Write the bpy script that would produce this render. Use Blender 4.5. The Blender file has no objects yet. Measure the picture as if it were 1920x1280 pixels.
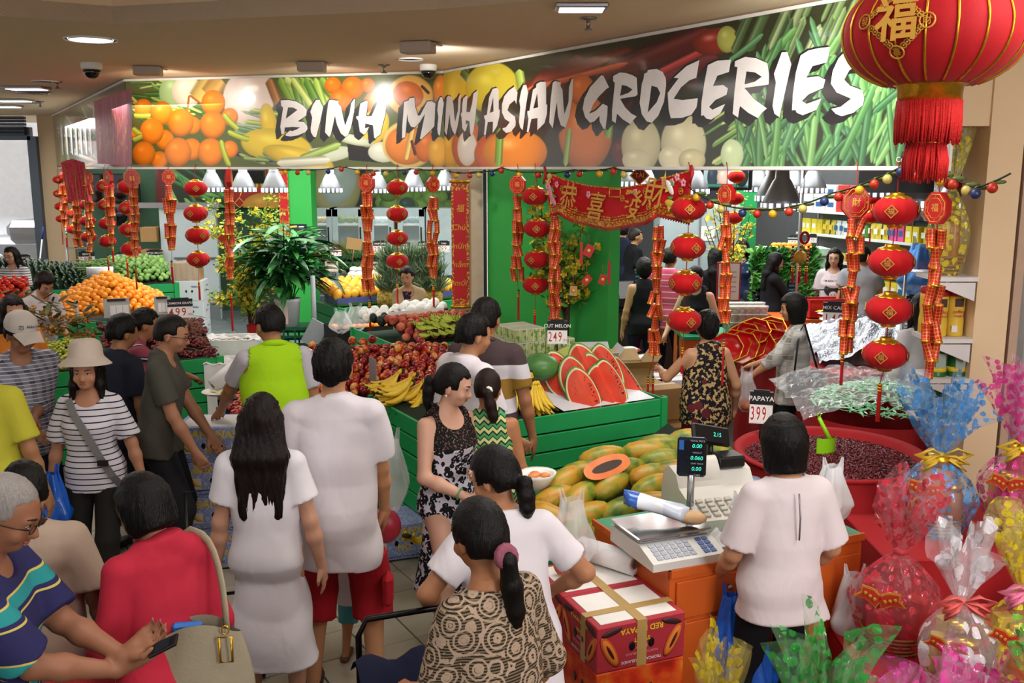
import bpy,bmesh,math,random
import numpy as np
from mathutils import Vector,Matrix,Euler
from math import sin,cos,radians;ru=random.uniform;V3=Vector;MT=Matrix.Translation;MR=Matrix.Rotation;NZ='ShaderNodeTexNoise'
random.seed(7);RNG=np.random.RandomState(7)
sc=bpy.context.scene
PI=math.pi
# ---------------------------------------------------------------- camera, world, light
H=2.6;F=1800.0;TH=math.atan(325/F)
cd=bpy.data.cameras.new('camera');cam=bpy.data.objects.new('camera',cd);sc.collection.objects.link(cam)
cd.sensor_width=36;cd.lens=36*F/1920;cd.clip_start=.05;cd.clip_end=200
cam.location=(0,0,H);cam.rotation_euler=(PI/2-TH,0,0)
sc.camera=cam
sc.view_settings.view_transform='Standard';sc.view_settings.look='None'
sc.view_settings.exposure=0.0;sc.view_settings.gamma=1;sc.view_settings.use_curve_mapping=False
try:
 sc.cycles.max_bounces=6;sc.cycles.diffuse_bounces=4;sc.cycles.glossy_bounces=2
 sc.cycles.transparent_max_bounces=12;sc.cycles.transmission_bounces=3
 sc.cycles.use_denoising=True;sc.cycles.caustics_reflective=False;sc.cycles.caustics_refractive=False
 sc.cycles.sample_clamp_indirect=6
except Exception:pass
w=bpy.data.worlds.new('world');sc.world=w;w.use_nodes=True
bg=w.node_tree.nodes['Background'];bg.inputs[0].default_value=(1,.97,.95,1);bg.inputs[1].default_value=.95
def area(name,loc,size,power,col=(1,1,1),rot=(0,0,0),sy=None,spread=None):
 l=bpy.data.lights.new(name,'AREA');l.energy=power;l.color=col;l.size=size
 if sy:l.shape='RECTANGLE';l.size_y=sy
 if spread:l.spread=spread
 o=bpy.data.objects.new(name,l);o.location=loc;o.rotation_euler=rot;sc.collection.objects.link(o);return o
area('mall_light',(-1.2,2.2,4.24),3.0,60,(1,.94,.88),sy=2.2)  # area lamp added up in the coffer, brightens its sides and the ceiling by bounce
area('mall_light',(1.0,5.2,3.52),2.0,60,(1,.95,.9),sy=1.0)
area('mall_light',(2.4,2.2,3.5),1.6,60,(1,.98,.97),sy=1.6)
area('mall_light',(-4.2,7.6,3.52),3.0,60,(1,.93,.85),sy=1.5)
area('shop_light',(-2.6,12.6,3.3),4.5,240,(1,.99,.97),sy=3.4)
area('shop_light',(2.2,11.2,3.3),3.0,210,(1,.99,.98),sy=4.0)
area('shop_light',(4.0,15.0,3.3),3.5,230,(1,1,1),sy=4.0)
area('shop_light',(-7.5,15.5,3.3),3.0,150,(1,.99,.97),sy=3.0)
area('day_light',(3.4,-1.2,3.2),1.6,190,(1,1,1),rot=(math.radians(55),0,math.radians(12)),sy=1.6)
# ---------------------------------------------------------------- projection helpers: photograph point -> place
_fw=np.array([0,math.cos(TH),-math.sin(TH)]);_up=np.array([0,math.sin(TH),math.cos(TH)])
def ray(px,py):return np.array([(px-960)/F,0,0])-_up*(py-640)/F+_fw
def G(px,py,z=0.0):
 d=ray(px,py);return V3(np.array([0,0,H])+d*(z-H)/d[2])
def V(px,py,Y):
 d=ray(px,py);return V3(np.array([0,0,H])+d*Y/d[1])
def sgn(x):return(x>0)-(x<0)
# ---------------------------------------------------------------- materials
def lin(c):
 if isinstance(c,str):c=[int(c[i:i+2],16)/255 for i in(0,2,4)]
 return tuple((x/12.92 if x<=.04045 else((x+.055)/1.055)**2.4)for x in c[:3])
MATS={}
def NT(name):
 m=bpy.data.materials.new(name);m.use_nodes=True;nt=m.node_tree;b=nt.nodes['Principled BSDF']
 return m,nt,b
def nd(nt,typ,ins=None,**kw):
 n=nt.nodes.new(typ)
 for k,v in kw.items():setattr(n,k,v)
 for k,v in(ins or{}).items():
  if hasattr(v,'is_output')or isinstance(v,bpy.types.NodeSocket):nt.links.new(v,n.inputs[k])
  else:n.inputs[k].default_value=v
 return n
def c4(c):c=lin(c);return(c[0],c[1],c[2],1)
def ramp(nt,fac,stops,interp='LINEAR'):
 r=nt.nodes.new('ShaderNodeValToRGB');cr=r.color_ramp;cr.interpolation=interp
 while len(cr.elements)<len(stops):cr.elements.new(.5)
 for e,(p,c)in zip(cr.elements,stops):e.position=p;e.color=c4(c)
 nt.links.new(fac,r.inputs[0]);return r.outputs[0]
def tco(nt,scale=None,rot=(0,0,0),kind='Object'):
 t=nt.nodes.new('ShaderNodeTexCoord');o=t.outputs[kind]
 if scale is not None:
  o=nd(nt,'ShaderNodeMapping',{0:o,'Scale':scale if hasattr(scale,'__len__')else(scale,)*3,'Rotation':rot}).outputs[0]
 return o
def mat(name,col,rough=.6,metal=0,var=.08,vs=8.0,bump=0,bs=60.,spec=.4,sheen=0,coat=0,emit=0,rnd=0,trans=0,alpha=1):
 """plain principled with gentle noise variation of the colour; rnd = per object brightness variation"""
 if name in MATS:return MATS[name]
 m,nt,b=NT(name);L=nt.links
 co=tco(nt)
 nz=nd(nt,NZ,{'Vector':co,'Scale':vs,'Detail':3.})
 k=nd(nt,'ShaderNodeMapRange',{0:nz.outputs[0],3:1-var*1.6,4:1+var*1.6}).outputs[0]
 if rnd:
  oi=nt.nodes.new('ShaderNodeObjectInfo')
  r=nd(nt,'ShaderNodeMapRange',{0:oi.outputs['Random'],3:1-rnd,4:1+rnd}).outputs[0]
  k=nd(nt,'ShaderNodeMath',{0:k,1:r},operation='MULTIPLY').outputs[0]
 mx=nd(nt,'ShaderNodeVectorMath',{0:lin(col),1:(1,1,1)},operation='SCALE');L.new(k,mx.inputs['Scale'])
 L.new(mx.outputs[0],b.inputs['Base Color'])
 b.inputs['Roughness'].default_value=rough;b.inputs['Metallic'].default_value=metal
 b.inputs['Specular IOR Level'].default_value=spec
 if sheen:b.inputs['Sheen Weight'].default_value=sheen
 if coat:b.inputs['Coat Weight'].default_value=coat
 if alpha<1:b.inputs['Alpha'].default_value=alpha
 if trans:b.inputs['Transmission Weight'].default_value=trans
 if emit:
  b.inputs['Emission Color'].default_value=(*lin(col),1);b.inputs['Emission Strength'].default_value=emit
 if bump:
  n2=nd(nt,NZ,{'Vector':co,'Scale':bs,'Detail':4.})
  bp=nd(nt,'ShaderNodeBump',{'Height':n2.outputs[0],'Strength':bump,'Distance':.01})
  L.new(bp.outputs[0],b.inputs['Normal'])
 MATS[name]=m;return m
def pat(name,fn,rough=.8,spec=.2,bump=0,bs=250.,coat=0,sheen=0,metal=0):
 """fn(nt) returns a colour socket"""
 if name in MATS:return MATS[name]
 m,nt,b=NT(name)
 nt.links.new(fn(nt),b.inputs['Base Color'])
 b.inputs['Roughness'].default_value=rough;b.inputs['Specular IOR Level'].default_value=spec
 b.inputs['Metallic'].default_value=metal
 if coat:b.inputs['Coat Weight'].default_value=coat
 if sheen:b.inputs['Sheen Weight'].default_value=sheen
 if bump:
  n2=nd(nt,NZ,{'Vector':tco(nt),'Scale':bs,'Detail':3.})
  nt.links.new(nd(nt,'ShaderNodeBump',{'Height':n2.outputs[0],'Strength':bump,'Distance':.004}).outputs[0],b.inputs['Normal'])
 MATS[name]=m;return m
def mn(nt,op,a,b=0.,c=None):
 d={0:a,1:b}
 if c is not None:d[2]=c
 return nd(nt,'ShaderNodeMath',d,operation=op).outputs[0]
def mixc(nt,f,a,b):
 n=nt.nodes.new('ShaderNodeMix');n.data_type='RGBA'
 for i,v in((0,f),(6,a),(7,b)):
  if isinstance(v,bpy.types.NodeSocket):nt.links.new(v,n.inputs[i])
  else:n.inputs[i].default_value=v if i==0 else(c4(v))
 return n.outputs[2]
def sepz(nt,v,ax=2):return nd(nt,'ShaderNodeSeparateXYZ',{0:v}).outputs[ax]
def vcol(name,rough=.5,spec=.4,coat=0,bump=0,bs=40.,emit=0,metal=0):
 """base colour from the mesh's colour attribute: flat print"""
 def f(nt):return nd(nt,'ShaderNodeVertexColor',layer_name='Col').outputs[0]
 return pat(name,f,rough,spec,bump,bs,coat,0,metal)
def noisecol(name,stops,scale=6.,detail=3.,rough=.5,spec=.4,rnd=.0,coat=0,sc3=None,bump=0,bs=80.,metal=0):
 """ramp over noise, with a random per-object shift of the noise so copies differ"""
 def f(nt):
  oi=nt.nodes.new('ShaderNodeObjectInfo')
  v=nd(nt,'ShaderNodeVectorMath',{0:tco(nt,sc3),1:(0,0,0)},operation='ADD')
  s=nd(nt,'ShaderNodeVectorMath',{0:(37.,11.,23.)},operation='SCALE');nt.links.new(oi.outputs['Random'],s.inputs['Scale'])
  nt.links.new(s.outputs[0],v.inputs[1])
  nz=nd(nt,NZ,{'Vector':v.outputs[0],'Scale':scale,'Detail':detail})
  fac=nz.outputs[0]
  if rnd:
   r=nd(nt,'ShaderNodeMapRange',{0:oi.outputs['Random'],3:-rnd,4:rnd}).outputs[0]
   fac=mn(nt,'ADD',fac,r)
  return ramp(nt,fac,stops)
 return pat(name,f,rough,spec,bump,bs,coat,0,metal)
 # ---------------------------------------------------------------- objects
def link(o):sc.collection.objects.link(o);return o
def tag(o,label=None,cat=None,group=None,kind=None):
 if label:o['label']=label
 if cat:o['category']=cat
 if group:o['group']=group
 if kind:o['kind']=kind
 return o
def E_(name,loc=(0,0,0),rz=0,label=None,cat=None,group=None,kind=None):
 o=bpy.data.objects.new(name,None);o.location=loc;o.rotation_euler=(0,0,rz);o.empty_display_size=.1
 link(o);return tag(o,label,cat,group,kind)
def mobj(name,me,mats=None,parent=None,loc=None,rot=None,smooth=None):
 o=bpy.data.objects.new(name,me);link(o)
 if mats is not None and not me.materials:
  for m in(mats if isinstance(mats,(list,tuple))else[mats]):me.materials.append(m)
 if parent:o.parent=parent
 if loc is not None:o.location=loc
 if rot is not None:o.rotation_euler=rot
 if smooth is not None and len(me.polygons):me.polygons.foreach_set('use_smooth',[smooth]*len(me.polygons))
 return o
def copy_tree(o,parent=None):
 c=o.copy();link(c)
 if parent is not None:c.parent=parent
 for ch in o.children:copy_tree(ch,c)
 return c
class MB:
 """collects shapes into one mesh"""
 def __init__(s):s.v=[];s.f=[];s.mi=[];s.c=[];s.n=0;s.sm=[]
 def add(s,vs,fs,mi=0,col=None,M=None,smooth=True):
  if M is not None:vs=[M@V3(v)for v in vs]
  k=s.n;s.v+=[tuple(v)for v in vs];s.n+=len(vs)
  s.f+=[tuple(i+k for i in f)for f in fs];s.mi+=[mi]*len(fs);s.sm+=[smooth]*len(fs)
  if col is None:col=(1,1,1)
  if isinstance(col,str)or(len(col)in(3,4)and not hasattr(col[0],'__len__')):col=[lin(col)]*len(vs)
  s.c+=[tuple(x[:3])for x in col]
  return s
 def box(s,c,d,mi=0,col=None,M=None,rz=0,bev=0):
  x,y,z=d[0]/2,d[1]/2,d[2]/2;R=MT(c)@MR(rz,4,'Z')
  if M is not None:R=M@R
  if bev:
   b=min(bev,x*.9,y*.9,z*.9);vs=[];
   for sx in(-1,1):
    for sy in(-1,1):
     for sz in(-1,1):
      vs+=[(sx*x,sy*(y-b),sz*(z-b)),(sx*(x-b),sy*y,sz*(z-b)),(sx*(x-b),sy*(y-b),sz*z)]
   bm=bmesh.new();[bm.verts.new(v)for v in vs];r=bmesh.ops.convex_hull(bm,input=bm.verts)
   bmesh.ops.dissolve_limit(bm,angle_limit=.02,verts=bm.verts,edges=bm.edges);bm.verts.index_update()
   s.add([v.co for v in bm.verts],[[v.index for v in f.verts]for f in bm.faces],mi,col,R,False);bm.free();return s
  vs=[(-x,-y,-z),(x,-y,-z),(x,y,-z),(-x,y,-z),(-x,-y,z),(x,-y,z),(x,y,z),(-x,y,z)]
  fs=[(0,3,2,1),(4,5,6,7),(0,1,5,4),(1,2,6,5),(2,3,7,6),(3,0,4,7)]
  return s.add(vs,fs,mi,col,R,False)
 def lathe(s,prof,n=16,c=(0,0,0),mi=0,col=None,M=None,wob=None,smooth=True,cap=True):
  cap=cap and prof[0]!=prof[-1]
  vs=[];fs=[]
  for i,(r,z)in enumerate(prof):
   for j in range(n):
    a=2*PI*j/n;q=r*(wob(a,z)if wob else 1);vs.append((c[0]+q*cos(a),c[1]+q*sin(a),c[2]+z))
  for i in range(len(prof)-1):
   for j in range(n):
    k=(j+1)%n;fs.append((i*n+j,i*n+k,(i+1)*n+k,(i+1)*n+j))
  if cap and prof[0][0]>1e-4:fs.append(tuple(range(n))[::-1])
  if cap and prof[-1][0]>1e-4:fs.append(tuple(range((len(prof)-1)*n,len(prof)*n)))
  return s.add(vs,fs,mi,col,M,smooth)
 def cyl(s,a,b,r,r2=None,n=12,mi=0,col=None,smooth=True):
  return s.tube([a,b],[r,r if r2 is None else r2],n,mi,col,smooth)
 def tube(s,pts,rad,n=8,mi=0,col=None,smooth=True,closed=False,flat=1):
  P=[V3(p)for p in pts];m=len(P)
  if not hasattr(rad,'__len__'):rad=[rad]*m
  vs=[];fs=[];ref=None
  for i in range(m):
   t=(P[(i+1)%m if closed else min(i+1,m-1)]-P[(i-1)%m if closed else max(i-1,0)])
   t=t.normalized()if t.length>1e-9 else V3((0,0,1))
   if ref is None:ref=V3((0,0,1))if abs(t.z)<.9 else V3((1,0,0))
   u=ref-t*ref.dot(t);u=u.normalized()if u.length>1e-6 else t.orthogonal().normalized();ref=u;v=t.cross(u)
   for j in range(n):
    a=2*PI*j/n;vs.append(P[i]+(u*cos(a)*flat+v*sin(a))*rad[i])
  for i in range(m if closed else m-1):
   for j in range(n):
    k=(j+1)%n;q=(i+1)%m;fs.append((i*n+j,i*n+k,q*n+k,q*n+j))
  if not closed:fs+=[tuple(range(n))[::-1],tuple(range((m-1)*n,m*n))]
  return s.add(vs,fs,mi,col,None,smooth)
 def ball(s,c,r,n=12,m=8,mi=0,col=None,M=None,squash=(1,1,1)):
  pr=[(max(r*sin(PI*i/m),0),-r*cos(PI*i/m))for i in range(m+1)]
  MM=MT(c)@Matrix.Diagonal((*squash,1))
  if M is not None:MM=M@MM
  vs=[(0,0,-r)]+[(q*cos(2*PI*j/n),q*sin(2*PI*j/n),z)for q,z in pr[1:-1]for j in range(n)]+[(0,0,r)]
  fs=[(0,1+(j+1)%n,1+j)for j in range(n)]
  for i in range(m-2):
   for j in range(n):
    k=(j+1)%n;a=1+i*n;fs.append((a+j,a+k,a+n+k,a+n+j))
  e=1+(m-2)*n;fs+=[(e+j,e+(j+1)%n,len(vs)-1)for j in range(n)]
  return s.add(vs,fs,mi,col,MM,True)
 def poly(s,pts,th=0.,n=(0,0,1),mi=0,col=None,M=None,back=True):
  """flat polygon (triangulated later), extruded by th along n"""
  n=V3(n);k=len(pts);P=[V3(p)for p in pts]
  if th==0:return s.add(P,[tuple(range(k))],mi,col,M,False)
  vs=P+[p+n*th for p in P]
  fs=[tuple(range(k))[::-1],tuple(range(k,2*k))]+[(i,(i+1)%k,k+(i+1)%k,k+i)for i in range(k)]
  return s.add(vs,fs,mi,col,M,False)
 def grid(s,fn,nu,nv,mi=0,col=None,M=None,smooth=True,wrapu=False):
  vs=[];cs=[]
  for j in range(nv+1):
   for i in range(nu+(0 if wrapu else 1)):
    vs.append(fn(i/nu,j/nv))
    if callable(col):cs.append(lin(col(i/nu,j/nv)))
  W=nu if wrapu else nu+1
  fs=[(j*W+i,j*W+(i+1)%W,(j+1)*W+(i+1)%W,(j+1)*W+i)for j in range(nv)for i in range(nu)]
  return s.add(vs,fs,mi,cs if callable(col)else col,M,smooth)
 def mesh(s,name):
  me=bpy.data.meshes.new(name);me.from_pydata(s.v,[],s.f)
  me.polygons.foreach_set('material_index',s.mi);me.polygons.foreach_set('use_smooth',s.sm)
  a=me.color_attributes.new('Col','FLOAT_COLOR','POINT')
  a.data.foreach_set('color',[x for c in s.c for x in(*c,1)])
  me.validate();me.update();return me
 def obj(s,name,mats,parent=None,loc=None,rot=None,**kw):
  o=mobj(name,s.mesh(name),mats,parent,loc,rot)
  return tag(o,**kw)if kw else o
def bz(p0,p1,p2,n=10):
 p0,p1,p2=V3(p0),V3(p1),V3(p2)
 return[p0*(1-t)**2+p1*2*t*(1-t)+p2*t*t for t in[i/n for i in range(n+1)]]
 # ---------------------------------------------------------------- lettering as real flat meshes
_TX={}
def text_mesh(s,ext=.0,shear=0,sx=1.,bold=0):
 key=(s,ext,shear,bold)
 if key in _TX:return _TX[key]
 cu=bpy.data.curves.new('t','FONT');cu.body=s;cu.size=1;cu.align_x='CENTER';cu.align_y='CENTER'
 cu.extrude=ext;cu.shear=shear;cu.resolution_u=3;cu.offset=bold
 o=bpy.data.objects.new('t',cu);link(o);dg=bpy.context.evaluated_depsgraph_get()
 me=bpy.data.meshes.new_from_object(o.evaluated_get(dg));bpy.data.objects.remove(o);bpy.data.curves.remove(cu)
 me.materials.clear();_TX[key]=me;return me
def text(s,size,m,parent,M,name='lettering',**kw):
 """lettering lying in the local XY plane of matrix M (x right, y up, z out of the surface)"""
 me=text_mesh(s,**kw);k=(me.name,m.name)
 if k not in _TX:
  m2=me.copy();m2.materials.append(m);_TX[k]=m2
 o=bpy.data.objects.new(name,_TX[k]);link(o);o.parent=parent
 o.matrix_local=M@Matrix.Diagonal((size*kw.get('sx',1),size,1 if not kw.get('ext')else size,1));return o
def fmx(o,n,up=(0,0,1)):
 """frame with x right, y up as seen when looking against n"""
 z=V3(n).normalized();u=V3(up);y=(u-z*u.dot(z)).normalized();x=y.cross(z)
 return Matrix(((x.x,y.x,z.x,o[0]),(x.y,y.y,z.y,o[1]),(x.z,y.z,z.z,o[2]),(0,0,0,1)))
 # ================================================================ people: bodies as smooth signed-distance surfaces
def R3(ax,a):return np.array(MR(a,3,ax))
def smin(a,b,k):
 h=np.clip(.5+.5*(b-a)/k,0,1);return b+(a-b)*h-k*h*(1-h)
class Fd:
 """list of shapes -> distance field on a grid -> surface-net mesh"""
 def __init__(s):s.p=[]
 def rc(s,a,b,ra,rb=None,k=.02,cap=False,cap0=False):s.p.append(('rc',np.array(a,float),np.array(b,float),ra,ra if rb is None else rb,k,cap,cap0));return s
 def el(s,c,r,k=.02,R=None):s.p.append(('el',np.array(c,float),np.array(r,float),np.eye(3)if R is None else R,k));return s
 def st(s,rows,k=.03,o=(0,0,0),R=None,ex=2.3):s.p.append(('st',np.array(rows,float),np.array(o,float),np.eye(3)if R is None else R,k,ex));return s
 def chain(s,pts,rad,k=.02):
  for i in range(len(pts)-1):s.rc(pts[i],pts[i+1],rad[i],rad[i+1],k)
  return s
 def bounds(s,q):
  if q[0]=='rc':
   r=max(q[3],q[4]);return np.minimum(q[1],q[2])-r,np.maximum(q[1],q[2])+r
  if q[0]=='el':
   e=np.abs(q[3])@q[2];return q[1]-e,q[1]+e
  r=q[1];lo=np.array([(r[:,1]-r[:,3]).min(),(r[:,2]-r[:,4]).min(),r[:,0].min()]);hi=np.array([(r[:,1]+r[:,3]).max(),(r[:,2]+r[:,4]).max(),r[:,0].max()])
  c=q[3]@((lo+hi)/2)+q[2];e=np.abs(q[3])@((hi-lo)/2);return c-e,c+e
 def field(s,h,off=0.,post=None,kmul=1.):
  B=[s.bounds(q)for q in s.p];lo=np.min([b[0]for b in B],0)-3*h-off;hi=np.max([b[1]for b in B],0)+3*h+off
  n=np.ceil((hi-lo)/h).astype(int)+1
  D=np.full(n,.3,np.float32);ax=[lo[i]+h*np.arange(n[i])for i in range(3)]
  for q,(a,b)in zip(s.p,B):
   k=(q[4]if q[0]!='rc' else q[5])*kmul
   i0=np.maximum(((a-off-k-2*h-lo)/h).astype(int),0);i1=np.minimum(((b+off+k+2*h-lo)/h).astype(int)+2,n)
   sl=tuple(slice(i0[j],i1[j])for j in range(3))
   x,y,z=[ax[j][sl[j]].astype(np.float32)for j in range(3)]
   x=x[:,None,None];y=y[None,:,None];z=z[None,None,:]
   if q[0]=='rc':
    _,A,Bq,ra,rb,_,cap,cap0=q;d=Bq-A;L2=max(d@d,1e-9)
    t=((x-A[0])*d[0]+(y-A[1])*d[1]+(z-A[2])*d[2])/L2;tc=np.clip(t,0,1)
    v=np.sqrt((x-A[0]-tc*d[0])**2+(y-A[1]-tc*d[1])**2+(z-A[2]-tc*d[2])**2)-(ra+(rb-ra)*tc)-off
    if cap:v=np.maximum(v,(t-1)*math.sqrt(L2))
    if cap0:v=np.maximum(v,-t*math.sqrt(L2))
   elif q[0]=='el':
    _,c,r,R,_=q;r=r+off;X=x-c[0];Y=y-c[1];Z=z-c[2]
    u=(R[0,0]*X+R[1,0]*Y+R[2,0]*Z)/r[0];vv=(R[0,1]*X+R[1,1]*Y+R[2,1]*Z)/r[1];ww=(R[0,2]*X+R[1,2]*Y+R[2,2]*Z)/r[2]
    k0=np.sqrt(u*u+vv*vv+ww*ww)+1e-6;k1=np.sqrt((u/r[0])**2+(vv/r[1])**2+(ww/r[2])**2)+1e-6
    v=k0*(k0-1)/k1
   else:
    _,rw,o,R,_,ex=q;X=x-o[0];Y=y-o[1];Z=z-o[2]
    u=R[0,0]*X+R[1,0]*Y+R[2,0]*Z;vv=R[0,1]*X+R[1,1]*Y+R[2,1]*Z;ww=R[0,2]*X+R[1,2]*Y+R[2,2]*Z
    zc=rw[:,0];wc=np.clip(ww,zc[0],zc[-1]);I=lambda c:np.interp(wc,zc,rw[:,c]).astype(np.float32)
    rx=I(3)+off;ry=I(4)+off
    g=(np.abs((u-I(1))/rx)**ex+np.abs((vv-I(2))/ry)**ex)**(1/ex)
    v=np.maximum((g-1)*np.minimum(rx,ry),np.abs(ww-(zc[0]+zc[-1])/2)-(zc[-1]-zc[0])/2)
   D[sl]=smin(D[sl],v.astype(np.float32),max(k,1e-4))
  s.lo=lo;s.h=h;s.ax=ax
  if post is not None:
   D=post(D,ax[0][:,None,None].astype(np.float32),ax[1][None,:,None].astype(np.float32),ax[2][None,None,:].astype(np.float32))
  D[0]=D[-1]=1;D[:,0]=D[:,-1]=1;D[:,:,0]=D[:,:,-1]=1
  return D
 def mesh(s,name,h,off=0.,post=None,warp=None,kmul=1.):
  return netmesh(s.field(h,off,post,kmul),s.lo,h,name,warp)
def netmesh(D,lo,h,name,warp=None):
 S=D<0
 n=np.array(D.shape)
 cnt=np.zeros(n-1,np.int8)
 cs=[(i,j,k)for i in(0,1)for j in(0,1)for k in(0,1)]
 for c in cs:cnt+=S[c[0]:n[0]-1+c[0],c[1]:n[1]-1+c[1],c[2]:n[2]-1+c[2]]
 I=np.argwhere((cnt>0)&(cnt<8));
 if len(I)==0:return bpy.data.meshes.new(name)
 idx=np.full(n-1,-1,np.int32);idx[tuple(I.T)]=np.arange(len(I))
 vals={c:D[I[:,0]+c[0],I[:,1]+c[1],I[:,2]+c[2]]for c in cs}
 acc=np.zeros((len(I),3));num=np.zeros(len(I))
 for c in cs:
  for a in range(3):
   if c[a]==0:
    e=list(c);e[a]=1;va,vb=vals[c],vals[tuple(e)];m=(va<0)!=(vb<0)
    t=va[m]/(va[m]-vb[m]);p=np.tile(np.array(c,float),(m.sum(),1));p[:,a]+=t
    acc[m]+=p;num[m]+=1
 P=lo+h*(I+acc/num[:,None])
 Q=[]
 for a in range(3):
  b,c=(a+1)%3,(a+2)%3
  s0=[slice(1,-1)]*3;s1=[slice(1,-1)]*3;s0[a]=slice(0,-1);s1[a]=slice(1,None)
  A0=S[tuple(s0)];A1=S[tuple(s1)];E=np.argwhere(A0!=A1);ins=A0[tuple(E.T)]
  off=np.array([1,1,1]);off[a]=0;E=E+off
  def at(db,dc):
   k=E.copy();k[:,b]-=db;k[:,c]-=dc;return idx[tuple(k.T)]
  q=np.stack([at(1,1),at(0,1),at(0,0),at(1,0)],1);q[~ins]=q[~ins][:,::-1];Q.append(q)
 Q=np.concatenate(Q);Q=Q[(Q>=0).all(1)]
 if warp is not None:P=warp(P)
 me=bpy.data.meshes.new(name);me.vertices.add(len(P));me.vertices.foreach_set('co',P.astype(np.float32).ravel())
 me.loops.add(len(Q)*4);me.loops.foreach_set('vertex_index',Q.ravel().astype(np.int32))
 me.polygons.add(len(Q));me.polygons.foreach_set('loop_start',np.arange(0,len(Q)*4,4,dtype=np.int32))
 me.polygons.foreach_set('use_smooth',np.ones(len(Q),bool));me.update(calc_edges=True)
 return me
def ik(a,t,l1,l2,hint):
 """elbow or knee of a two-bone limb; returns joint and reached end"""
 a,t,hint=V3(a),V3(t),V3(hint);d=t-a;L=min(d.length,(l1+l2)*.995);d.normalize();t=a+d*L
 x=(l1*l1-l2*l2+L*L)/(2*L);y=math.sqrt(max(l1*l1-x*x,0));hp=hint-d*hint.dot(d);hp.normalize()
 return a+d*x+hp*y,t
def folds(amp,seed,fx=14.,fz=6.):
 r=np.random.RandomState(seed);W=[(r.uniform(-fx,fx),r.uniform(-fx,fx),r.uniform(-fz,fz),r.uniform(0,6.3))for _ in range(5)]
 def g(x,y,z):
  a=0
  for wx,wy,wz,ph in W:a=a+np.sin(wx*x+wy*y+wz*z+ph+.9*np.sin(7*z+wx*x*.5+ph*2))
  return amp*a/2.2
 return g
def hair_warp(c,amp,seed):
 r=np.random.RandomState(seed);ph=r.uniform(0,6.3,6)
 def g(P):
  a=np.arctan2(P[:,1]-c[1],P[:,0]-c[0]);z=P[:,2];rr=np.hypot(P[:,0]-c[0],P[:,1]-c[1])
  s=sum(np.sin(k*a+q+5*np.sin(9*z+q))for k,q in zip((43,61,71,27,83,19),ph))/3
  f=np.clip(rr/.05,0,1);P=P.copy();u=np.stack([np.cos(a),np.sin(a)],1)
  P[:,:2]+=(u*(amp*s*f)[:,None]);P[:,2]+=amp*.6*s*(1-f*.7);return P
 return g
def hairmat(name,c):
 if name in MATS:return MATS[name]
 m,nt,b=NT(name);co=tco(nt,(1,1,.12))
 nz=nd(nt,NZ,{'Vector':co,'Scale':260.,'Detail':3.})
 nt.links.new(ramp(nt,nz.outputs[0],[(.3,tuple(x*(.4 if max(rgb(c))<.4 else .85)for x in rgb(c))),(.7,tuple(x*(.95 if max(rgb(c))<.4 else 1.05)for x in rgb(c)))]),b.inputs['Base Color'])
 nt.links.new(nd(nt,'ShaderNodeBump',{'Height':nz.outputs[0],'Strength':.6 if max(rgb(c))<.4 else .25,'Distance':.006}).outputs[0],b.inputs['Normal'])
 b.inputs['Roughness'].default_value=.42;b.inputs['Specular IOR Level'].default_value=.2;MATS[name]=m;return m
def rgb(c):return tuple(int(c[i:i+2],16)/255 for i in(0,2,4))if isinstance(c,str)else c
def cloth(name,c,**k):
 new='cloth_'+name not in MATS;m=mat('cloth_'+name,c,rough=.85,var=.05,vs=5,bump=.12,bs=500,spec=.2,**k)
 if new:wrinkle(m)
 return m
def wrinkle(m,st=.30):
 nt=m.node_tree;b=nt.nodes['Principled BSDF'];n=nd(nt,NZ,{'Vector':tco(nt,(1,1,.55)),'Scale':6.5,'Detail':2.,'Distortion':.7});bp=nd(nt,'ShaderNodeBump',{'Height':n.outputs[0],'Strength':st,'Distance':.04})
 if b.inputs['Normal'].links:nt.links.new(b.inputs['Normal'].links[0].from_socket,bp.inputs['Normal'])
 nt.links.new(bp.outputs[0],b.inputs['Normal'])
SKIN={}
def skinmat(c):
 if c in SKIN:return SKIN[c]
 m=mat('skin_'+c,c,rough=.5,var=.05,vs=14,bump=.05,bs=300,spec=.35)
 b=m.node_tree.nodes['Principled BSDF'];b.inputs['Subsurface Weight'].default_value=.0
 SKIN[c]=m;return m
def hand(Fh,w,d,n,side,curl=.5,grip=None,s=1.,spread=.0,thumb_in=.3):
 """palm plus five jointed fingers from wrist w along d, palm facing n; side +1 left hand of the figure"""
 d=V3(d).normalized();n=V3(n);n=(n-d*n.dot(d)).normalized();t=d.cross(n)*side
 P=lambda a,b,c:np.array(w)+np.array(d*a+t*b+n*c)*s
 Fh.rc(P(-.01,0,0),P(.03,0,0),.025*s,.024*s,.012)
 for b in(-.028,-.010,.010,.027):Fh.rc(P(.018,b*.6,0),P(.078,b,.002),.0150*s,.0125*s,.012)
 for b,L,ph in((.031,.066,0),(.011,.074,.0),(-.010,.069,.05),(-.030,.055,.12)):
  p=P(.082,b,.002);a=curl*.55+ph;dd=d;lens=(L*.46,L*.30,L*.26);r=.0090 if b>-.02 else .0078
  q=p;ang=0
  for i,l in enumerate(lens):
   ang+=a*(1. if i==0 else 1.15)
   v=d*cos(ang)+n*sin(ang)+t*(spread*b*8)
   q2=q+np.array(v)*l*s;Fh.rc(q,q2,(r-i*.0008)*s,(r-(i+1)*.0008)*s,.004);q=q2
 b0=P(.016,.026,.006);b1=P(.050,.052,.012+.018*thumb_in);b2=P(.082,.054-.012*curl,.016+.03*thumb_in)
 Fh.rc(b0,b1,.0155*s,.0115*s,.010).rc(b1,b2,.0108*s,.0085*s,.004)
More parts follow.
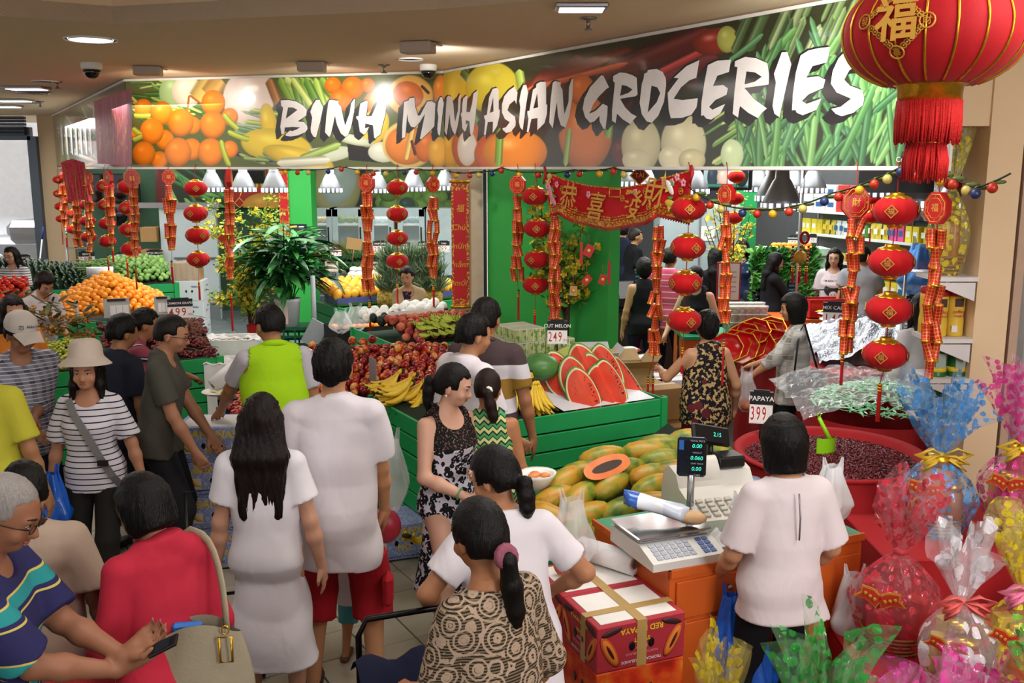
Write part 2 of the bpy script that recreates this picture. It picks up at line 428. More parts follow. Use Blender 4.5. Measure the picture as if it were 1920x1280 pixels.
def person(label,x,y,face=0,h=1.68,sex='f',vox=.011,girth=1.,lean=0.,turn=(0,0),L=None,R=None,legs=None,skin='C68F6A',top=None,bot=None,hair=('short','15100e'),shoes='2a2422',seed=1,seat=None,hands=(.45,.45),palm=None,neck=0,hide_face=False,child=None,z=0.,name='person',hdir=None,cat='person',group=None,side=0,wrist_d=None):
 """a standing figure; local +Y is forward, face = heading in degrees counter-clockwise from +Y (away from the camera)"""
 s=h/1.70;root=E_(name,(x,y,z),radians(face),label,cat,group)
 hs=child or 1.0
 fem=sex=='f'
 sw=(.146 if fem else .170)*(1 if not child else .9);hw=.085
 hipz,shz=.90,(1.385 if fem else 1.40)
 RL=R3('Y',radians(side))@R3('X',-radians(lean));piv=np.array([0,0,hipz+.03])
 T=lambda p:(RL@(np.array(p,float)-piv)+piv)*s
 g=girth
 bust=.022 if fem else .0
 rows=[(.80,0,0,.135,.095),(.88,0,-.012,.168 if fem else .158,.118),(.95,0,-.008,.165 if fem else .156,.112),(1.06,0,.0,.128 if fem else .142,.092 if fem else .103),(1.15,0,.004,.138 if fem else .155,.098 if fem else .108),(1.24,0,.008+bust/2,.150 if fem else .168,.103+bust),(1.31,0,.0,.150 if fem else .170,.098),(1.37,0,-.012,.132 if fem else .155,.080),(1.42,0,-.018,.090,.060),(1.46,0,-.018,.058,.050)]
 gr=lambda z:1+(g-1)*(1.15 if .88<z<1.3 else .6)
 torso=[(a*s-piv[2]*s,b*s,(c+(.02*(g-1)*4 if .95<a<1.25 else 0))*s,rx*gr(a)*s,ry*gr(a)*s)for a,b,c,rx,ry in rows]
 B=Fd();sc_o=piv*s
 B.st(torso,.04*s,sc_o,RL)
 # arms
 arms={}
 for sd,tgt,key in((-1,L,'L'),(1,R,'R')):
  tgt=tgt if tgt is not None else(.25,.03,.78)
  sh=V3(T((sd*sw,-.012,shz-.022)))
  tg=V3((sd*tgt[0]*s,tgt[1]*s,tgt[2]*s));hint=tgt[3]if len(tgt)>3 else(sd*.45,-1,-.25)
  hint=(sd*hint[0],hint[1],hint[2])if len(tgt)>3 else hint
  e,wv=ik(sh,tg,.285*s,.25*s,hint);arms[key]=(sh,e,wv,sd)
  B.rc(sh,e,.047*s*(.5+.5*g),.037*s*(.5+.5*g),.035*s).rc(e,e+(wv-e)*.35,.037*s,.039*s,.02).rc(e+(wv-e)*.35,wv,.039*s,.024*s,.02)
  # legs
 lg={}
 for sd,key,i in((-1,'L',0),(1,'R',1)):
  an=(legs[i]if legs else(sd*.105,-.01+.03*sd,.085));hp=V3((sd*hw*s,0,hipz*s));an=V3(an)*s
  kn,an=ik(hp,an,.43*s,.415*s,(sd*.12,1,0));lg[key]=(hp,kn,an)
  B.rc(hp,kn,.083*s*g,.053*s,.04*s).rc(kn,kn+(an-kn)*.3,.053*s,.055*s,.02).rc(kn+(an-kn)*.3,an,.055*s,.035*s,.02)
  ft=V3((sd*.02*s,.15*s,0));B.rc(an+V3((0,-.03*s,-.05*s)),an+ft+V3((0,0,-.062*s)),.032*s,.022*s,.02)
  # head
 yaw,pit=turn;nb=V3(T((0,-.018,1.42)));
 Rh=R3('Z',radians(yaw))@R3('X',-radians(pit+lean*.35))
 hd=T((0,.012+neck,1.50));S=s*hs
 hp=lambda p:Rh@(np.array(p,float)*S)+hd
 B.rc(nb,hp((0,.0,.01)),.054*s*(1 if not fem else .88),.050*s*(1 if not fem else .86),.03)
 hw_=.95 if fem else 1.
 B.el(hp((0,.005,.105)),np.array([.076*hw_,.092,.088])*S,.02,Rh)
 B.el(hp((0,.040,.050)),np.array([.061*hw_,.056,.068])*S,.03,Rh)
 B.el(hp((0,.068,.004)),np.array([.026,.022,.020])*S,.03,Rh)
 for sd in(-1,1):
  B.el(hp((sd*.076*hw_,-.002,.066)),np.array([.009,.019,.032])*S,.006,Rh@R3('Z',sd*-.35))
  B.el(hp((sd*.042,.072,.048)),np.array([.022,.018,.020])*S,.02,Rh)
 if not hide_face:
  B.rc(hp((0,.094,.082)),hp((0,.111,.050)),.0085*S,.0135*S,.010)
  B.el(hp((0,.101,.046)),np.array([.018,.010,.009])*S,.008,Rh)
  B.el(hp((0,.088,.100)),np.array([.050,.012,.010])*S,.02,Rh)
  # hands
 for key,cu in(('L',hands[0]),('R',hands[1])):
  sh,e,wv,sd=arms[key]
  if cu is None:continue
  d=(wv-e).normalized()
  if wrist_d and wrist_d.get(key):d=V3(wrist_d[key])
  n=V3((-sd,.15,0))if abs(d.z)>.5 else V3((-sd*.4,0,-1))
  if palm and palm.get(key):n=V3(palm[key])
  hand(B,wv+d*.012*s,d,n,-sd,cu,s=s*(.92 if fem else 1.0))
 def post(D,X,Y,Z):
  for sd in(-1,1):
   c=hp((sd*.032,.101,.084));rr=.0125*S
   D=np.maximum(D,-(np.sqrt(((X-c[0])/1.25)**2+(Y-c[1])**2+(Z-c[2])**2)-rr))if not hide_face else D
  return D
 body=mobj('body',B.mesh('body',vox,post=post),skinmat(skin),root)
 P=dict(root=root,T=T,s=s,arms=arms,legs=lg,hp=hp,Rh=Rh,S=S,RL=RL,torso=torso,o=sc_o,hd=hd,piv=piv,hw=hw_)
 # face details
 if not hide_face:
  eb=mat('eyebrow_hair','1c1512',.8);ew=mat('eye_white','d9d2cc',.25);ei=mat('iris_dark','140d0a',.2)
  lp=mat('lip','A8574F' if fem else '9A5F4E',.45)
  for sd in(-1,1):
   m=MB();c=hp((sd*.032,.0885,.083));Mx=MT(c)@Matrix(Rh).to_4x4()
   m.ball((0,0,0),.0145*S,10,8,0,M=Mx,squash=(1.05,.5,.36));m.ball((0,.0045*S,.0005),.0062*S,8,6,1,M=Mx,squash=(1,.6,.86));m.tube([Mx@V3((u*.0165*S,(.0065-.006*u*u)*S,(.0052-.0045*u*u)*S))for u in(-1,-.5,0,.5,1)],.0018*S,5,1);m.obj('eye',[ew,ei],root)
   m=MB();pts=[hp((sd*(.016+.034*t),.1015-.018*t*t,.1055+.004*sin(t*2.4)))for t in(0,.33,.66,1)]
   m.tube(pts,[.0030*S,.0036*S,.0030*S,.0014*S],6);m.obj('eyebrow',eb,root)
  m=MB();Mx=MT(hp((0,.0965,.022)))@Matrix(Rh).to_4x4()
  m.ball((0,0,.0035*S),.021*S,12,6,M=Mx,squash=(1,.42,.20));m.ball((0,0,-.0045*S),.019*S,12,6,M=Mx,squash=(1,.44,.26));m.obj('lips',lp,root)
 clothes(P,top,bot,vox,seed,fem,g,shz,sw)
 if shoes:make_shoes(P,shoes)
 if hair:make_hair(P,hair,vox,seed)
 return P
def clothes(P,top,bot,vox,seed,fem,g,shz,sw):
 root,T,s,RL,o,arms,lg=P['root'],P['T'],P['s'],P['RL'],P['o'],P['arms'],P['legs'];piv=P['piv']
 if bot:
  C=Fd();k=bot.get('kind','trousers');loose=bot.get('loose',.008)
  wz=bot.get('waist',min(1.02,(top['hem']if top and 'hem' in top else .86)+.035))
  C.st([r for r in P['torso']if r[0]+o[2]<(max(wz,.96)+.06)*s],.03*s,o,RL)
  for q in lg.values():
   hp,kn,an=q;hem=bot.get('hem',.06)
   r0=.088*s*g;
   if k=='skirt':continue
   rk=(.058+bot.get('flare',0))*s;ra=(.045+bot.get('flare',0))*s
   if hem*s>=kn.z:
    t=(hp.z-hem*s)/(hp.z-kn.z);C.rc(hp,hp+(kn-hp)*t,r0,r0+(rk-r0)*t,.035*s,cap=True)
   else:
    t=(kn.z-hem*s)/max(kn.z-an.z,.01);C.rc(hp,kn,r0,rk,.035*s).rc(kn,kn+(an-kn)*min(t,1.05),rk,rk+(ra-rk)*min(t,1),.02,cap=True)
  if k=='skirt':
   C.st([((bot['hem']-piv[2])*s,0,0,bot.get('w',.22)*s,bot.get('d',.17)*s),((.86-piv[2])*s,0,-.01*s,.18*s,.135*s),((1.0-piv[2])*s,0,0,.15*s,.11*s)],.03,o,ex=2.1)
  fo=folds(bot.get('fold',.004),seed+5)
  def post(D,X,Y,Z):return np.maximum(D+fo(X,Y,Z),Z-wz*s)if abs(RL[1,2])<.25 else D+fo(X,Y,Z)
  mobj(bot.get('name',k),C.mesh(k,vox*1.3,loose,post),bot['mat'],root)
 if top:
  C=Fd();loose=top.get('loose',.0145);hem=top.get('hem',.86);sl=top.get('sleeve',.55);lw=top.get('drop',1.)
  rows=[(r[0],r[1],r[2]if r[0]+o[2]>1.1*s or fem and top.get('fit')else r[2],r[3],r[4])for r in P['torso']]
  if not top.get('fit'):
   cx=max(r[3]for r in rows[4:7])*.97;cy=max(r[4]for r in rows[4:7])*.96
   rows=[(r[0],r[1],r[2],max(r[3],cx*lw),max(r[4],cy*lw))if r[0]+o[2]<1.2*s else r for r in rows]
  rows=[(r[0],r[1],r[2],max(r[3],.176*s*g),max(r[4],.132*s*g))if r[0]+o[2]<.985*s and hem>.5 else r for r in rows]
  lowest=(hem-piv[2])*s;rows=[r for r in rows if r[0]>lowest+.01];r0=rows[0]
  w=top.get('w',None);d=top.get('d',None)
  rows=[(lowest,r0[1],r0[2],(w*s if w else r0[3]*top.get('flare',1.0)),(d*s if d else r0[4]*top.get('flare',1.0)))]+rows
  C.st(rows,.04*s,o,RL if hem>.7 else RL,ex=2.25)
  C.rc(T((-sw*.9,-.016,shz-.020)),T((0,-.02,shz+.028)),.046*s,.040*s,.03*s).rc(T((sw*.9,-.016,shz-.020)),T((0,-.02,shz+.028)),.046*s,.040*s,.03*s)
  for sh,e,wv,sd in arms.values():
   if sl<=0:continue
   ar=.050*s*(.5+.5*g)+top.get('wide',.010)*s
   if sl<=1:C.rc(sh,sh+(e-sh)*sl,.049*s*(.5+.5*g),ar if sl<.95 else .048*s,.018*s,cap=True)
   else:C.rc(sh,e,.050*s,.045*s,.02*s).rc(e,e+(wv-e)*(sl-1),.047*s,.036*s,.02,cap=True)
  fo=folds(top.get('fold',.006),seed,16.,20.)
  nk=top.get('neck',.075);nb=T((0,.03,1.465));ndp=top.get('dip',(0,.06,1.45));nr=nk*s;nd_=T(ndp)
  shl=[np.array(a[0])for a in arms.values()]
  def post(D,X,Y,Z):
   D=D+np.clip(fo(X,Y,Z),-.022,.0065)
   q=np.sqrt((X-nd_[0])**2+(Y-nd_[1])**2+((Z-nd_[2])*1.0)**2)-nr
   D=np.maximum(D,-q)
   if sl==0:
    for a,sd in zip(shl,(-1,1)):
     D=np.maximum(D,-(np.sqrt((X-a[0]-sd*.02*s)**2+(Y-a[1])**2+((Z-a[2]+.0*s)*.8)**2)-top.get('arm',.075)*s))
   return D
  mobj(top.get('name','shirt'),C.mesh('shirt',vox,loose,post),top['mat'],root)
def make_shoes(P,c):
 s=P['s']
 for hp,kn,an in P['legs'].values():
  C=Fd();sd=sgn(an.x)or 1;f=an+V3((sd*.02*s,.155*s,-.055*s));b=an+V3((0,-.04*s,-.045*s))
  C.rc(b,f,.042*s,.036*s,.02).el((an+f)/2+V3((0,0,.0)),np.array([.045,.09,.04])*s,.02)
  zf=an.z-.085*s
  def post(D,X,Y,Z):return np.maximum(np.maximum(D,zf-Z+.0),Z-an.z+.025*s)
  mobj('shoe',C.mesh('shoe',.015,.004,post),mat('shoe_'+c,c,.5),P['root'])
def make_hair(P,hair,vox,seed):
 st,col=hair[:2];opt=hair[2]if len(hair)>2 else{};root,hp,Rh,S,s=P['root'],P['hp'],P['Rh'],P['S'],P['s'];hw=P['hw']
 C=Fd();m=hairmat('hair_'+col,col)
 t={'short':.0095,'crop':.004,'bob':.016,'long':.014,'tail':.009,'curly':.030,'tuft':.02}.get(st,.012)*opt.get('vol',1.)
 C.el(hp((0,-.004,.108)),(np.array([.076*hw,.094,.090])+np.array([t,t,t*1.35]))*S,.01,Rh)
 nape={'short':.03,'crop':.035,'bob':.0,'long':-.02,'tail':.02,'curly':.0,'tuft':.03}.get(st,.02)
 C.el(hp((0,-.045,.06)),(np.array([.062*hw,.045,.07])+t*.8)*S,.03,Rh)
 sh=P['T']
 if st=='bob':
  ln=opt.get('len',.05)
  for sd in(-1,1):C.rc(hp((sd*.066,-.005,.10)),hp((sd*.070,.008,-ln+.03)),.030*S,.024*S,.03)
  C.st([(-ln*S,0,-.018*S,.082*S,.076*S),(.03*S,0,-.012*S,.088*S,.085*S),(.11*S,0,-.005*S,.086*S,.098*S),(.15*S,0,-.005*S,.07*S,.085*S)],.03,P['hd'],Rh)
 if st=='long':
  ln=opt.get('len',.30);w=opt.get('w',.085);a=hp((0,-.05,.05));back=np.array(sh((0,-.115-opt.get('bk',0),1.42-ln)));mid=np.array(sh((0,-.085,1.42)))
  for u in(-.62,-.2,.2,.62):
   C.chain([hp((u*.10,-.045+.02*abs(u),.09)),mid+np.array([u*w*1.15*s,.012*abs(u),0]),back+np.array([u*w*s*opt.get('tap',1.0),0,abs(u)*.02])],[.045*S,.042*S,.022*S],.03)
  if opt.get('front',1):
   for sd in(-1,1):C.chain([hp((sd*.070,.01,.09)),hp((sd*.082,.012,-.01)),np.array(sh((sd*.095,.035,1.43-ln*.45)))],[.022*S,.026*S,.016*S],.02)
 if st=='tail':
  ty=opt.get('z',.085);a=hp((0,-.098,ty));b=hp((opt.get('dx',0)*.5,-.14,ty-.03));c=hp((opt.get('dx',0),-.135,ty-.03-opt.get('len',.16)*.55));e=hp((opt.get('dx',0),-.115,ty-.03-opt.get('len',.16)))
  b=np.array(a)+(b-np.array(a))*.8;L_=opt.get('len',.16)*S;dx=opt.get('dx',0)*S;c=b+np.array([dx*.6,-.012,-L_*.5]);e=b+np.array([dx,.01,-L_]);C.chain([a,b,(b+c)/2,c,e],[.018*S,.027*S,.034*S,.032*S,.008*S],.012)
 if st=='bun':C.el(hp((0,-.105,.11)),np.array([.045,.035,.045])*S,.01)
 if st=='tuft':C.rc(hp((0,.05,.185)),hp((0,.085,.20)),.03*S,.02*S,.03)
 fr=opt.get('fringe',0);fz=opt.get('fz',.135);hd=P['hd'];iR=Rh.T
 def post(D,X,Y,Z):
  X,Y,Z=X-hd[0],Y-hd[1],Z-hd[2]
  u=(iR[0,0]*X+iR[0,1]*Y+iR[0,2]*Z)/S;v=(iR[1,0]*X+iR[1,1]*Y+iR[1,2]*Z)/S;w=(iR[2,0]*X+iR[2,1]*Y+iR[2,2]*Z)/S
  # open the face, free the ears, cut the nape
  line=fz+.012-(.055 if fr else 0)-.5*np.maximum(np.abs(u)-.05,0)+.006*np.sin(u*160+seed)+.004*np.sin(u*310)
  facecut=np.minimum(np.minimum(v-.052+.22*np.maximum(w-.1,0),(line-w)),(.068 if st in('bob','long')else .2)-np.abs(u))
  D=np.maximum(D,np.minimum(facecut,.02)*S)
  if st in('short','crop','tuft','tail','bun'):
   el=np.minimum(v+.024,(.088 if st!='tail' else .07)-w-.9*np.maximum(v-.02,0)*0);D=np.maximum(D,np.minimum(np.minimum(el,.3),np.where(v>-.2,el,-1))*S)
   D=np.where(v<-.085,D,np.maximum(D,(nape-w)*S))
  return D
 amp={'short':.0042,'crop':.001,'bob':.0022,'long':.004,'tail':.002,'curly':.006}.get(st,.003)
 mobj('hair',C.mesh('hair',vox*.95,0,post,hair_warp(hp((0,0,.1)),amp*S,seed)),m,root)
def glasses(P,col='15120f'):
 m=MB();hp,S=P['hp'],P['S']
 for sd in(-1,1):
  pts=[hp((sd*.034+.021*cos(a),.108-2.5*(abs(sd*.034+.021*cos(a))-.01)**2,.080+.014*sin(a)))for a in np.linspace(0,2*PI,15)[:-1]]
  m.tube(pts,.0017*S,5,closed=1)
  m.tube([hp((sd*.055,.100,.084)),hp((sd*.079,.07,.086)),hp((sd*.083,-.005,.078)),hp((sd*.080,-.012,.066))],.0018*S,5)
 m.tube([hp((-.014,.106,.083)),hp((0,.109,.086)),hp((.014,.106,.083))],.0015*S,5)
 return m.obj('glasses',mat('spectacle_frame',col,.3),P['root'])
 # ================================================================ setting
WHITE=mat('white_paint','e8e6e0',.5);CREAM=mat('cream_wall','e2c6a0',.8,var=.03,vs=2);BLACK=mat('black_plastic','0c0c0e',.4);STEEL=mat('brushed_steel','b9bcc0',.32,metal=.9,var=.05)
GREEN=mat('green_paint','1c9a52',.55,var=.12,vs=3,bump=.06,bs=30);DGREEN=mat('dark_green_wall','3c5a44',.8)
LGREEN=mat('bright_green_wall','35b04c',.6,var=.05,vs=1.5)
CEIL=mat('ceiling_paint','e8d2b4',.9,var=.02,vs=.6)
def sbox(name,lo,hi,m,parent=None,kind='structure'):
 c=[(a+b)/2 for a,b in zip(lo,hi)];d=[abs(b-a)for a,b in zip(lo,hi)]
 o=MB().box((0,0,0),d).obj(name,m,parent,c)
 if kind and not parent:o['kind']=kind
 return o
 # floor: mall tiles one by one where they can be told apart, grey slabs inside the shop
fl=MB().box((-2,9,-.03),(26,30,.04)).obj('floor',mat('floor_grout','4a4640',.8),kind='structure')
A0=radians(-59.5);eu=V3((cos(A0),sin(A0),0));ev=V3((-eu.y,eu.x,0))
tm=MB().box((0,0,0),(.2885,.2885,.016),bev=.003).mesh('tile')
tm.materials.append(noisecol('mall_tile',[(.3,'a59c8b'),(.6,'b3aa98'),(.8,'a0957f')],3,rough=.35,spec=.4,rnd=.12))
o0=V3((-.84,5.53,0));cells=[]
for i in range(-40,41):
 for j in range(-40,41):
  p=o0+eu*((i+.5)*.296)+ev*((j+.5)*.296)
  if not(-3.6<p.x<1.2 and 2.6<p.y<9.5):continue
  e=V3((p.x,p.y,0));y_=(e-V3((0,0,H)));zc=y_.dot(V3(_fw));sx=960+F*e.x/zc;sy=640-F*y_.dot(V3(_up))/zc
  if-60<sx<1330 and 560<sy<1340:cells.append((p.y,p))
cells.sort(key=lambda t:t[0])
for k,(_,p)in enumerate(cells[:298]):
 o=mobj('tile',tm,None,fl,(p.x,p.y,-.004+.0*k),(0,0,A0))
sm_=MB().box((0,0,0),(.592,.592,.014),bev=.003).mesh('slab');sm_.materials.append(noisecol('slate_slab',[(.3,'5f6a6c'),(.7,'75807f')],3,rough=.5,rnd=.1))
for i in range(8):
 for j in range(9):
  p=V3((-6.2,12.6,0))+MR(radians(24),3,'Z')@V3((i*.6,j*.6,0));mobj('slab',sm_,None,fl,(p.x,p.y,-.004),(0,0,radians(24)))
  # ceiling with the raised coffer near the viewer
e0,e1,e2,e3=G(-300,9,3.6),G(213,45,3.6),G(820,17,3.6),G(1010,1,3.6)
e4=e3+(e3-e2).normalized()*.1
m=MB();out=[V3((-14,e0.y+.5,3.6)),e0,e1,e2,e3,V3((1.6,2.2,3.6)),V3((1.6,-3,3.6)),V3((9,-3,3.6)),V3((9,22,3.6)),V3((-14,22,3.6))]
m.poly(out,.12)
m.obj('ceiling',CEIL,kind='structure')
m=MB();edge=out[:7]
for a,b in zip(edge,edge[1:]):m.add([a,b,b+V3((0,0,.75)),a+V3((0,0,.75))],[(0,1,2,3)],smooth=0)
m.obj('trim_1',mat('coffer_paint','c9ad8c',.9),kind='structure')
sbox('ceiling_upper',(-14,-3,4.3),(1.7,9,4.4),CEIL)
# walls
def wall(name,a,b,z0,z1,m,th=.1):
 a,b=V3((*a,0)),V3((*b,0));d=(b-a);o=MB().box((d.length/2,th/2,(z1-z0)/2),(d.length,th,z1-z0)).obj(name,m,None,(a.x,a.y,z0),(0,0,math.atan2(d.y,d.x)),kind='structure');return o
wall('wall_left',(V(75,300,18.9).x,18.9),(-7.6,18.9),0,3.6,CREAM)
wall('wall_back',(-8.0,17.6),(1.6,17.6),0,3.6,DGREEN)
wall('wall_rear',(1.6,19.4),(6.6,19.4),0,3.6,mat('grey_wall','55585a',.8))
wall('wall_right',(4.35,17.5),(7.3,9.6),0,3.6,mat('right_wall','4c4f50',.8))
wall('wall_side',(6.2,9.0),(6.2,-3),0,3.6,CREAM);wall('wall_near',(-14,-3),(9,-3),0,1.0,CREAM);wall('wall_end',(-13.5,-3),(-13.5,19),0,1.0,CREAM)
# pillar and fascia at the right end
PX,PY=V(1858,240,5.7).x,5.7
pil=MB();pil.box((PX+.10,PY+.15,1.8),(.20,.3,3.6));pil.obj('column_right',CREAM,kind='structure')
m=MB();m.box((PX+.245,PY+.03,1.8),(.05,.06,3.6));m.obj('trim_2',mat('door_jamb_pink','b99c86',.7),kind='structure')
m=MB();m.box((PX+.30,PY+.05,1.8),(.05,.05,3.6));m.obj('trim_3',mat('alu_frame','8d8c8c',.4,metal=.5),kind='structure')
sbox('wall_fascia',(2.42,PY+.02,V(1900,236,PY).z),(6.2,PY+.22,3.6),CREAM)
sbox('trim_4',(2.3,6.4,2.44),(PX,6.46,2.9),BLACK)
sh=MB();sh.grid(lambda u,v:(u*1.6,.03*sin(u*40)+.02*sin(u*17+v*5),v*3.0),60,6)
so=sh.obj('plastic_curtain',mat('clear_sheet','cfcfd2',.25,alpha=.55,spec=.5),None,(PX+.36,PY+.1,.0));tag(so,'hazy clear plastic curtain hanging beside the beige column','curtain')
sbox('wall_beyond',(PX+.34,PY+.5,0),(6.2,PY+.6,3.0),mat('beyond_grey','77757a',.8))
# glass entrance at far left, bright daylight street behind it
DO=V(75,300,18.9)
fr=E_('door_1',(DO.x-.9,18.85,0));fr['kind']='structure'
FRM=mat('door_frame_grey','5c6672',.4,metal=.4)
MB().box((.82,0,1.6),(.17,.12,3.2)).obj('jamb',FRM,fr);MB().box((-.2,0,3.25),(2.0,.12,.24)).obj('header',FRM,fr)
m=MB();[m.box((-.2,-.1,3.24+.06*i),(1.9,.12,.05),bev=.01)for i in range(6)];m.obj('roller_shutter',mat('shutter_grey','4a5058',.45,metal=.4),fr)
MB().box((-.25,0,1.55),(1.96,.012,3.1)).obj('pane',mat('clear_pane','ffffff',.05,alpha=.12),fr)
sbox('street_backdrop',(-14,25,0),(-8.5,25.2,6),mat('backdrop_white','eef1f6',.9));sbox('ground_street',(-14,19.1,-.06),(-7,25,-.02),mat('street_ground','b9bcc0',.9))  # plain white wall added as a backdrop for the bright outdoors
area('backdrop_light',(-11.5,21.8,5.2),4,5200,(.93,.96,1),rot=(radians(-50),0,0))  # added lamp, lights the white backdrop in place of daylight
# ---------------------------------------------------------------- sign
SP=[V3((-8.69,18.66,0)),V3((-4.374,11.22,0)),V3((-.702,10.276,0)),V3((2.345,5.25,0))]
def pixof(P):
 P=P-np.array([0,0,H]);zc=P@_fw;return 960+F*P[...,0]/zc,640-F*(P@_up)/zc
def hsv(i):return i
class Paint:
 """numpy painter for flat print, in photograph coordinates or in plain u,v"""
 def __init__(s,X,Y,base):s.X,s.Y=X.astype(np.float32),Y.astype(np.float32);s.I=np.ones(X.shape+(3,),np.float32)*np.array(rgb(base),np.float32)
 def put(s,m,c):s.I=s.I*(1-m[...,None])+np.asarray(c,np.float32)*m[...,None]if not callable(c)else s.I
 def disc(s,x,y,rx,ry,c,rot=0,edge=.35,hl=.35,e2=1.5,soft=.06):
  a=radians(rot);dx,dy=s.X-x,s.Y-y;u=(dx*cos(a)+dy*sin(a))/rx;v=(-dx*sin(a)+dy*cos(a))/ry
  r=np.sqrt(u*u+v*v);m=np.clip((1-r)/soft,0,1)
  sh=1-edge*np.clip(r,0,1)**3*(.5+.5*np.clip(v+.3,0,1));h=hl*np.exp(-(((u+.25)/.35)**2+((v+.35)/.3)**2)*2)
  C=np.array(rgb(c),np.float32)*sh[...,None]+h[...,None]*.35;s.I=s.I*(1-m[...,None])+np.clip(C,0,1)*m[...,None]
 def stalk(s,x0,y0,x1,y1,wd,c,c2=None,bend=0):
  dx,dy=x1-x0,y1-y0;L=math.hypot(dx,dy)or 1;t=((s.X-x0)*dx+(s.Y-y0)*dy)/(L*L);d=((s.X-x0)*-dy+(s.Y-y0)*dx)/L-bend*L*t*(1-t)
  w_=wd*np.clip(np.minimum(t,1-t)*8+.25,0,1);m=np.clip((w_-np.abs(d))/(wd*.25),0,1)*((t>0)&(t<1))
  q=np.clip(1-(d/wd)**2,0,1);C=np.array(rgb(c),np.float32)*(.55+.45*q)[...,None]+.12*(np.exp(-((d+wd*.3)/(wd*.25))**2))[...,None]
  s.I=s.I*(1-m[...,None])+np.clip(C,0,1)*m[...,None]
 def inside(s,pts):
  r=np.zeros(s.X.shape,bool);n=len(pts);xs=[p[0]for p in pts];ys=[p[1]for p in pts]
  bb=(s.X>min(xs)-1)&(s.X<max(xs)+1);
  for i in range(n):
   x0,y0=pts[i];x1,y1=pts[(i+1)%n]
   if y0==y1:continue
   c=(y0>s.Y)!=(y1>s.Y);r^=c&(s.X<(x1-x0)*(s.Y-y0)/(y1-y0)+x0)
  return r&bb
 def poly(s,pts,c,fade=None):
  m=s.inside(pts).astype(np.float32);s.put(m,rgb(c));return m
 def image(s,name):
  h,w=s.I.shape[:2];im=bpy.data.images.new(name,w,h);L=np.ones((h,w,4),np.float32);L[...,:3]=np.clip(s.I,0,1);im.pixels.foreach_set(L[::-1].ravel());im.pack();return im
def printmat(name,im,rough=.35,spec=.5,coat=0):
 m,nt,b=NT(name);t=nt.nodes.new('ShaderNodeTexImage');t.image=im;t.extension='EXTEND'
 nt.links.new(t.outputs[0],b.inputs['Base Color']);b.inputs['Roughness'].default_value=rough;b.inputs['Specular IOR Level'].default_value=spec
 if coat:b.inputs['Coat Weight'].default_value=coat;b.inputs['Coat Roughness'].default_value=.08
 return m
def uvquad(name,pts,m,parent=None,th=.0):
 """flat printed sheet: four corners lower-left, lower-right, upper-right, upper-left"""
 me=bpy.data.meshes.new(name);me.from_pydata([tuple(p)for p in pts],[],[(0,1,2,3)]);uv=me.uv_layers.new()
 for i,c in enumerate(((0,0),(1,0),(1,1),(0,1))):uv.data[i].uv=c
 return mobj(name,me,m,parent)
def _L(ox,oy,k,*polys):return[[(ox+u/k,oy+v/k)for u,v in P]for P in polys]
def _p(t):q=[float(v)for v in t.split()];return list(zip(q[::2],q[1::2]))
LET=[]
def let(ox,oy,k,*t):LET.append(_L(ox,oy,k,*[_p(s)for s in t]))
let(510,170,8.347,'135 150 260 145 380 170 480 225 545 295 535 390 400 480 500 490 550 550 555 600 520 650 400 700 290 715 215 705 215 680 285 620 310 632 380 610 440 575 330 565 200 575 190 670 150 685 130 560 140 490 165 330 175 265 145 235','250 262 330 262 400 300 215 440')
let(510,170,8.347,'690 145 745 140 800 260 755 480 690 730 650 720 610 650 605 590 630 420 600 330 640 220')
let(510,170,8.347,'895 150 925 140 1040 160 1040 205 1082 250 1110 400 1145 545 1215 350 1240 195 1285 130 1302 130 1285 330 1235 580 1190 690 1150 725 1080 670 1020 540 985 395 920 690 895 725 830 650 850 400 880 200')
let(510,170,8.347,'1385 200 1480 155 1500 170 1475 400 1560 395 1650 190 1680 130 1790 105 1805 130 1770 380 1695 690 1645 720 1620 750 1600 735 1580 540 1460 515 1455 590 1520 565 1470 670 1440 690 1375 640 1350 470 1320 430 1320 400 1355 395 1370 280')
let(730,150,9.845,'275 405 360 375 370 340 465 322 475 480 530 660 570 650 700 400 780 390 850 430 830 850 740 950 590 1095 565 1080 660 620 560 780 470 875 400 860 350 760 330 620 295 1055 235 1075 240 850')
let(730,150,9.845,'940 320 975 315 1005 430 960 800 935 1030 900 1000 885 900 905 680 885 550 905 400')
let(730,150,9.845,'1060 320 1090 290 1160 310 1155 370 1180 430 1195 640 1215 780 1270 550 1275 350 1305 260 1320 270 1305 560 1260 850 1215 1015 1165 930 1130 800 1115 620 1060 1025 1020 940 1040 640')
let(730,150,9.845,'1365 340 1425 285 1440 300 1420 590 1490 590 1530 430 1555 250 1625 195 1635 230 1600 560 1550 960 1510 1030 1490 960 1480 760 1410 740 1405 830 1445 800 1415 920 1390 950 1350 890 1335 690 1320 640 1325 605 1345 600 1350 450')
let(890,130,9.144,'300 360 310 335 385 315 412 345 412 690 430 690 425 800 385 970 310 1095 315 895 225 905 190 1115 160 1125 185 880 165 830 165 790 210 780 250 480','318 470 325 720 255 750')
let(890,130,9.144,'690 290 700 340 735 390 715 600 690 525 600 600 560 700 620 760 690 810 705 900 700 970 620 1070 540 1090 480 1030 480 1010 540 990 605 905 520 850 470 740 470 600 510 460 590 360')
let(890,130,9.144,'835 270 885 265 915 400 870 700 825 1045 780 990 760 900 785 650 765 540 800 370')
let(890,130,9.144,'1060 250 1130 215 1215 210 1225 250 1225 600 1245 605 1240 760 1200 920 1075 1045 1080 835 975 850 925 1075 895 1075 925 840 905 760 905 715 940 710 1000 350 1055 310','1075 400 1090 650 1005 670')
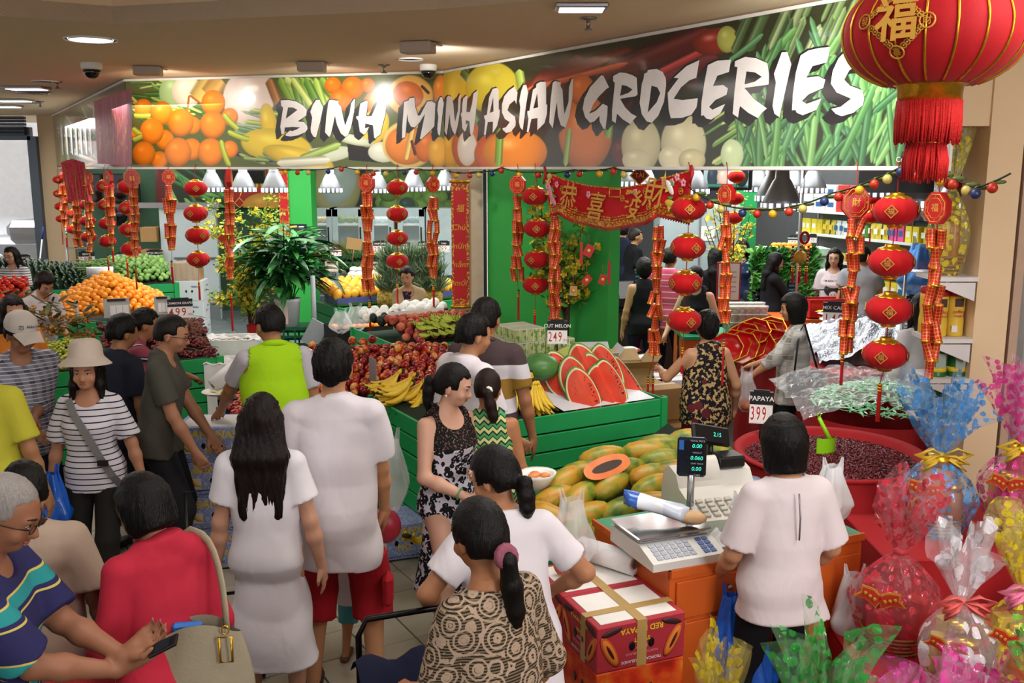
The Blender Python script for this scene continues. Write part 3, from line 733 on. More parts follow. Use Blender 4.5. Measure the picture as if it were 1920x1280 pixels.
let(890,130,9.144,'1340 230 1380 200 1475 220 1470 290 1505 350 1520 600 1540 765 1610 560 1620 300 1665 165 1688 170 1670 500 1620 800 1560 1000 1480 960 1430 800 1410 550 1340 1010 1280 910 1300 560')
let(1080,100,7.528,'355 310 385 315 465 480 430 500 330 600 240 720 185 855 280 810 380 710 445 745 440 870 415 1070 390 1065 335 960 330 880 260 960 200 980 130 900 95 780 120 640 200 480')
let(1080,100,7.528,'525 320 620 270 700 275 800 310 855 345 868 580 840 605 620 640 690 760 780 850 855 890 800 950 770 1000 660 930 580 850 560 985 510 950 510 800 550 420 525 390','645 445 720 460 800 510 740 560 620 600')
let(1080,100,7.528,'965 285 1005 270 1015 235 1140 220 1220 260 1265 350 1270 450 1240 680 1160 880 1070 980 1000 960 930 860 900 700 930 430 955 360','1065 455 1150 480 1190 560 1140 690 1010 840')
let(1080,100,7.528,'1738 97 1697 344 1600 380 1480 480 1375 640 1500 660 1718 632 1700 760 1629 866 1500 910 1340 915 1310 800 1295 560 1450 350 1380 345 1560 180')
let(1290,60,5.485,'205 340 300 295 440 285 420 410 300 450 255 555 360 545 410 580 395 645 280 700 215 770 250 800 380 740 330 840 240 900 190 890 160 855 135 860 140 720 170 520')
let(1290,60,5.485,'485 300 590 255 700 270 815 320 832 430 830 540 580 575 680 690 810 785 760 830 720 885 620 830 535 760 515 880 460 840 480 600 510 360 480 355','600 405 690 415 760 460 690 510 580 540')
let(1290,60,5.485,'965 210 1020 205 1060 330 1010 560 940 875 890 840 870 760 905 520 885 430')
let(1290,60,5.485,'1160 240 1240 190 1350 165 1460 155 1430 310 1280 350 1215 470 1340 455 1410 490 1390 575 1240 640 1170 710 1220 740 1370 685 1320 800 1180 855 1120 830 1105 800 1070 805 1080 640 1110 420')
let(1290,60,5.485,'1655 160 1760 120 1900 125 1860 330 1760 340 1660 390 1605 490 1660 550 1790 600 1810 680 1800 750 1700 830 1580 865 1520 840 1475 790 1570 770 1680 685 1530 620 1470 530 1490 400 1550 270')
sign=E_('shop_sign',(-.7,10.276,2.6),0,'long printed grocery shop sign with big white brush letters over fruit and vegetables','sign')
ZB,ZT=2.605,3.575
def texface(a,b,ppm=230):
 L=(b-a).length;w,h=int(L*ppm),int((ZT-ZB)*ppm);u=(np.arange(w)+.5)/w;v=(np.arange(h)+.5)/h
 P=np.zeros((h,w,3));P[...,0]=a.x+(b.x-a.x)*u[None,:];P[...,1]=a.y+(b.y-a.y)*u[None,:];P[...,2]=(ZT+(ZB-ZT)*v)[:,None]
 return pixof(P)
def collage(p,face):
 D,S=p.disc,p.stalk;rr=np.random.RandomState(3)
 if face==0:
  for i in range(40):S(rr.uniform(105,250),rr.uniform(190,320),rr.uniform(105,250),rr.uniform(190,320),4,['7d9a50','d8cfc0','b9c48a','e08a30'][i%4])
  for x in range(116,176,9):S(x,235,x+4,290,3.4,'f0ebe6');S(x+3,238,x+6,292,1.6,'1c1616')
  return
 if face==1:
  for i in range(46):
   x,y=rr.uniform(240,340),rr.uniform(150,215);S(x,y,x+rr.uniform(30,80),y+rr.uniform(-10,45),rr.uniform(2,6),['5f8a3a','8db04a','3c6a2c','b4c25a'][i%4])
  D(325,172,26,32,'a9c884',10,.2);D(352,172,30,30,'efe2c4',0,.25);S(398,150,372,190,24,'d2b25e');S(415,148,392,180,20,'c89a4a')
  D(468,182,50,55,'f3dfd2',20,.15);S(505,148,525,200,10,'a8703c')
  for i in range(16):x,y=rr.uniform(430,470),rr.uniform(200,260);S(x,y,x+rr.uniform(60,110),y+rr.uniform(0,28),rr.uniform(2,5),['8fae74','6d9468','b6c95e','9fb88a'][i%4])
  D(505,232,16,40,'f2cf3a',-10);D(520,275,70,34,'f4d43c',10,.3)
  for i in range(10):x=rr.uniform(430,520);S(x,rr.uniform(285,300),x+50,rr.uniform(300,314),4,['6d9468','3b2244','95ab5c'][i%3])
  for x,y,r in((252,250,9),(270,203,17),(300,300,16),(432,219,16),(432,280,16),(362,235,16),(310,262,18),(305,212,21),(401,193,23),(286,246,23),(360,280,20),(271,288,22),(340,230,25),(335,285,26),(400,234,25),(396,285,25)):D(x,y,r,r*1.08,'f58a1c',0,.42,.3)
  for a in((252,216,284,216),(250,240,266,252),(250,262,268,254),(420,214,448,242),(415,262,432,312),(428,246,470,262)):S(*a,6,'b3c238',bend=.15)
  S(356,178,352,210,2,'b0621c');S(356,178,380,196,2,'b0621c')
  for i in range(16):x=rr.uniform(520,620);S(x,146,x+rr.uniform(10,60),rr.uniform(185,250),rr.uniform(5,10),['9fbf50','7fa63c','c0d070','5f8a34'][i%4])
  D(600,292,70,16,'d7dfc4',-8,.2);D(560,296,70,20,'f3cf3a',14);S(560,300,640,270,8,'a6c45c');S(520,306,620,300,10,'e4e3cc')
  p.poly([(650,250),(720,250),(715,305),(655,300)],'1c1614')
  for x,y,r in((625,160,16),(662,165,22),(640,188,22),(706,193,24),(690,160,14)):D(x,y,r,r,'f07818',0,.4)
  D(700,240,28,40,'f6cf36',30);D(664,262,40,10,'d4dcbc',12);D(720,285,30,20,'dfe2cc',0,.2)
  D(768,270,52,46,'f6d27a',0,.2);D(764,272,42,38,'ee8a2c',0,.3);S(775,240,762,300,6,'f4c868');D(800,275,22,30,'e87a22',10);S(772,262,780,292,3,'5c2412')
  D(770,180,44,40,'f2b85a',0,.2);D(766,178,30,26,'e2742c',20,.3);S(790,160,806,176,3,'4a1a10');D(826,170,14,30,'e8871e');D(822,285,20,30,'f2b02c')
 if face==2:
  D(858,210,34,110,'e5c02e',0,.3);D(846,280,18,40,'f0b32c');S(868,132,892,160,9,'4c6a2a');S(880,200,915,268,10,'5d7f34')
  D(925,165,52,50,'dcc936',0,.25);S(975,130,985,190,10,'a8c050');D(882,275,34,46,'d2602c',0,.3);D(878,278,19,34,'ece2d8',0,.15);D(930,290,40,40,'d9582c')
  D(968,285,62,44,'ee8c34',0,.3,.6);S(940,240,936,312,8,'7db04a')
  for a in((985,190,1110,120,34,'8a2c1a'),(1000,165,1200,105,30,'7c2618'),(1080,190,1340,70,46,'3c1114'),(1120,150,1340,60,26,'5e1a18'),(1160,190,1350,110,34,'551417')):S(*a,)
  S(990,168,1180,118,7,'d8603a');S(1210,150,1340,86,8,'b83a34');D(1345,78,46,26,'8e2a1c',-10,.4,.9);D(1366,74,20,26,'b0b254',0,.3)
  D(1100,250,52,72,'f0863a',0,.35,.5);D(1092,168,26,30,'e87830');S(1070,240,1062,312,6,'a6c860');S(1150,180,1142,260,9,'8ab84e');D(1166,285,18,28,'6a2416')
  D(1204,272,38,54,'dcd3a6',0,.3);D(1196,300,28,22,'e3dab0',0,.2);D(1284,270,44,58,'ded6aa',0,.3);D(1262,296,26,24,'e6deb6',0,.2);D(1300,300,26,22,'d8cf9e')
  for i in range(46):
   x,y=rr.uniform(1370,1640),rr.uniform(-30,130);L=rr.uniform(60,150);S(x,y+L*.5,x+L*.45,y-L*.5,rr.uniform(5,12),['4a6238','5f7848','364e2e','7f9064'][i%4])
  for i in range(30):
   x,y=rr.uniform(1320,1420),rr.uniform(200,310);L=rr.uniform(50,110);S(x,y+L*.3,x+L,y-L*.35,rr.uniform(3,6),['9db85a','7fa350','b9c47c','5f8a40'][i%4])
  for i in range(150):
   x,y=rr.uniform(1380,1790),rr.uniform(90,330);L=rr.uniform(80,170);a=rr.uniform(.9,2.3)if i%3 else rr.uniform(.5,1.2)
   S(x-L*.5*cos(a)*.8,y+L*.5*sin(a),x+L*.5*cos(a)*.8,y-L*.5*sin(a),rr.uniform(5,9),['45743f','588a48','35603a','6a9656','4f8050'][i%5],bend=rr.uniform(-.12,.12))
  D(1375,290,22,30,'c2d2a0',0,.2)
KX=mat('white_letter','e2dcd9',.3,spec=.5)
for fi in range(3):
 a,b=SP[fi],SP[fi+1];X,Y=texface(a,b,120 if fi==0 else 240);p=Paint(X,Y,('4a5230','56602e','262c18')[fi]);collage(p,fi)
 n_=V3(((b-a).y,-(b-a).x,0)).normalized()
 msk=np.zeros(X.shape,bool)
 if fi:
  for L_ in LET:
   cx=sum(q[0]for q in L_[0])/len(L_[0]);k=.55+.5*(cx-520)/1100
   if(fi==1)!=(cx<800):
    if not(740<cx<830):continue
   for t in np.linspace(0,1,7):
    for w_ in((-2.2,0),(2.2,0),(0,-2.2),(0,2.2),(0,0))if t==0 else((0,0),(-1.5,1)):
     for P_ in L_[:1]:
      msk|=p.inside([(x-12*k*t*1.1+w_[0]*k*1.3,y+15*k*t+w_[1]*k*1.3)for x,y in P_])
  p.I[msk]=rgb('141012')
  for L_ in LET:
   for P_ in L_[1:]:
    pass
 sgm=printmat('sign_print',p.image('sign_print'),.25,.5,.6)
 ins=n_*.02
 uvquad('printed_panel',[a+n_*.012+V3((0,0,ZB)),b+n_*.012+V3((0,0,ZB)),b+n_*.012+V3((0,0,ZT)),a+n_*.012+V3((0,0,ZT))],sgm,sign).matrix_parent_inverse=sign.matrix_world.inverted()if False else MT((.7,-10.276,-2.6))
 d=(b-a);L=d.length;rz=math.atan2(d.y,d.x);off=V3((.7,-10.276,-2.6))
 m=MB();m.box((L/2,.015,.485),(L,.03,1.0));m.obj('backing',WHITE,sign,a+off+V3((0,0,2.6)),(0,0,rz))
 for z in(2.6,3.575):
  m=MB();m.box((L/2,-.01,0),(L,.03,.022));m.obj('edge_strip',mat('sign_edge','d9d6d0',.4),sign,a+off+V3((0,0,z)),(0,0,rz))
m=MB();m.box((-.01,0,.49),(.02,.04,1.0));m.obj('end_strip',MATS['sign_edge'],sign,SP[3]+V3((.7,-10.276,0)),(0,0,math.atan2(-5.03,3.05)))
for L_ in LET:
 cx=sum(q[0]for q in L_[0])/len(L_[0]);fi=1 if cx<828 else 2;a,b=SP[fi],SP[fi+1];d=(b-a).normalized();n_=V3((d.y,-d.x,0));q0=a+n_*.014
 cu=bpy.data.curves.new('l','CURVE');cu.dimensions='2D';cu.fill_mode='BOTH';cu.extrude=.001
 for P_ in L_:
  sp=cu.splines.new('POLY');sp.points.add(len(P_)-1);sp.use_cyclic_u=True
  for k,(x,y)in enumerate(P_):
   r=V3(ray(x,y));o=V3((0,0,H));t=(q0-o).dot(n_)/r.dot(n_);h_=o+r*t;sp.points[k].co=((h_-q0).dot(d),h_.z-3.1,0,1)
 o=bpy.data.objects.new('l',cu);link(o);me=bpy.data.meshes.new_from_object(o.evaluated_get(bpy.context.evaluated_depsgraph_get()));bpy.data.objects.remove(o);me.materials.clear()
 lo=mobj('letter',me,KX,sign);lo.matrix_local=MT((.7,-10.276,-2.6))@fmx(q0+V3((0,0,3.1)),n_)
 # red greeting banner over the left return, seam lines, maker's plate
a,b=SP[0],SP[1];d=(b-a).normalized();n_=V3((d.y,-d.x,0))
def onface(fi,px,py,off=.02):
 a,b=SP[fi],SP[fi+1];d=(b-a).normalized();n_=V3((d.y,-d.x,0));q0=a+n_*off;r=V3(ray(px,py));o=V3((0,0,H));return o+r*((q0-o).dot(n_)/r.dot(n_))
def px_uvpaint(w,h,base):X,Y=np.meshgrid(np.arange(w)+.5,np.arange(h)+.5);return Paint(X,Y,base)
p=px_uvpaint(300,160,'a83a48');rr=np.random.RandomState(5)
for i in range(60):x=rr.uniform(0,300);p.stalk(x,0,x+rr.uniform(-6,6),160,2,['b8505c','9a3440','b06a78'][i%3])
for i in range(70):x=25+(i%5)*5+rr.uniform(-4,4)if i<20 else rr.uniform(80,280);y=rr.uniform(40,120);p.stalk(x,y,x+rr.uniform(-3,3),y+rr.uniform(6,22),1.8,'d9a326')
bn=uvquad('greeting_banner',[onface(0,183,307,.05),onface(0,247,309,.05),onface(0,247,165,.05),onface(0,176,190,.05)],printmat('banner_print',p.image('banner_print'),.6))
tag(bn,'faded red greeting banner with gold writing over the narrow left end of the sign','banner')
pl=E_('maker_plate',onface(2,1732,308,.04),0,"small black sign-maker's plate at the lower right end of the big sign",'plate')
a_=[onface(2,1690,317,.03),onface(2,1768,319,.03),onface(2,1768,292,.03),onface(2,1690,292,.03)];c_=pl.location.copy();
m=MB();m.poly([q-c_ for q in a_]);m.obj('plate',mat('plate_black','17171b',.4),pl)
d2=(SP[3]-SP[2]).normalized();n2=V3((d2.y,-d2.x,0))
for tx,yy,sz in(('Central Sign C',299,.042),('9793 2981',309,.042)):
 text(tx,sz,KX,pl,fmx(onface(2,1716,yy,.034)-c_,n2))
 # ---------------------------------------------------------------- things on the ceiling
def ctag(px,py):return G(px,py,3.6)
def downlight(px,py,r,lab,on=1,grp=None):
 e=E_('ceiling_downlight',ctag(px,py)-V3((0,0,.0)),0,lab,'ceiling light',grp)
 m=MB();m.lathe([(r*1.18,-.012),(r*1.2,0),(r,.0),(r*.96,-.012)],24,cap=0);m.obj('rim',WHITE,e)
 m=MB();m.lathe([(.001,-.004),(r,-.004)],24);m.obj('lens',mat('lamp_lens','fff4ee',.3,emit=3.5)if on else STEEL,e);return e
downlight(170,73,.17,'round recessed downlight nearest the ceiling coffer, above the left dome camera')
downlight(770,110,.10,'round unlit downlight above the dome camera in the sign corner',0)
downlight(85,152,.13,'flat round vent-like downlight left of the dome camera near the entrance',0)
for k,(px,py)in enumerate(((50,163),(25,186),(8,197),(1090,9))):
 e=E_('panel_downlight',ctag(px,py),0,('bright square downlight at the top edge above the long sign' if k==3 else('violet-white panel light over the entrance, first of three','violet-white panel light over the entrance, middle of three','violet-white panel light over the entrance, farthest of three')[k]),'ceiling light','panel lights in the ceiling')
 s_=.13 if k==3 else .2;m=MB();m.box((0,0,-.015),(s_*2.5,s_*1.5,.03),bev=.008);m.obj('frame',STEEL,e)
 MB().box((0,0,-.033),(s_*2.1,s_*1.2,.006)).obj('lens',mat('violet_lens','efe2ff',.3,emit=5),e)
for k,(px,py)in enumerate(((60,172),(52,190))):
 e=E_('air_vent',ctag(px,py),0,('round grey air vent in the ceiling beside the panel lights','farther round grey air vent over the glass entrance')[k],'vent','ceiling vents')
 for q in range(4):m=MB();m.lathe([(.22-q*.05,-.02),(.20-q*.05,-.006),(.195-q*.05,-.02)],20,cap=0);m.obj('ring',STEEL,e)
for k,(px,py)in enumerate(((107,153),(720,121),(1103,33),(75,190))):
 e=E_('sprinkler',ctag(px,py),0,('fire sprinkler head beside the left dome camera','fire sprinkler head over the middle of the sign','fire sprinkler head above the letters of the long sign','small fire sprinkler head near the entrance')[k],'sprinkler','ceiling sprinklers')
 m=MB();m.lathe([(.06,0),(.055,-.012),(.015,-.02),(.012,-.07),(.03,-.075),(.03,-.082),(.001,-.082)],14);m.obj('head',mat('chrome_dark','8a8580',.3,metal=.8),e)
for k,(px,py)in enumerate(((171,117),(803,121))):
 e=E_('dome_camera',ctag(px,py),0,('dome security camera on the ceiling left of the sign','dome security camera in front of the bend of the sign')[k],'camera','dome cameras')
 s_=.095 if k==0 else .085;m=MB();m.lathe([(s_*.95,0),(s_*1.05,-.01),(s_,-s_*.6),(s_*.85,-s_*.72)],20);m.obj('housing',WHITE,e)
 m=MB();m.lathe([(s_*.85,-s_*.7),(s_*.8,-s_*1.1),(s_*.55,-s_*1.45),(s_*.2,-s_*1.6),(.001,-s_*1.62)],20);m.obj('dome',mat('dome_glass','08080a',.08,spec=.8),e)
for k,(px,py,tx,ty)in enumerate(((278,124,330,240),(585,116,620,240),(785,78,900,230),(1500,-60,1560,120))):
 p0=ctag(px,py);T_=onface(1 if k<2 else 2,tx,ty)
 e=E_('flood_light',p0,math.atan2(T_.y-p0.y,T_.x-p0.x)-PI/2,('white flood light on the ceiling lighting the left end of the sign','white flood light over the first letters of the sign','tilted flood light in front of the bend of the sign','flood light above the last letters of the sign')[k],'light','sign flood lights')
 m=MB();m.box((0,-.02,-.05),(.26,.16,.09),bev=.01);m.box((0,.06,-.02),(.30,.18,.012));m.obj('housing',mat('lamp_grey','b5a596',.5),e)
 MB().add([(-.11,.062,-.09),(.11,.062,-.09),(.11,.065,-.015),(-.11,.065,-.015)],[(0,1,2,3)]).obj('lens',mat('flood_lens','fff6ea',.3,emit=14),e)
 l=bpy.data.lights.new('flood','SPOT');l.energy=(44,44,60,60)[k];l.spot_size=2.2;l.spot_blend=.8;l.shadow_soft_size=.08;l.color=(1,.95,.88);o=bpy.data.objects.new('flood',l);link(o)
 o.location=p0+V3((0,0,-.1))+(T_-p0).normalized()*.15;o.rotation_euler=(T_-o.location).to_track_quat('-Z','Y').to_euler()
 # ================================================================ lanterns, firecrackers, banners
def depth(P):return(np.array(P)-[0,0,H])@_fw
RED=mat('lantern_velvet','b00a12',.75,var=.12,vs=40,sheen=.08,spec=.2)
RED_IN=mat('lantern_velvet_bright','d8201c',.75,var=.08,vs=40,sheen=.08,spec=.2)
GOLD=mat('gold_foil','d9a62c',.28,metal=.85,var=.25,vs=60);REDP=mat('red_plastic','b5161a',.35,var=.06)
GOLDP=mat('gold_print','cf9a3a',.4,metal=.35,var=.15,vs=50);TASS=mat('tassel_red','c4120f',.7,var=.2,vs=90,bump=.5,bs=220);BEAD=mat('bead_green','0d6a4c',.3);CORD=mat('cord_red','9c1512',.6)
def crackfn(nt):
 co=tco(nt);x=sepz(nt,co,0);y=sepz(nt,co,1);z=sepz(nt,co)
 a=mn(nt,'ARCTAN2',y,x);ga=mn(nt,'LESS_THAN',mn(nt,'ABSOLUTE',mn(nt,'SINE',mn(nt,'MULTIPLY',a,4.))),.17)
 gz=mn(nt,'LESS_THAN',mn(nt,'ABSOLUTE',mn(nt,'SINE',mn(nt,'MULTIPLY',z,9.4))),.16)
 nz=nd(nt,NZ,{'Vector':co,'Scale':9.});n=mn(nt,'GREATER_THAN',nz.outputs[0],.67)
 return mixc(nt,mn(nt,'MAXIMUM',mn(nt,'MAXIMUM',ga,gz),n),'b8141a','d8a136')
CRK=pat('firecracker_paper',crackfn,.32,.5,metal=.15)
lobe=lambda a,z:1-.045*abs(sin(6.5*a))**6
def ellprof(n=10,k=.68):return[(max(.30,sin(t)),-k*cos(t))for t in[.3+(PI-.6)*i/n for i in range(n+1)]]
LME=MB().lathe([(.30,-.655)]+[(sin(t)**.9,-.68*cos(t))for t in np.linspace(.34,PI-.34,13)]+[(.30,.655)],52,wob=lobe).mesh('lantern');LME.materials.append(RED)
LMEI=LME.copy();LMEI.materials.clear();LMEI.materials.append(RED_IN)
def scal(a,z):return 1+.10*cos(8*a)
CAPT=MB().lathe([(.50,.56),(.40,.66),(.31,.68),(.31,.78),(.27,.79),(.27,.66)],32,wob=None).lathe([(.30,.70),(.56,.60),(.60,.53)],32,wob=scal).mesh('cap_top');CAPT.materials.append(GOLD)
CAPB=MB().lathe([(.40,-.60),(.35,-.66),(.31,-.76),(.28,-.77),(.27,-.66)],24).lathe([(.30,-.66),(.50,-.60)],32,wob=scal).mesh('cap_bottom');CAPB.materials.append(GOLD)
m=MB();m.poly([(0,-.30,0),(.30,0,0),(0,.30,0),(-.30,0,0)],.012,mi=0);m.poly([(0,-.25,.013),(.25,0,.013),(0,.25,.013),(-.25,0,.013)],.004,mi=1)
DIA=m.mesh('plaque');DIA.materials.append(GOLDP);DIA.materials.append(mat('plaque_red','7d1010',.6))
def lantern(parent,loc,r,yaw,me=None,plq=True,drop=0):
 o=mobj('lantern',me or LME,None,parent,loc,(0,0,yaw));o.scale=(r,r,r)
 for cme,nm in((CAPT,'cap'),(CAPB,'rim')):mobj(nm,cme,None,o)
 if plq:
  for k in range(4):
   a=k*PI/2;p=V3((sin(a)*1.0,-cos(a)*1.0,0));q=mobj('plaque',DIA,None,o);q.matrix_local=fmx(p*.985,p)
   if abs(((a+yaw+PI)%(2*PI))-PI)<1.4:text('福',.30,GOLDP,o,fmx(p*1.008,p),name='character')
 return o
TSM=MB().lathe([(.02,0),(.16,-.02),(.18,-.1),(.20,-1.0),(.02,-1.0)],14,wob=lambda a,z:1+.12*sin(9*a)).mesh('tassel');TSM.materials.append(TASS)
def tassel(parent,loc,L,r,bead=True,name='tassel'):
 o=mobj(name,TSM,None,parent,loc);o.scale=(r*5,r*5,L)
 m=MB();[m.lathe([(r*1.1,z),(r*1.25,z-.006),(r*1.1,z-.012)],12,mi=0)for z in(-.004,-.022,-.04)]
 if bead:m.ball((0,0,r*.9),r*1.15,10,6,mi=1)
 m.obj('tassel_band',[GOLD,BEAD],parent,loc);return o
def lantern_string(pts,rpx,label,fi=2,off=.06,tas=None,Y=None,inner=False,plq=True,top=None,grp='lantern strings hanging below the shop sign',yaw0=0):
 W=[onface(fi,x,y,off)if Y is None else V(x,y,Y)for x,y in pts];r=rpx/F*depth(W[0])
 tp=W[0]+V3((0,0,.02));tp.z=max(2.60,W[0].z+r*.9)if top is None else top
 e=E_('lantern_string',tp,0,label,'lantern',grp);l=[p-tp for p in W]
 hk=(onface(fi,pts[0][0],313,.012)-tp)if Y is None else V3((0,0,3.6-tp.z));hk.z=2.64-tp.z if Y is None else hk.z
 m=MB();m.tube([hk,(0,0,0)]+l,.0035,5);m.obj('cord',CORD,e)
 rr=random.Random(int(pts[0][0]))
 for p in l:lantern(e,p,r*rr.uniform(.96,1.03),yaw0+rr.uniform(-.5,.5)-math.atan2(W[0].x,W[0].y),LMEI if inner else None,plq)
 if tas:
  (x0,y0),(x1,y1)=tas;a=(onface(fi,x0,y0,off)if Y is None else V(x0,y0,Y))-tp;b=(onface(fi,x1,y1,off)if Y is None else V(x1,y1,Y))-tp
  MB().tube([l[-1]-V3((0,0,r*.7)),a],.003,5).obj('tassel_cord',CORD,e);tassel(e,a,(a-b).length,r*.09,False)
 return e
CRM=MB().lathe([(.8,-1),(1,-.98),(1,-.78),(.96,-.76),(.96,.76),(1,.78),(1,.98),(.6,1)],12).mesh('firecracker');CRM.materials.append(CRK)
CRG=MB().lathe([(1.03,-1),(1.03,-.80)],12).mesh('foil_end');CRG.materials.append(GOLD)
OCT=MB();pts8=[(cos(PI/8+k*PI/4),0,sin(PI/8+k*PI/4)*1.18)for k in range(8)];OCT.poly([(x,-.3,z)for x,_,z in pts8][::-1],.6,n=(0,1,0));OCT=OCT.mesh('octagon');OCT.materials.append(REDP)
OCR=MB().tube([(x*.86,-.31,z*.86)for x,_,z in pts8],.035,5,closed=1).tube([(x*.62,-.31,z*.62)for x,_,z in pts8],.02,5,closed=1);
for k in range(8):
 a=k*PI/4;OCR.tube([(cos(a)*.74+.07*cos(q),-.31,sin(a)*.86+.07*sin(q))for q in np.linspace(0,5.2,7)],.022,4)
OCR=OCR.mesh('gold_border');OCR.materials.append(GOLDP)
def cracker_string(x,y0,y1,label,fi=2,off=.05,octa=None,yaw=0,tas=None,cl=None,x1=None,wpx=None,Y=None,char='福',double=False,seed=0):
 P=lambda a,b:onface(fi,a,b,off)if Y is None else V(a,b,Y)
 rr=random.Random(seed+int(x));x1=x if x1 is None else x1;a,b=P(x,y0),P(x1,y1);dp=depth(a);s=dp/F;tp=a.copy()
 if octa:tp=P(octa[0],octa[1]);
 tp.z=2.60 if octa else a.z+.02
 e=E_('firecracker_string',tp,0,label,'firecracker string','firecracker strings hanging below the shop sign')
 A,B_=a-tp,b-tp;hk=onface(fi,x,313,.012)-tp if Y is None else V3((0,0,.5));hk.z=2.64-tp.z
 MB().tube([hk,(0,0,0),A,B_]if octa else[(0,0,0),A,B_],.003,4).obj('cord',CORD,e)
 if octa:
  R_=octa[2]*s;o=mobj('octagon_plaque',OCT,None,e,P(octa[0],octa[1])-tp,(0,0,yaw-math.atan2(tp.x,tp.y)));o.scale=(R_,R_*.9,R_);mobj('gold_border',OCR,None,o)
  text(char,.62,GOLDP,o,fmx((0,-.305,0),(0,-1,0)),name='character',bold=.012)
 n=cl or max(4,int((y1-y0)/(wpx or 22)+.5));L=(A-B_).length/n;cr=L*.24
 for i in range(n):
  c=A+(B_-A)*((i+.5)/n)
  k=rr.choice((2,2,3));ph=rr.uniform(0,6.3)
  for j in range(k):
   q=ph+j*2*PI/k;d=V3((cos(q),sin(q)*.6,0));tl=rr.uniform(.05,.42);o=mobj('firecracker',CRM,None,e,c+d*cr*rr.uniform(.8,1.5),(-d.y*tl,d.x*tl*-1,rr.uniform(0,6)))
   o.rotation_euler=(d.y*tl,-d.x*tl,rr.uniform(0,6));o.scale=(cr,cr,L*rr.uniform(.50,.62));mobj('foil_end',CRG,None,o)
 if tas:
  t0,t1=P(*tas[0])-tp,P(*tas[1])-tp
  for dx in((-1,1)if double else(0,)):
   off_=V3((dx*cr*.8,0,0));MB().tube([B_,t0+off_],.0025,4).obj('tassel_cord',CORD,e);tassel(e,t0+off_,(t0-t1).length,cr*(.40 if tas[0][1]-y1>0 else .4),True)
 return e
LS=lantern_string;FSG=cracker_string
LS([(367,353),(367,400),(370,441),(372,486)],22,'string of four red lanterns before the white cool-room door',1,tas=((373,528),(373,562)))
LS([(745,352),(745,401),(745,446),(745,489)],21,'string of four red lanterns before the glass fridges, above the woman in tan jacket',1,tas=((745,532),(745,574)),yaw0=.3)
LS([(1003,368),(1007,428),(1007,486),(1004,534)],25,'string of four red lanterns beside the left end of the red greeting cloth',2,tas=((1003,580),(1003,622)))
LS([(1291,391),(1290,463),(1285,530),(1283,600)],33,'string of four red lanterns left of the woman in the patterned vest',2,tas=((1280,650),(1278,700)),yaw0=.2)
LS([(1680,395),(1671,491),(1667,580),(1660,664)],43,'string of four largest red lanterns, over the silver-wrapped sweets',2,tas=((1650,718),(1646,790)))
lg=[[(109,337),(110,363),(112,387),(115,410)],[(135,345),(136,373),(138,401),(137,430)],[(160,352),(163,384),(164,414),(166,444)],[(197,349),(199,384),(201,419),(201,452)],[(239,350),(241,390),(242,430),(245,467)]]
for k,(g_,r_,t_)in enumerate(zip(lg,(10,12.5,14.5,16.5,19),(((116,430),(118,458)),((147,478),(150,520)),((168,475),(167,525)),((202,480),(206,505)),((238,485),(240,520))))):
 LS(g_,r_,('smallest string of lanterns, farthest down the side of the shop by the entrance','second lantern string from the glass entrance, beside the pink hanging fan','middle lantern string of the cluster below the side sign','lantern string just left of the corner one in the side cluster','lantern string at the corner of the sign, over the 899 price tag')[k],0,tas=t_)
FSG(316,350,468,'firecracker string with octagon plaque left of the cool-room lanterns',1,octa=(316,332,13),tas=((322,492),(322,532)),x1=322)
FSG(430,357,522,'firecracker string with plaque seen edge-on, in front of the yellow blossom tree',1,octa=(430,334,15),yaw=1.45,tas=((433,550),(433,620)),x1=431)
FSG(688,363,545,'firecracker string left of the lanterns over the mangoes',1,octa=(688,343,16),yaw=-.5,tas=((693,566),(693,634)),x1=690)
FSG(812,371,520,'firecracker string at the left edge of the pillar with the red scroll',1,octa=(812,346,13),yaw=.5,tas=((813,534),(813,575)))
FSG(970,368,525,'firecracker string with gold plaque right beside the green panel',2,octa=(971,346,16),yaw=-.35,tas=((972,546),(972,600)))
FSG(1040,405,620,'firecracker string hanging from the left end of the red greeting cloth',2,tas=((1043,650),(1043,728)),wpx=23)
FSG(1234,425,665,'firecracker string hanging from the right end of the red greeting cloth',2,tas=((1220,708),(1218,800)),x1=1226,wpx=25,double=True)
FSG(1362,397,605,'firecracker string with angled plaque above the patterned vest',2,octa=(1362,366,19),yaw=-.75,tas=((1357,640),(1354,722)),x1=1358,wpx=24)
FSG(1607,412,660,'firecracker string with the dark red plaque left of the largest lanterns',2,octa=(1604,380,27),yaw=.25,tas=((1580,664),(1578,722)),x1=1586,wpx=30,char='財')
FSG(1757,430,708,'firecracker string right of the largest lanterns',2,octa=(1758,390,27),yaw=-.7,tas=((1744,730),(1744,745)),x1=1742,wpx=33)
for k,(x,y0,y1,ox,oy,r_,yw,tt)in enumerate(((118,348,425,117,331,8,1.2,((124,440),(125,462))),(143,352,462,146,335,9,.2,((148,480),(148,521))),(165,347,470,163,333,12,.0,((171,485),(168,529))),(205,352,455,203,333,12,-1.0,((211,462),(212,490))),(250,352,480,247,335,16,.05,((254,500),(255,540))))):
 FSG(x,y0,y1,('smallest firecracker string, by the glass entrance','second firecracker string from the glass entrance','firecracker string with a gold round-faced plaque in the middle of the side cluster','firecracker string with a narrow red plaque in the side cluster','firecracker string with a gold plaque at the corner of the sign')[k],0,off=.16,octa=(ox,oy,r_),yaw=yw,tas=tt,x1=x+4,wpx=16)
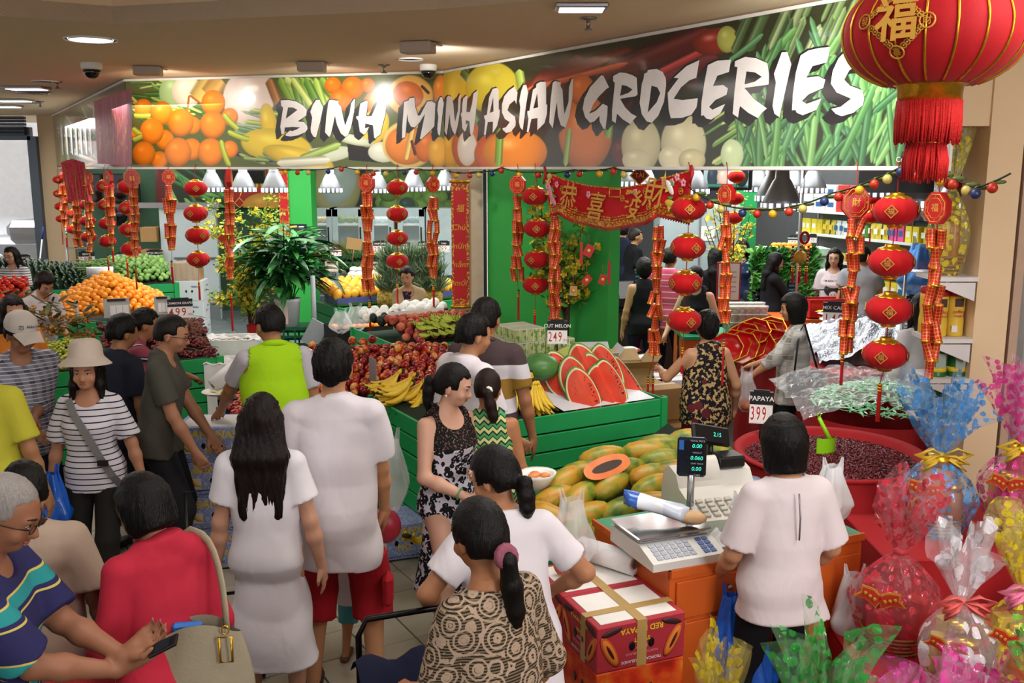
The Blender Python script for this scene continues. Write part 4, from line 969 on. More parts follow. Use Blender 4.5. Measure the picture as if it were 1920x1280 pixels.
for pts,r_,Y_,t_,lb in(([(1381,331),(1379,372),(1377,408)],16,9.6,((1376,440),(1375,478)),'string of small lanterns before the green column and the screen'),([(1640,333),(1636,373),(1632,407)],15.5,9.8,((1632,428),(1632,460)),'string of small lanterns behind the largest firecracker plaque, before the grocery shelves'),([(1788,344),(1779,392),(1774,441)],18,8.0,None,'string of small lanterns behind the rightmost firecrackers')):
 LS(pts,r_,lb,Y=Y_,tas=t_,inner=True,plq=False,grp='plain lanterns inside the shop')
 # pink hanging fan ornament in the side cluster
q=onface(0,142,333,.3);e=E_('fan_ornament',q,0,'pink fan-shaped hanging ornament with streamers in the side cluster','ornament')
m=MB();m.grid(lambda u,v:(-.16+.32*u+.06*(v-.5),.02*sin(u*40),.26-.55*v-.1*abs(u-.5)),24,6);m.obj('fan',mat('pink_paper','d94a58',.6,var=.3,vs=30),e)
for k in range(7):MB().tube([(-.13+k*.045,-.01,.2),(-.12+k*.04,-.02,-.3-.05*(k%3))],.006,4).obj('streamer',GOLDP if k%3==0 else mat('pink_paper','',.6),e)
# red greeting cloth with gold characters
def cloth_pt(u,v):
 T_=[(1020,319),(1060,336),(1105,347),(1160,352),(1210,344),(1255,330),(1298,317)];B_=[(1032,402),(1046,396),(1075,412),(1140,427),(1210,415),(1232,400),(1292,414)]
 def q(L,t):t*=len(L)-1;i=min(int(t),len(L)-2);f=t-i;f2=f;return(L[i][0]*(1-f2)+L[i+1][0]*f2,L[i][1]*(1-f2)+L[i+1][1]*f2)
 a,b=q(T_,u),q(B_,u);x,y=a[0]*(1-v)+b[0]*v,a[1]*(1-v)+b[1]*v
 return onface(2,x,y,.03+.035*sin(u*11)*v+.02*sin(u*23+v*3)*v)
c0=cloth_pt(.5,.1);gc=E_('greeting_cloth',c0,0,'draped red cloth with four gold characters and fish hung below the sign','banner')
RC=pat('banner_red',lambda nt:mixc(nt,mn(nt,'GREATER_THAN',nd(nt,NZ,{'Vector':tco(nt),'Scale':26.}).outputs[0],.70),'c3121c','c98a34'),.7,.3)
MB().grid(lambda u,v:cloth_pt(u,v)-c0,60,14).obj('cloth',RC,gc)
m=MB()
for s_,v0,v1 in((0,.86,1.0),(1,.80,.84),(2,.74,.77),(3,.0,.04)):m.grid(lambda u,v:cloth_pt(u,v0+(v1-v0)*v)-c0+V3((-.0045,-.0035,0)),80,2)
m.obj('gold_border',pat('gold_lace',lambda nt:mixc(nt,mn(nt,'GREATER_THAN',nd(nt,NZ,{'Vector':tco(nt),'Scale':60.}).outputs[0],.5),'a8401c','d39a30'),.5,.4),gc)
m=MB()
for i in range(150):
 u=i/149;p=cloth_pt(u,1.0)-c0;m.tube([p,p+V3((0,0,-.022-.008*(i%2)))],.005,4)
m.obj('fringe',mat('fringe_red','b3201c',.7),gc,kind='stuff')
n2=(SP[3]-SP[2]).normalized();n2=V3((n2.y,-n2.x,0))
for ch,u,v in(('恭',.235,.50),('喜',.42,.57),('發',.60,.54),('財',.755,.40)):
 p=cloth_pt(u,v)-c0;text(ch,.245,GOLDP,gc,fmx(p+n2*.03,n2,(.12,0,1)),name='character',bold=.008,shear=.25)
p=cloth_pt(.50,.13)-c0;m=MB();fm=fmx(p+n2*.025,n2);
for a,b in(((-.07,-.03),(.07,-.03)),((.07,-.03),(.07,.03)),((.07,.03),(-.07,.03)),((-.07,.03),(-.07,-.03))):m.tube([fm@V3((*a,0)),fm@V3((*b,0))],.005,4)
m.obj('gold_frame',GOLDP,gc)
FISHM=[mat('fish_pink','e58aa8',.6),mat('fish_yellow','e3c24a',.6),mat('fish_green','58b04a',.6),mat('fish_white','efe4e0',.6)]
for k,(u,v,a,cc)in enumerate(((.06,.45,-1.2,0),(.09,.66,-.7,0),(.875,.32,-.9,3),(.90,.70,-.2,1))):
 fm=fmx(cloth_pt(u,v)-c0+n2*.022,n2)@MR(a,4,'Z');m=MB()
 m.ball((0,0,0),.055,12,6,mi=0,M=fm,squash=(1.25,.5,.12));m.poly([(-.06,0,.002),(-.125,.045,.002),(-.10,0,.002),(-.125,-.045,.002)],0,mi=1,M=fm);m.poly([(.0,.02,.003),(.03,.06,.003),(-.04,.045,.003)],0,mi=2,M=fm);m.poly([(.02,-.02,.003),(.0,-.06,.003),(-.03,-.02,.003)],0,mi=1,M=fm)
 m.obj('fish',[FISHM[cc],FISHM[1],FISHM[2]],gc)
for u,v in((.05,.2),(.12,.22),(.03,.34),(.82,.14),(.91,.10),(.96,.25),(.88,.2),(.36,.25),(.62,.2)):
 fm=fmx(cloth_pt(u,v)-c0+n2*.02,n2);m=MB()
 for k in range(5):a=k*2*PI/5+u*20;m.ball((.018*cos(a),.018*sin(a),0),.014,6,4,M=fm,squash=(1,1,.2))
 m.obj('blossom',mat('blossom_pink','ee9fb4',.6),gc)
for u,v in((.17,.28),(.95,.42),(.84,.78),(.72,.68),(.33,.72),(.27,.25),(.68,.22),(.5,.8),(.55,.3)):
 fm=fmx(cloth_pt(u,v)-c0+n2*.02,n2);m=MB();m.tube([fm@V3((.022*cos(a),.022*sin(a),0))for a in np.linspace(0,6.28,11)[:-1]],.004,4,closed=1);m.tube([fm@V3((-.008,0,0)),fm@V3((.008,0,0))],.008,4);m.obj('coin',GOLDP,gc)
 # red ribbons tying the cloth
for x,y in((1021,319),(1296,317)):MB().tube([onface(2,x,y-6,.03)-c0,onface(2,x+2,y+8,.06)-c0,onface(2,x-2,y+26,.06)-c0],[.012,.016,.008],6).obj('ribbon',CORD,gc)
# vertical couplet scrolls
def scroll(name,P0,wd,ht,words,label,size,yaw=0):
 e=E_(name,P0,yaw,label,'scroll');gb=pat('gold_brocade',lambda nt:mixc(nt,mn(nt,'GREATER_THAN',nd(nt,NZ,{'Vector':tco(nt),'Scale':45.}).outputs[0],.53),'a5341a','d9a136'),.5,.4)
 MB().box((0,0,-ht/2),(wd,.01,ht)).obj('brocade_border',gb,e);MB().box((0,-.007,-ht*.5),(wd*.72,.006,ht*.86)).obj('red_panel',mat('scroll_red','b8151c',.6),e)
 for z in(0,-ht):MB().tube([(-wd*.58,-.005,z),(wd*.58,-.005,z)],.016,10).obj('roller',GOLD,e)
 m=MB();m.lathe([(.001,0),(wd*.2,0)],16);
 for i,t_ in enumerate(words):text(t_,size,GOLDP,e,fmx((0,-.0125,-ht*(.14+.74*(i+.5)/len(words))),(0,-1,0)),shear=.2,bold=.006)
 return e
PIL0=V(862,330,10.25);scroll('couplet_scroll',V(862,340,10.13),.185,V(862,340,10.13).z-V(862,575,10.13).z,['福','Chúc','mừng','năm','mới'],'tall red and gold scroll on the cream pillar below the sign',.085)
scroll('couplet_scroll',V(530,318,14.98),.15,V(515,318,14.98).z-V(515,442,14.98).z,['An','Khang','Thịnh','Vượng'],'narrow red scroll on the green column above the bamboo palm',.06)
e=E_('diamond_ornament',V(1199,329,8.6),0,'small red diamond ornament with gold lettering above the greeting cloth','ornament')
q=mobj('diamond',DIA,None,e);q.matrix_local=fmx((0,0,0),(0,-1,0))@Matrix.Scale(.30,4);text('TÀI',.055,GOLDP,e,fmx((0,-.012,0),(0,-1,0)),bold=.01);MB().tube([(0,0,.09),(0,0,.35)],.003,4).obj('cord',CORD,e)
# garland of little fruit along the foot of the sign
def garland(pts,fi,label,off=.04,n=3):
 W=[onface(fi,x,y,off)for x,y in pts];e=E_('fruit_garland',W[0],0,label,'garland',None);C=[]
 for a,b in zip(W,W[1:]):
  mid=(a+b)/2-V3((0,0,(a-b).length*.06));C+=bz(a-W[0],mid-W[0],b-W[0],6)
 MB().tube(C,.005,4).obj('wire',mat('dark_wire','1c2018',.6),e)
 cols=['b03018','22305c','c8961e','b9a85a','a82a1a']
 for i in range(2,len(C)-1,n):
  c=C[i]-V3((0,0,.03));MB().ball(c,.028,8,6).obj('bauble',mat('bauble_'+cols[i%5],cols[i%5],.3),e)
  MB().ball(c+V3((.03,0,.03)),.035,6,4,squash=(1.2,.4,.35)).obj('leaf',mat('garland_leaf','5a6a34',.6),e)
 return e
garland([(520,316),(565,318),(640,312),(700,320),(770,316),(832,318)],1,'thin garland of small coloured fruit along the left half of the sign')
garland([(838,320),(890,322),(940,314),(1010,322),(1075,318),(1150,314),(1190,322)],2,'thin garland of small coloured fruit along the middle of the sign')
garland([(1290,350),(1340,380),(1420,392),(1480,388),(1560,362),(1640,335),(1690,312),(1780,330),(1830,352),(1895,325)],2,'thin garland of small coloured fruit sagging below the right end of the sign',.12)
# the big lantern at the upper right
Lc=V(1752,62,3.25);R_=166/F*depth(Lc);e=E_('palace_lantern',Lc,radians(-28),'huge round red lantern with gold ribs and fringe at the top of the picture','lantern')
NR=20;prof=[(max(R_*.5,R_*sin(t)**.82),-R_*.63*cos(t))for t in np.linspace(.45,PI-.45,25)]
MB().lathe(prof,100,wob=lambda a,z:1-.012*abs(cos(NR/2*a))**4).obj('shade',mat('big_lantern_silk','b01018',.7,var=.06,vs=60,sheen=.06,spec=.25,bump=.1,bs=400),e)
m=MB()
for k in range(NR):
 a=2*PI*k/NR;m=MB();m.tube([(r*cos(a)*.998,r*sin(a)*.998,z)for r,z in prof],.0042,5);m.obj('rib',GOLD,e)
zb=prof[0][1];rb=prof[0][0]
MB().lathe([(rb*.98,zb+.01),(rb*.70,zb-.005),(rb*.68,zb-.05),(rb*.64,zb-.05),(rb*.64,zb)],40).obj('gold_band',GOLD,e)
for s_ in(1,):MB().lathe([(rb*.7,-zb),(rb*.66,-zb+.06),(rb*.3,-zb+.06)],40).obj('gold_top',GOLD,e);MB().tube([(0,0,-zb+.05),(0,0,4.3-Lc.z)],.006,6).obj('cord',CORD,e)
def fringe(parent,r,z0,z1,n,name,spread=1.04,jit=.01):
 m=MB();rr=random.Random(5)
 for i in range(n):
  a=2*PI*i/n+rr.uniform(-.02,.02);k=rr.uniform(.97,spread);m.tube([(r*cos(a),r*sin(a),z0),(r*k*cos(a+.02),r*k*sin(a+.02),(z0+z1)/2),(r*k*cos(a+rr.uniform(-.04,.04)),r*k*sin(a),z1+rr.uniform(-jit,jit))],[.0045,.0045,.002],4)
 m.lathe([(r,z0+.006),(r*1.01,z0-.012),(r*.98,z0-.02)],32);return m.obj(name,TASS,parent,kind='stuff')
zf=zb-.05;sc1=depth(Lc)/F
fringe(e,rb*.67,zf,zf-78*sc1,150,'fringe');fringe(e,rb*.62,zf,zf-74*sc1,120,'inner_fringe')
MB().tube([(0,0,zf),(0,0,zf-75*sc1)],.02,8).obj('tassel_core',TASS,e);fringe(e,.055,zf-74*sc1,zf-150*sc1,70,'tassel',1.3)
MB().lathe([(.05,zf-72*sc1),(.06,zf-78*sc1),(.05,zf-84*sc1)],20).obj('tassel_band',GOLD,e)
def onlan(px,py):
 o=V3((0,0,H))-Lc;d=V3(ray(px,py));S_=V3((R_,R_,R_*.64));o2=V3([a/b for a,b in zip(o,S_)]);d2=V3([a/b for a,b in zip(d,S_)])
 A_,B_,C_=d2.dot(d2),2*o2.dot(d2),o2.dot(o2)-1;disc=B_*B_-4*A_*C_;t=(-B_-math.sqrt(max(disc,0)))/(2*A_);p=o+d*t;n_=V3([a/b**2 for a,b in zip(p,S_)]).normalized()
 Rz=MR(radians(28),3,'Z');return Rz@(p+n_*.006),Rz@n_
p_,n_=onlan(1682,42);text('福',.135,GOLDP,e,fmx(p_,n_),name='character',bold=.022)
ring=[(1683,-42),(1735,28),(1740,40),(1683,94),(1626,44),(1628,30)]
dm=[(1683,-8),(1739,38),(1683,96),(1624,42)]
for i in range(4):
 for t in(np.linspace(.22,.78,6)):
  x=dm[i][0]*(1-t)+dm[(i+1)%4][0]*t;y=dm[i][1]*(1-t)+dm[(i+1)%4][1]*t;p_,n_=onlan(x,y);fm=fmx(p_,n_);m=MB()
  m.tube([fm@V3((.009*cos(a),.009*sin(a),0))for a in np.linspace(0,6.28,9)[:-1]],.0025,4,closed=1);m.ball(fm@V3((0,0,0)),.004,6,4);m.obj('floret',GOLDP,e)
 if i:
  p_,n_=onlan(*dm[i]);fm=fmx(p_,n_);MB().tube([fm@V3((.022*cos(a),.022*sin(a),0))for a in np.linspace(0,6.28,15)[:-1]],.003,5,closed=1).obj('coin',GOLDP,e);text(('','財','喜','發')[i],.028,GOLDP,e,fmx(p_,n_),name='character',bold=.01)
  # ================================================================ stands and produce
AX=V3((cos(radians(29.7)),sin(radians(29.7)),0));BX=V3((-AX.y,AX.x,0));RZ=radians(29.7)
BOARDM={}
def stand(name,corner,La,Lb,top,label,nb=6,sides='fl',group='green timber produce stands',rim=True,z0=.0,tier=None):
 """slatted green stand; corner = near end of the front edge, La along AX (signed), Lb along BX"""
 c=V3((corner[0],corner[1],0));e=E_(name,c,RZ,label,'produce stand',group)
 xs=(0,La)if La>0 else(La,0);L=abs(La)
 MB().box(((xs[0]+xs[1])/2,Lb/2,(z0+top-.06)/2),(L-.05,Lb-.05,top-.06-z0)).obj('core',mat('stand_core','0d3a20',.8),e)
 hb=(top-z0)/nb
 def face(o,along,ln,nrm):
  k=('b',round(ln,2),round(hb,3))
  if k not in BOARDM:
   me=MB().box((0,0,0),(ln,.022,hb-.012),bev=.004).mesh('board');me.materials.append(GREEN);BOARDM[k]=me
  for i in range(nb):
   b=mobj('board',BOARDM[k],None,e,V3(o)+V3(along)*ln/2+V3((0,0,z0+hb*(i+.5)))+V3(nrm)*ru(-.003,.003));b.rotation_euler=(ru(-.004,.004),0,math.atan2(along[1],along[0]))
  for q in(.02,ln-.02):m=MB();m.box(V3(o)+V3(along)*q+V3(nrm)*.012+V3((0,0,(z0+top)/2)),(.05 if abs(along[0])>.5 else .03,.03 if abs(along[0])>.5 else .05,top-z0+.008));m.obj('post',GREEN,e)
 if 'f' in sides:face((xs[0],0,0),(1,0,0),L,(0,-1,0))
 if 'l' in sides:face((xs[0],0,0),(0,1,0),Lb,(-1,0,0))
 if 'r' in sides:face((xs[1],0,0),(0,1,0),Lb,(1,0,0))
 return e
def loc(c,a,b,z=0):return V3((c[0],c[1],0))+AX*a+BX*b+V3((0,0,z))
def bed(parent,fn,m,name='gap_filler',n=12):  # filler sheet under a heap; its dark colours stand in for shaded gaps
 o=MB().grid(lambda u,v:fn(u,v),n,n).obj(name,m,None);o.parent=parent;o.matrix_parent_inverse=parent.matrix_world.inverted()if False else Matrix.LocRotScale(parent.location,parent.rotation_euler,None).inverted();return o
CNT={}
def heap(name,meshes,fn,du,dv,r,label,cat,group,n=300,rot=True,jit=.25,squash=0,lay=None,scale=(.93,1.07),seed=1,upright=False,tag_=True):
 """fruits over a mound: fn(u,v) -> centre of the surface; du, dv lengths in metres"""
 rr=random.Random(seed);k=0;nv=max(1,int(dv/(r*1.78)));nu=max(1,int(du/(r*2.02)))
 for j in range(nv):
  for i in range(nu):
   if k>=n:return k
   u=(i+.5+(.25 if j%2 else-.25))/nu+rr.uniform(-jit,jit)/nu*.7;v=(j+.5)/nv+rr.uniform(-jit,jit)/nv*.7
   if not(0<=u<=1 and 0<=v<=1):continue
   p=fn(u,v);
   if p is None:continue
   o=mobj(name,rr.choice(meshes),None,None,p+V3((0,0,rr.uniform(-.1,.15)*r)))
   o.rotation_euler=(rr.uniform(0,6.3),rr.uniform(0,6.3),rr.uniform(0,6.3))if rot is True else(rr.uniform(-.25,.25),rr.uniform(-.25,.25),(rot if rot is not False else 0)+rr.uniform(-.35,.35))
   s_=rr.uniform(*scale);o.scale=(s_,s_,s_);tag(o,label,cat,group);k+=1
 return k
def fruitmesh(name,r,m,n=14,k=9,sq=(1,1,.94),cleft=0,dimple=.12,mats=None,sticker=None):
 B=MB()
 vs=lambda a,z:1
 prof=[]
 for i in range(k+1):
  t=PI*i/k;rr_=sin(t);z=-cos(t);d=dimple*math.exp(-(rr_/.35)**2);prof.append((max(rr_,.001)*r,(z-sgn(z)*d)*r))
 B.lathe(prof,n,wob=(lambda a,z:1-cleft*math.exp(-((((a+PI)%(2*PI))-PI)/.3)**2))if cleft else None,M=Matrix.Diagonal((*sq,1)))
 if sticker:B.ball((r*.96*sq[0],0,0),.012,8,4,mi=1,squash=(.2,1,1))
 me=B.mesh(name);[me.materials.append(x)for x in([m]+([sticker]if sticker else[]))];return me
STK=mat('fruit_sticker','e7e3ea',.4,var=.3,vs=300)
ORG=noisecol('orange_peel',[(.3,'ee8a12'),(.7,'f6a526')],5,rough=.4,bump=.2,bs=180,rnd=.15);M_OR=[fruitmesh('orange',.042,ORG)]
NEC=noisecol('nectarine_skin',[(.30,'5a0a12'),(.45,'8c1418'),(.56,'b8301c'),(.66,'d98a3c'),(.78,'e8c070')],2.2,detail=4,rough=.25,spec=.5,rnd=.16,sc3=9);M_NE=[fruitmesh('nectarine',.038,NEC,cleft=.07),fruitmesh('nectarine',.036,NEC,cleft=.06),fruitmesh('nectarine',.037,NEC,cleft=.05,sticker=STK)]
PEA=noisecol('peach_skin',[(.3,'8e2f28'),(.5,'bd5844'),(.7,'d98a5c')],2.2,rough=.8,rnd=.12,sc3=8);M_PE=[fruitmesh('peach',.046,PEA,cleft=.06)]
TOM=noisecol('tomato_skin',[(.3,'b81a10'),(.7,'dc3c1c')],3,rough=.25,rnd=.2);M_TO=[fruitmesh('tomato',.042,TOM,sq=(1,1,.86))]
MAN=noisecol('mango_skin',[(.3,'e08a1c'),(.5,'eeb02c'),(.7,'f2c23e')],1.5,rough=.45,rnd=.15,sc3=8);M_MA=[fruitmesh('mango',.055,MAN,sq=(1,.85,1.2),dimple=.03)]
AVO=noisecol('avocado_skin',[(.3,'141a12'),(.7,'2a3020')],5,rough=.5,bump=.5,bs=120);M_AV=[fruitmesh('avocado',.045,AVO,sq=(.9,.9,1.25),dimple=.0)]
NET=noisecol('foam_net',[(.4,'e9ecea'),(.62,'f5f7f4'),(.75,'d9c25a')],2.5,rough=.8,bump=.8,bs=90,rnd=.05,sc3=6);M_NA=[fruitmesh('nashi',.052,NET)]
CUC=noisecol('cucumber_skin',[(.3,'10260f'),(.6,'1d4018'),(.8,'3b6a2a')],4,rough=.5,spec=.25,rnd=.1)
def cucm(L,r,m,bend=.02):
 B=MB();B.tube(bz((-L/2,0,0),(0,0,bend*2),(L/2,0,0),8),[r*.25,r*.8,r,r,r,r,r,r*.8,r*.25],10);me=B.mesh('cucumber');me.materials.append(m);return me
M_CU=[cucm(.20,.019,CUC)];ZUC=noisecol('pale_melon_skin',[(.3,'4f8030'),(.7,'93b862')],4,rough=.4,rnd=.15);M_ZU=[cucm(.17,.038,ZUC,.01)]
# --- stands
S_E=(G(414,668,.85).x,G(414,668,.85).y);st_e=stand('produce_stand',S_E,-3.2,.95,.85,'front left green stand with grapes, behind the shopper in white bucket hat',6,'fr')
S_F=(G(330,592,.88).x,G(330,592,.88).y);st_f=stand('produce_stand',S_F,-1.32,.9,.88,'green stand with the heap of oranges',6,'fr')
S_G=(G(332,530,.95).x,G(332,530,.95).y);st_g=stand('produce_stand',S_G,-2.9,1.0,.95,'rear left green stand with cucumbers and pale melons',7,'fr')
S_A=(-.485,6.0);st_a=stand('produce_stand',S_A,1.86,1.15,.93,'big front green stand with cut watermelon and yellow bananas',7,'flr')
S_B=(S_A[0]+AX.x*-.55+BX.x*1.18,S_A[1]+AX.y*-.55+BX.y*1.18);st_b=stand('produce_stand',S_B,1.75,1.12,.88,'green stand under the heap of red nectarines',6,'fl')
S_C=(-1.07,9.05);st_c=stand('produce_stand',S_C,1.0,1.3,.92,'green stand with peaches, avocados and green bananas before the cream pillar',6,'fl')
S_D=(G(632,577,.88).x,G(632,577,.88).y);st_d=stand('produce_stand',S_D,1.85,.95,.88,'green stand with boxes of mangoes beside the bamboo palm',6,'fl')
S_H=(-5.28,10.55);st_h=stand('produce_stand',S_H,-1.6,.9,.9,'green stand with tomatoes at the left edge',6,'fr')
S_I=(-2.3,13.9);st_i=stand('produce_stand',S_I,3.2,1.2,.9,'rear green stand with broccoli and pineapples before the fridges',6,'f')
S_J=(.62,8.12);st_j=stand('produce_stand',S_J,.45,.38,.84,'small green stand with oranges and drink cartons by the green panel',5,'fr')
# oranges: a mound
def f_or(u,v):
 a,b=-1.3+1.28*u,.06+.78*v;h=.36*max(0,1-abs(u-.52)*1.75)*(.25+.75*sin(min(v*1.35,1)*PI/2))+.10*v;return loc(S_F,a,b,.90+h)
bed(st_f,lambda u,v:f_or(u,v)-V3((0,0,.03)),mat('bed_orange','8a4a10',.9))
heap('orange',M_OR,f_or,1.28,1.02,.042,'round ripe orange in the large heap on the green stand','orange','oranges in the large heap',260,seed=3)
# nectarines
def f_ne(u,v):
 a,b=.04+1.55*u,.05+.98*v;h=.02+.22*sin(min(v*1.15,1)*PI/2)*(1-.5*abs(u-.45)**1.5);return loc(S_B,a,b,.90+h)
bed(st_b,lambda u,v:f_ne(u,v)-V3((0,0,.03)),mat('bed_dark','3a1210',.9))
heap('nectarine',M_NE,f_ne,1.55,1.02,.0375,'glossy red and yellow nectarine in the big pile behind the bananas','nectarine','nectarines in the big pile',225,seed=5,scale=(.9,1.1))
for k in range(24):
 p=f_ne(ru(.15,.85),ru(.25,.85));o=mobj('nectarine',random.choice(M_NE),None,None,p+V3((0,0,.055)),(ru(0,6),ru(0,6),0));tag(o,'red nectarine lying loose on top of the big pile','nectarine','nectarines loose on the pile')
MB().box((0,0,.17),(.006,.14,.3)).obj('divider',mat('divider_grey','8b8d90',.5),st_b,(.62,.10,.86))
# blue fruit box with nectarines at the left of the stand
bx=E_('fruit_box',loc(S_B,-.24,.25,.60),RZ,'blue fruit box of nectarines on the left flank of the nectarine stand','box')
BLUEB=pat('blue_box',lambda nt:mixc(nt,mn(nt,'GREATER_THAN',nd(nt,NZ,{'Vector':tco(nt),'Scale':9.}).outputs[0],.62),'2c5a9a','7a3d3a'),.6)
m=MB();[m.box(c,d)for c,d in(((0,-.28,.12),(.44,.012,.24)),((0,.28,.12),(.44,.012,.24)),((-.22,0,.12),(.012,.57,.24)),((.22,0,.12),(.012,.57,.24)),((0,0,.006),(.44,.57,.012)))];m.obj('carton',BLUEB,bx)
MB().box((.12,-.288,.12),(.12,.004,.12)).obj('paper_label',WHITE,bx)
sbox('stool',(0,0,0),(.44,.5,.585),mat('stand_core','',.8),bx).location=(0,0,-.30)
heap('nectarine',M_NE,lambda u,v:loc(S_B,-.42+.36*u,.02+.48*v,.85+.03*v),.36,.5,.0375,'red nectarine in the blue box beside the pile','nectarine','nectarines in the blue box',26,seed=9)
# peaches, avocados, wrapped pears
def f_pe(u,v):return loc(S_C,.10+.86*u,.10+.55*v,.96+.13*sin(min(1,v*1.3)*PI/2))
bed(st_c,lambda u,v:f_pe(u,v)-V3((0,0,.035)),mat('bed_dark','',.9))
heap('peach',M_PE,f_pe,.86,.60,.046,'dusky red peach in the heap by the cream pillar','peach','peaches by the cream pillar',80,seed=4)
heap('avocado',M_AV,lambda u,v:loc(S_C,.06+.9*u,.66+.26*v,1.05+.02*v),0.9,.30,.048,'dark avocado in the row behind the peaches','avocado','avocados behind the peaches',40,rot=.5,seed=6)
heap('nashi_pear',M_NA,lambda u,v:loc(S_C,.02+.94*u,.90+.36*v,1.05+.05*v+(.04 if u>.5 else 0)),0.94,.42,.054,'pear in a white foam net in the rows behind the avocados','pear','net-wrapped pears',50,seed=8)
MB().box((0,0,0),(.62,.012,.06)).obj('white_divider',WHITE,st_c,(.45,.62,1.13))
# bananas
BAN=noisecol('banana_skin',[(.3,'dcb02a'),(.6,'ecc93e'),(.8,'e2c95a')],2,rough=.45,rnd=.06,sc3=6);BANG=noisecol('green_banana_skin',[(.3,'a4b838'),(.7,'c8cf5c')],2,rough=.45,rnd=.1,sc3=6);TIP=mat('banana_tip','3a3212',.8)
def bananamesh(L,r,m,name='banana'):
 B=MB();C=bz((0,0,0),(L*.5,0,-L*.42),(L,0,-.02),9);B.tube(C,[r*.35,r*.45,r*.85,r,r*1.03,r,r*.95,r*.8,r*.5,r*.28],6);B.tube([C[-1],C[-1]+V3((.012,0,.004))],[r*.3,r*.22],6,mi=1);B.tube([C[0],C[0]-V3((.03,0,-.008))],[r*.38,r*.42],6,mi=0)
 me=B.mesh(name);me.materials.append(m);me.materials.append(TIP);return me
BM_,BGM=bananamesh(.20,.0195,BAN),bananamesh(.115,.015,BANG)
def hand_of_bananas(p,rz,tilt,me,label,grp,n=7,fan=.95,roll=0,cat='bananas',name='banana_hand',sc_=1):
 e=E_(name,p,rz,label,cat,grp);e.rotation_euler=(roll,tilt,rz)
 for i in range(n):
  a=(i-(n-1)/2)*fan/n;o=mobj('banana',me,None,e,(0,a*.09,.004*(i%2)),(ru(-.1,.1),ru(-.08,.08),a*1.15));o.scale=(sc_*ru(.94,1.05),)*3
 MB().tube([(-.035,-.03,.006),(-.045,0,.01),(-.035,.03,.006)],[.012,.017,.012],8).obj('crown',TIP,e);return e
lab='hand of yellow bananas at the {} end of the left bunch, over the corner of the stand'
for k,(px,py,z,rz,tl)in enumerate(((722,706,1.10,2.85,.28),(748,712,1.11,2.75,.25),(742,728,1.05,2.95,.32),(768,722,1.06,2.7,.3),(764,744,.99,3.0,.38),(790,730,1.02,2.9,.3),(728,736,.99,2.8,.3))):
 hand_of_bananas(G(px+24,py-6,z),rz+.5,tl,BM_,'hand of yellow bananas heaped at the left corner of the watermelon stand','yellow bananas on the left corner',6,1.0,sc_=1.25)
for k,(px,py,z,rz)in enumerate(((968,712,1.12,-1.9),(992,718,1.12,-1.6),(1006,734,1.09,-1.35),(958,730,1.07,-1.9),(982,738,1.05,-1.6),(948,748,1.0,-1.8),(1012,742,1.03,-1.2),(996,752,1.0,-1.5))):
 hand_of_bananas(G(px,py-12,z+.02),rz+.3,.85,BM_,'hand of yellow bananas beside the cut watermelons','yellow bananas beside the watermelons',5,.75)
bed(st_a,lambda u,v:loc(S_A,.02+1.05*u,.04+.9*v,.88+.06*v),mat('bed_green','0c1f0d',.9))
for k in range(24):
 p=loc(S_C,.30+.66*((k%8)+.5)/8+ru(-.02,.02),.02+.09*(k//8),1.0+.045*(k//8));hand_of_bananas(p,ru(2.2,4.2),-.5+ru(-.4,.4),BGM,'small hand of green lady-finger bananas in front of the peaches','green bananas before the peaches',6,1.0,cat='bananas')
 # watermelon wedges
FLESH=noisecol('watermelon_flesh',[(.3,'d8402c'),(.7,'e85c44')],8,rough=.18,spec=.6,rnd=.03);PITH=mat('melon_pith','dfe3b0',.4);RIND=noisecol('melon_rind',[(.35,'2c5a26'),(.5,'7d9a52'),(.65,'3c6a30')],6,rough=.3);SEED=mat('melon_seed','2c120c',.3)
WM=MB();Ra,Rl,A1=.135,.175,radians(100)
WM.grid(lambda u,v:(Ra*sin(PI*v)*cos(A1*u),Ra*sin(PI*v)*sin(A1*u),-Rl*cos(PI*v)),10,16,mi=2)
for a in(0,A1):
 for r0,r1,mi in((0,.86,0),(.86,.935,1),(.935,1.0,2)):
  WM.grid(lambda u,v,a=a,r0=r0,r1=r1:(Ra*(r0+(r1-r0)*u)*sin(PI*v)*cos(a),Ra*(r0+(r1-r0)*u)*sin(PI*v)*sin(a),-Rl*(r0+(r1-r0)*u if r0 else(1*r1))*cos(PI*v)),3,18,mi=mi,smooth=0)
 for k in range(22):
  t=ru(.18,.82);q=ru(.40,.66);WM.ball((Ra*q*sin(PI*t)*cos(a)+.002*sin(a),Ra*q*sin(PI*t)*sin(a)-.002*cos(a),-Rl*q*1.05*cos(PI*t)),.0042,5,4,mi=3,squash=(.8,.5,1.3))
WME=WM.mesh('wedge');[WME.materials.append(x)for x in(FLESH,PITH,RIND,SEED)]
wl=['watermelon wedge leaning at the front, {}'.format(s)for s in('first to the right of the bananas','largest one in the middle of the front row','right one of the front row')]
wd=[((1012,704),.99,0.2),((1098,722),.985,0.15),((1137,716),.985,.05),((1042,706),1.0,.3),((1052,690),1.07,.25),((1086,700),1.05,.1),((1122,694),1.05,.1),((1150,706),1.02,.0),((1100,676),1.12,.3),((1142,676),1.1,.1),((1180,694),1.0,-.35),((985,722),1.0,.3)]
WLB=['beside the bananas in the front row','large one in the middle of the front row','third of the front row','behind the first of the front row','left one of the rear row','rear row, behind the large middle wedge','rear row, middle','fourth of the front row','topmost left at the back','topmost right at the back','rightmost one, tilted away','leftmost one, half behind the striped polo']
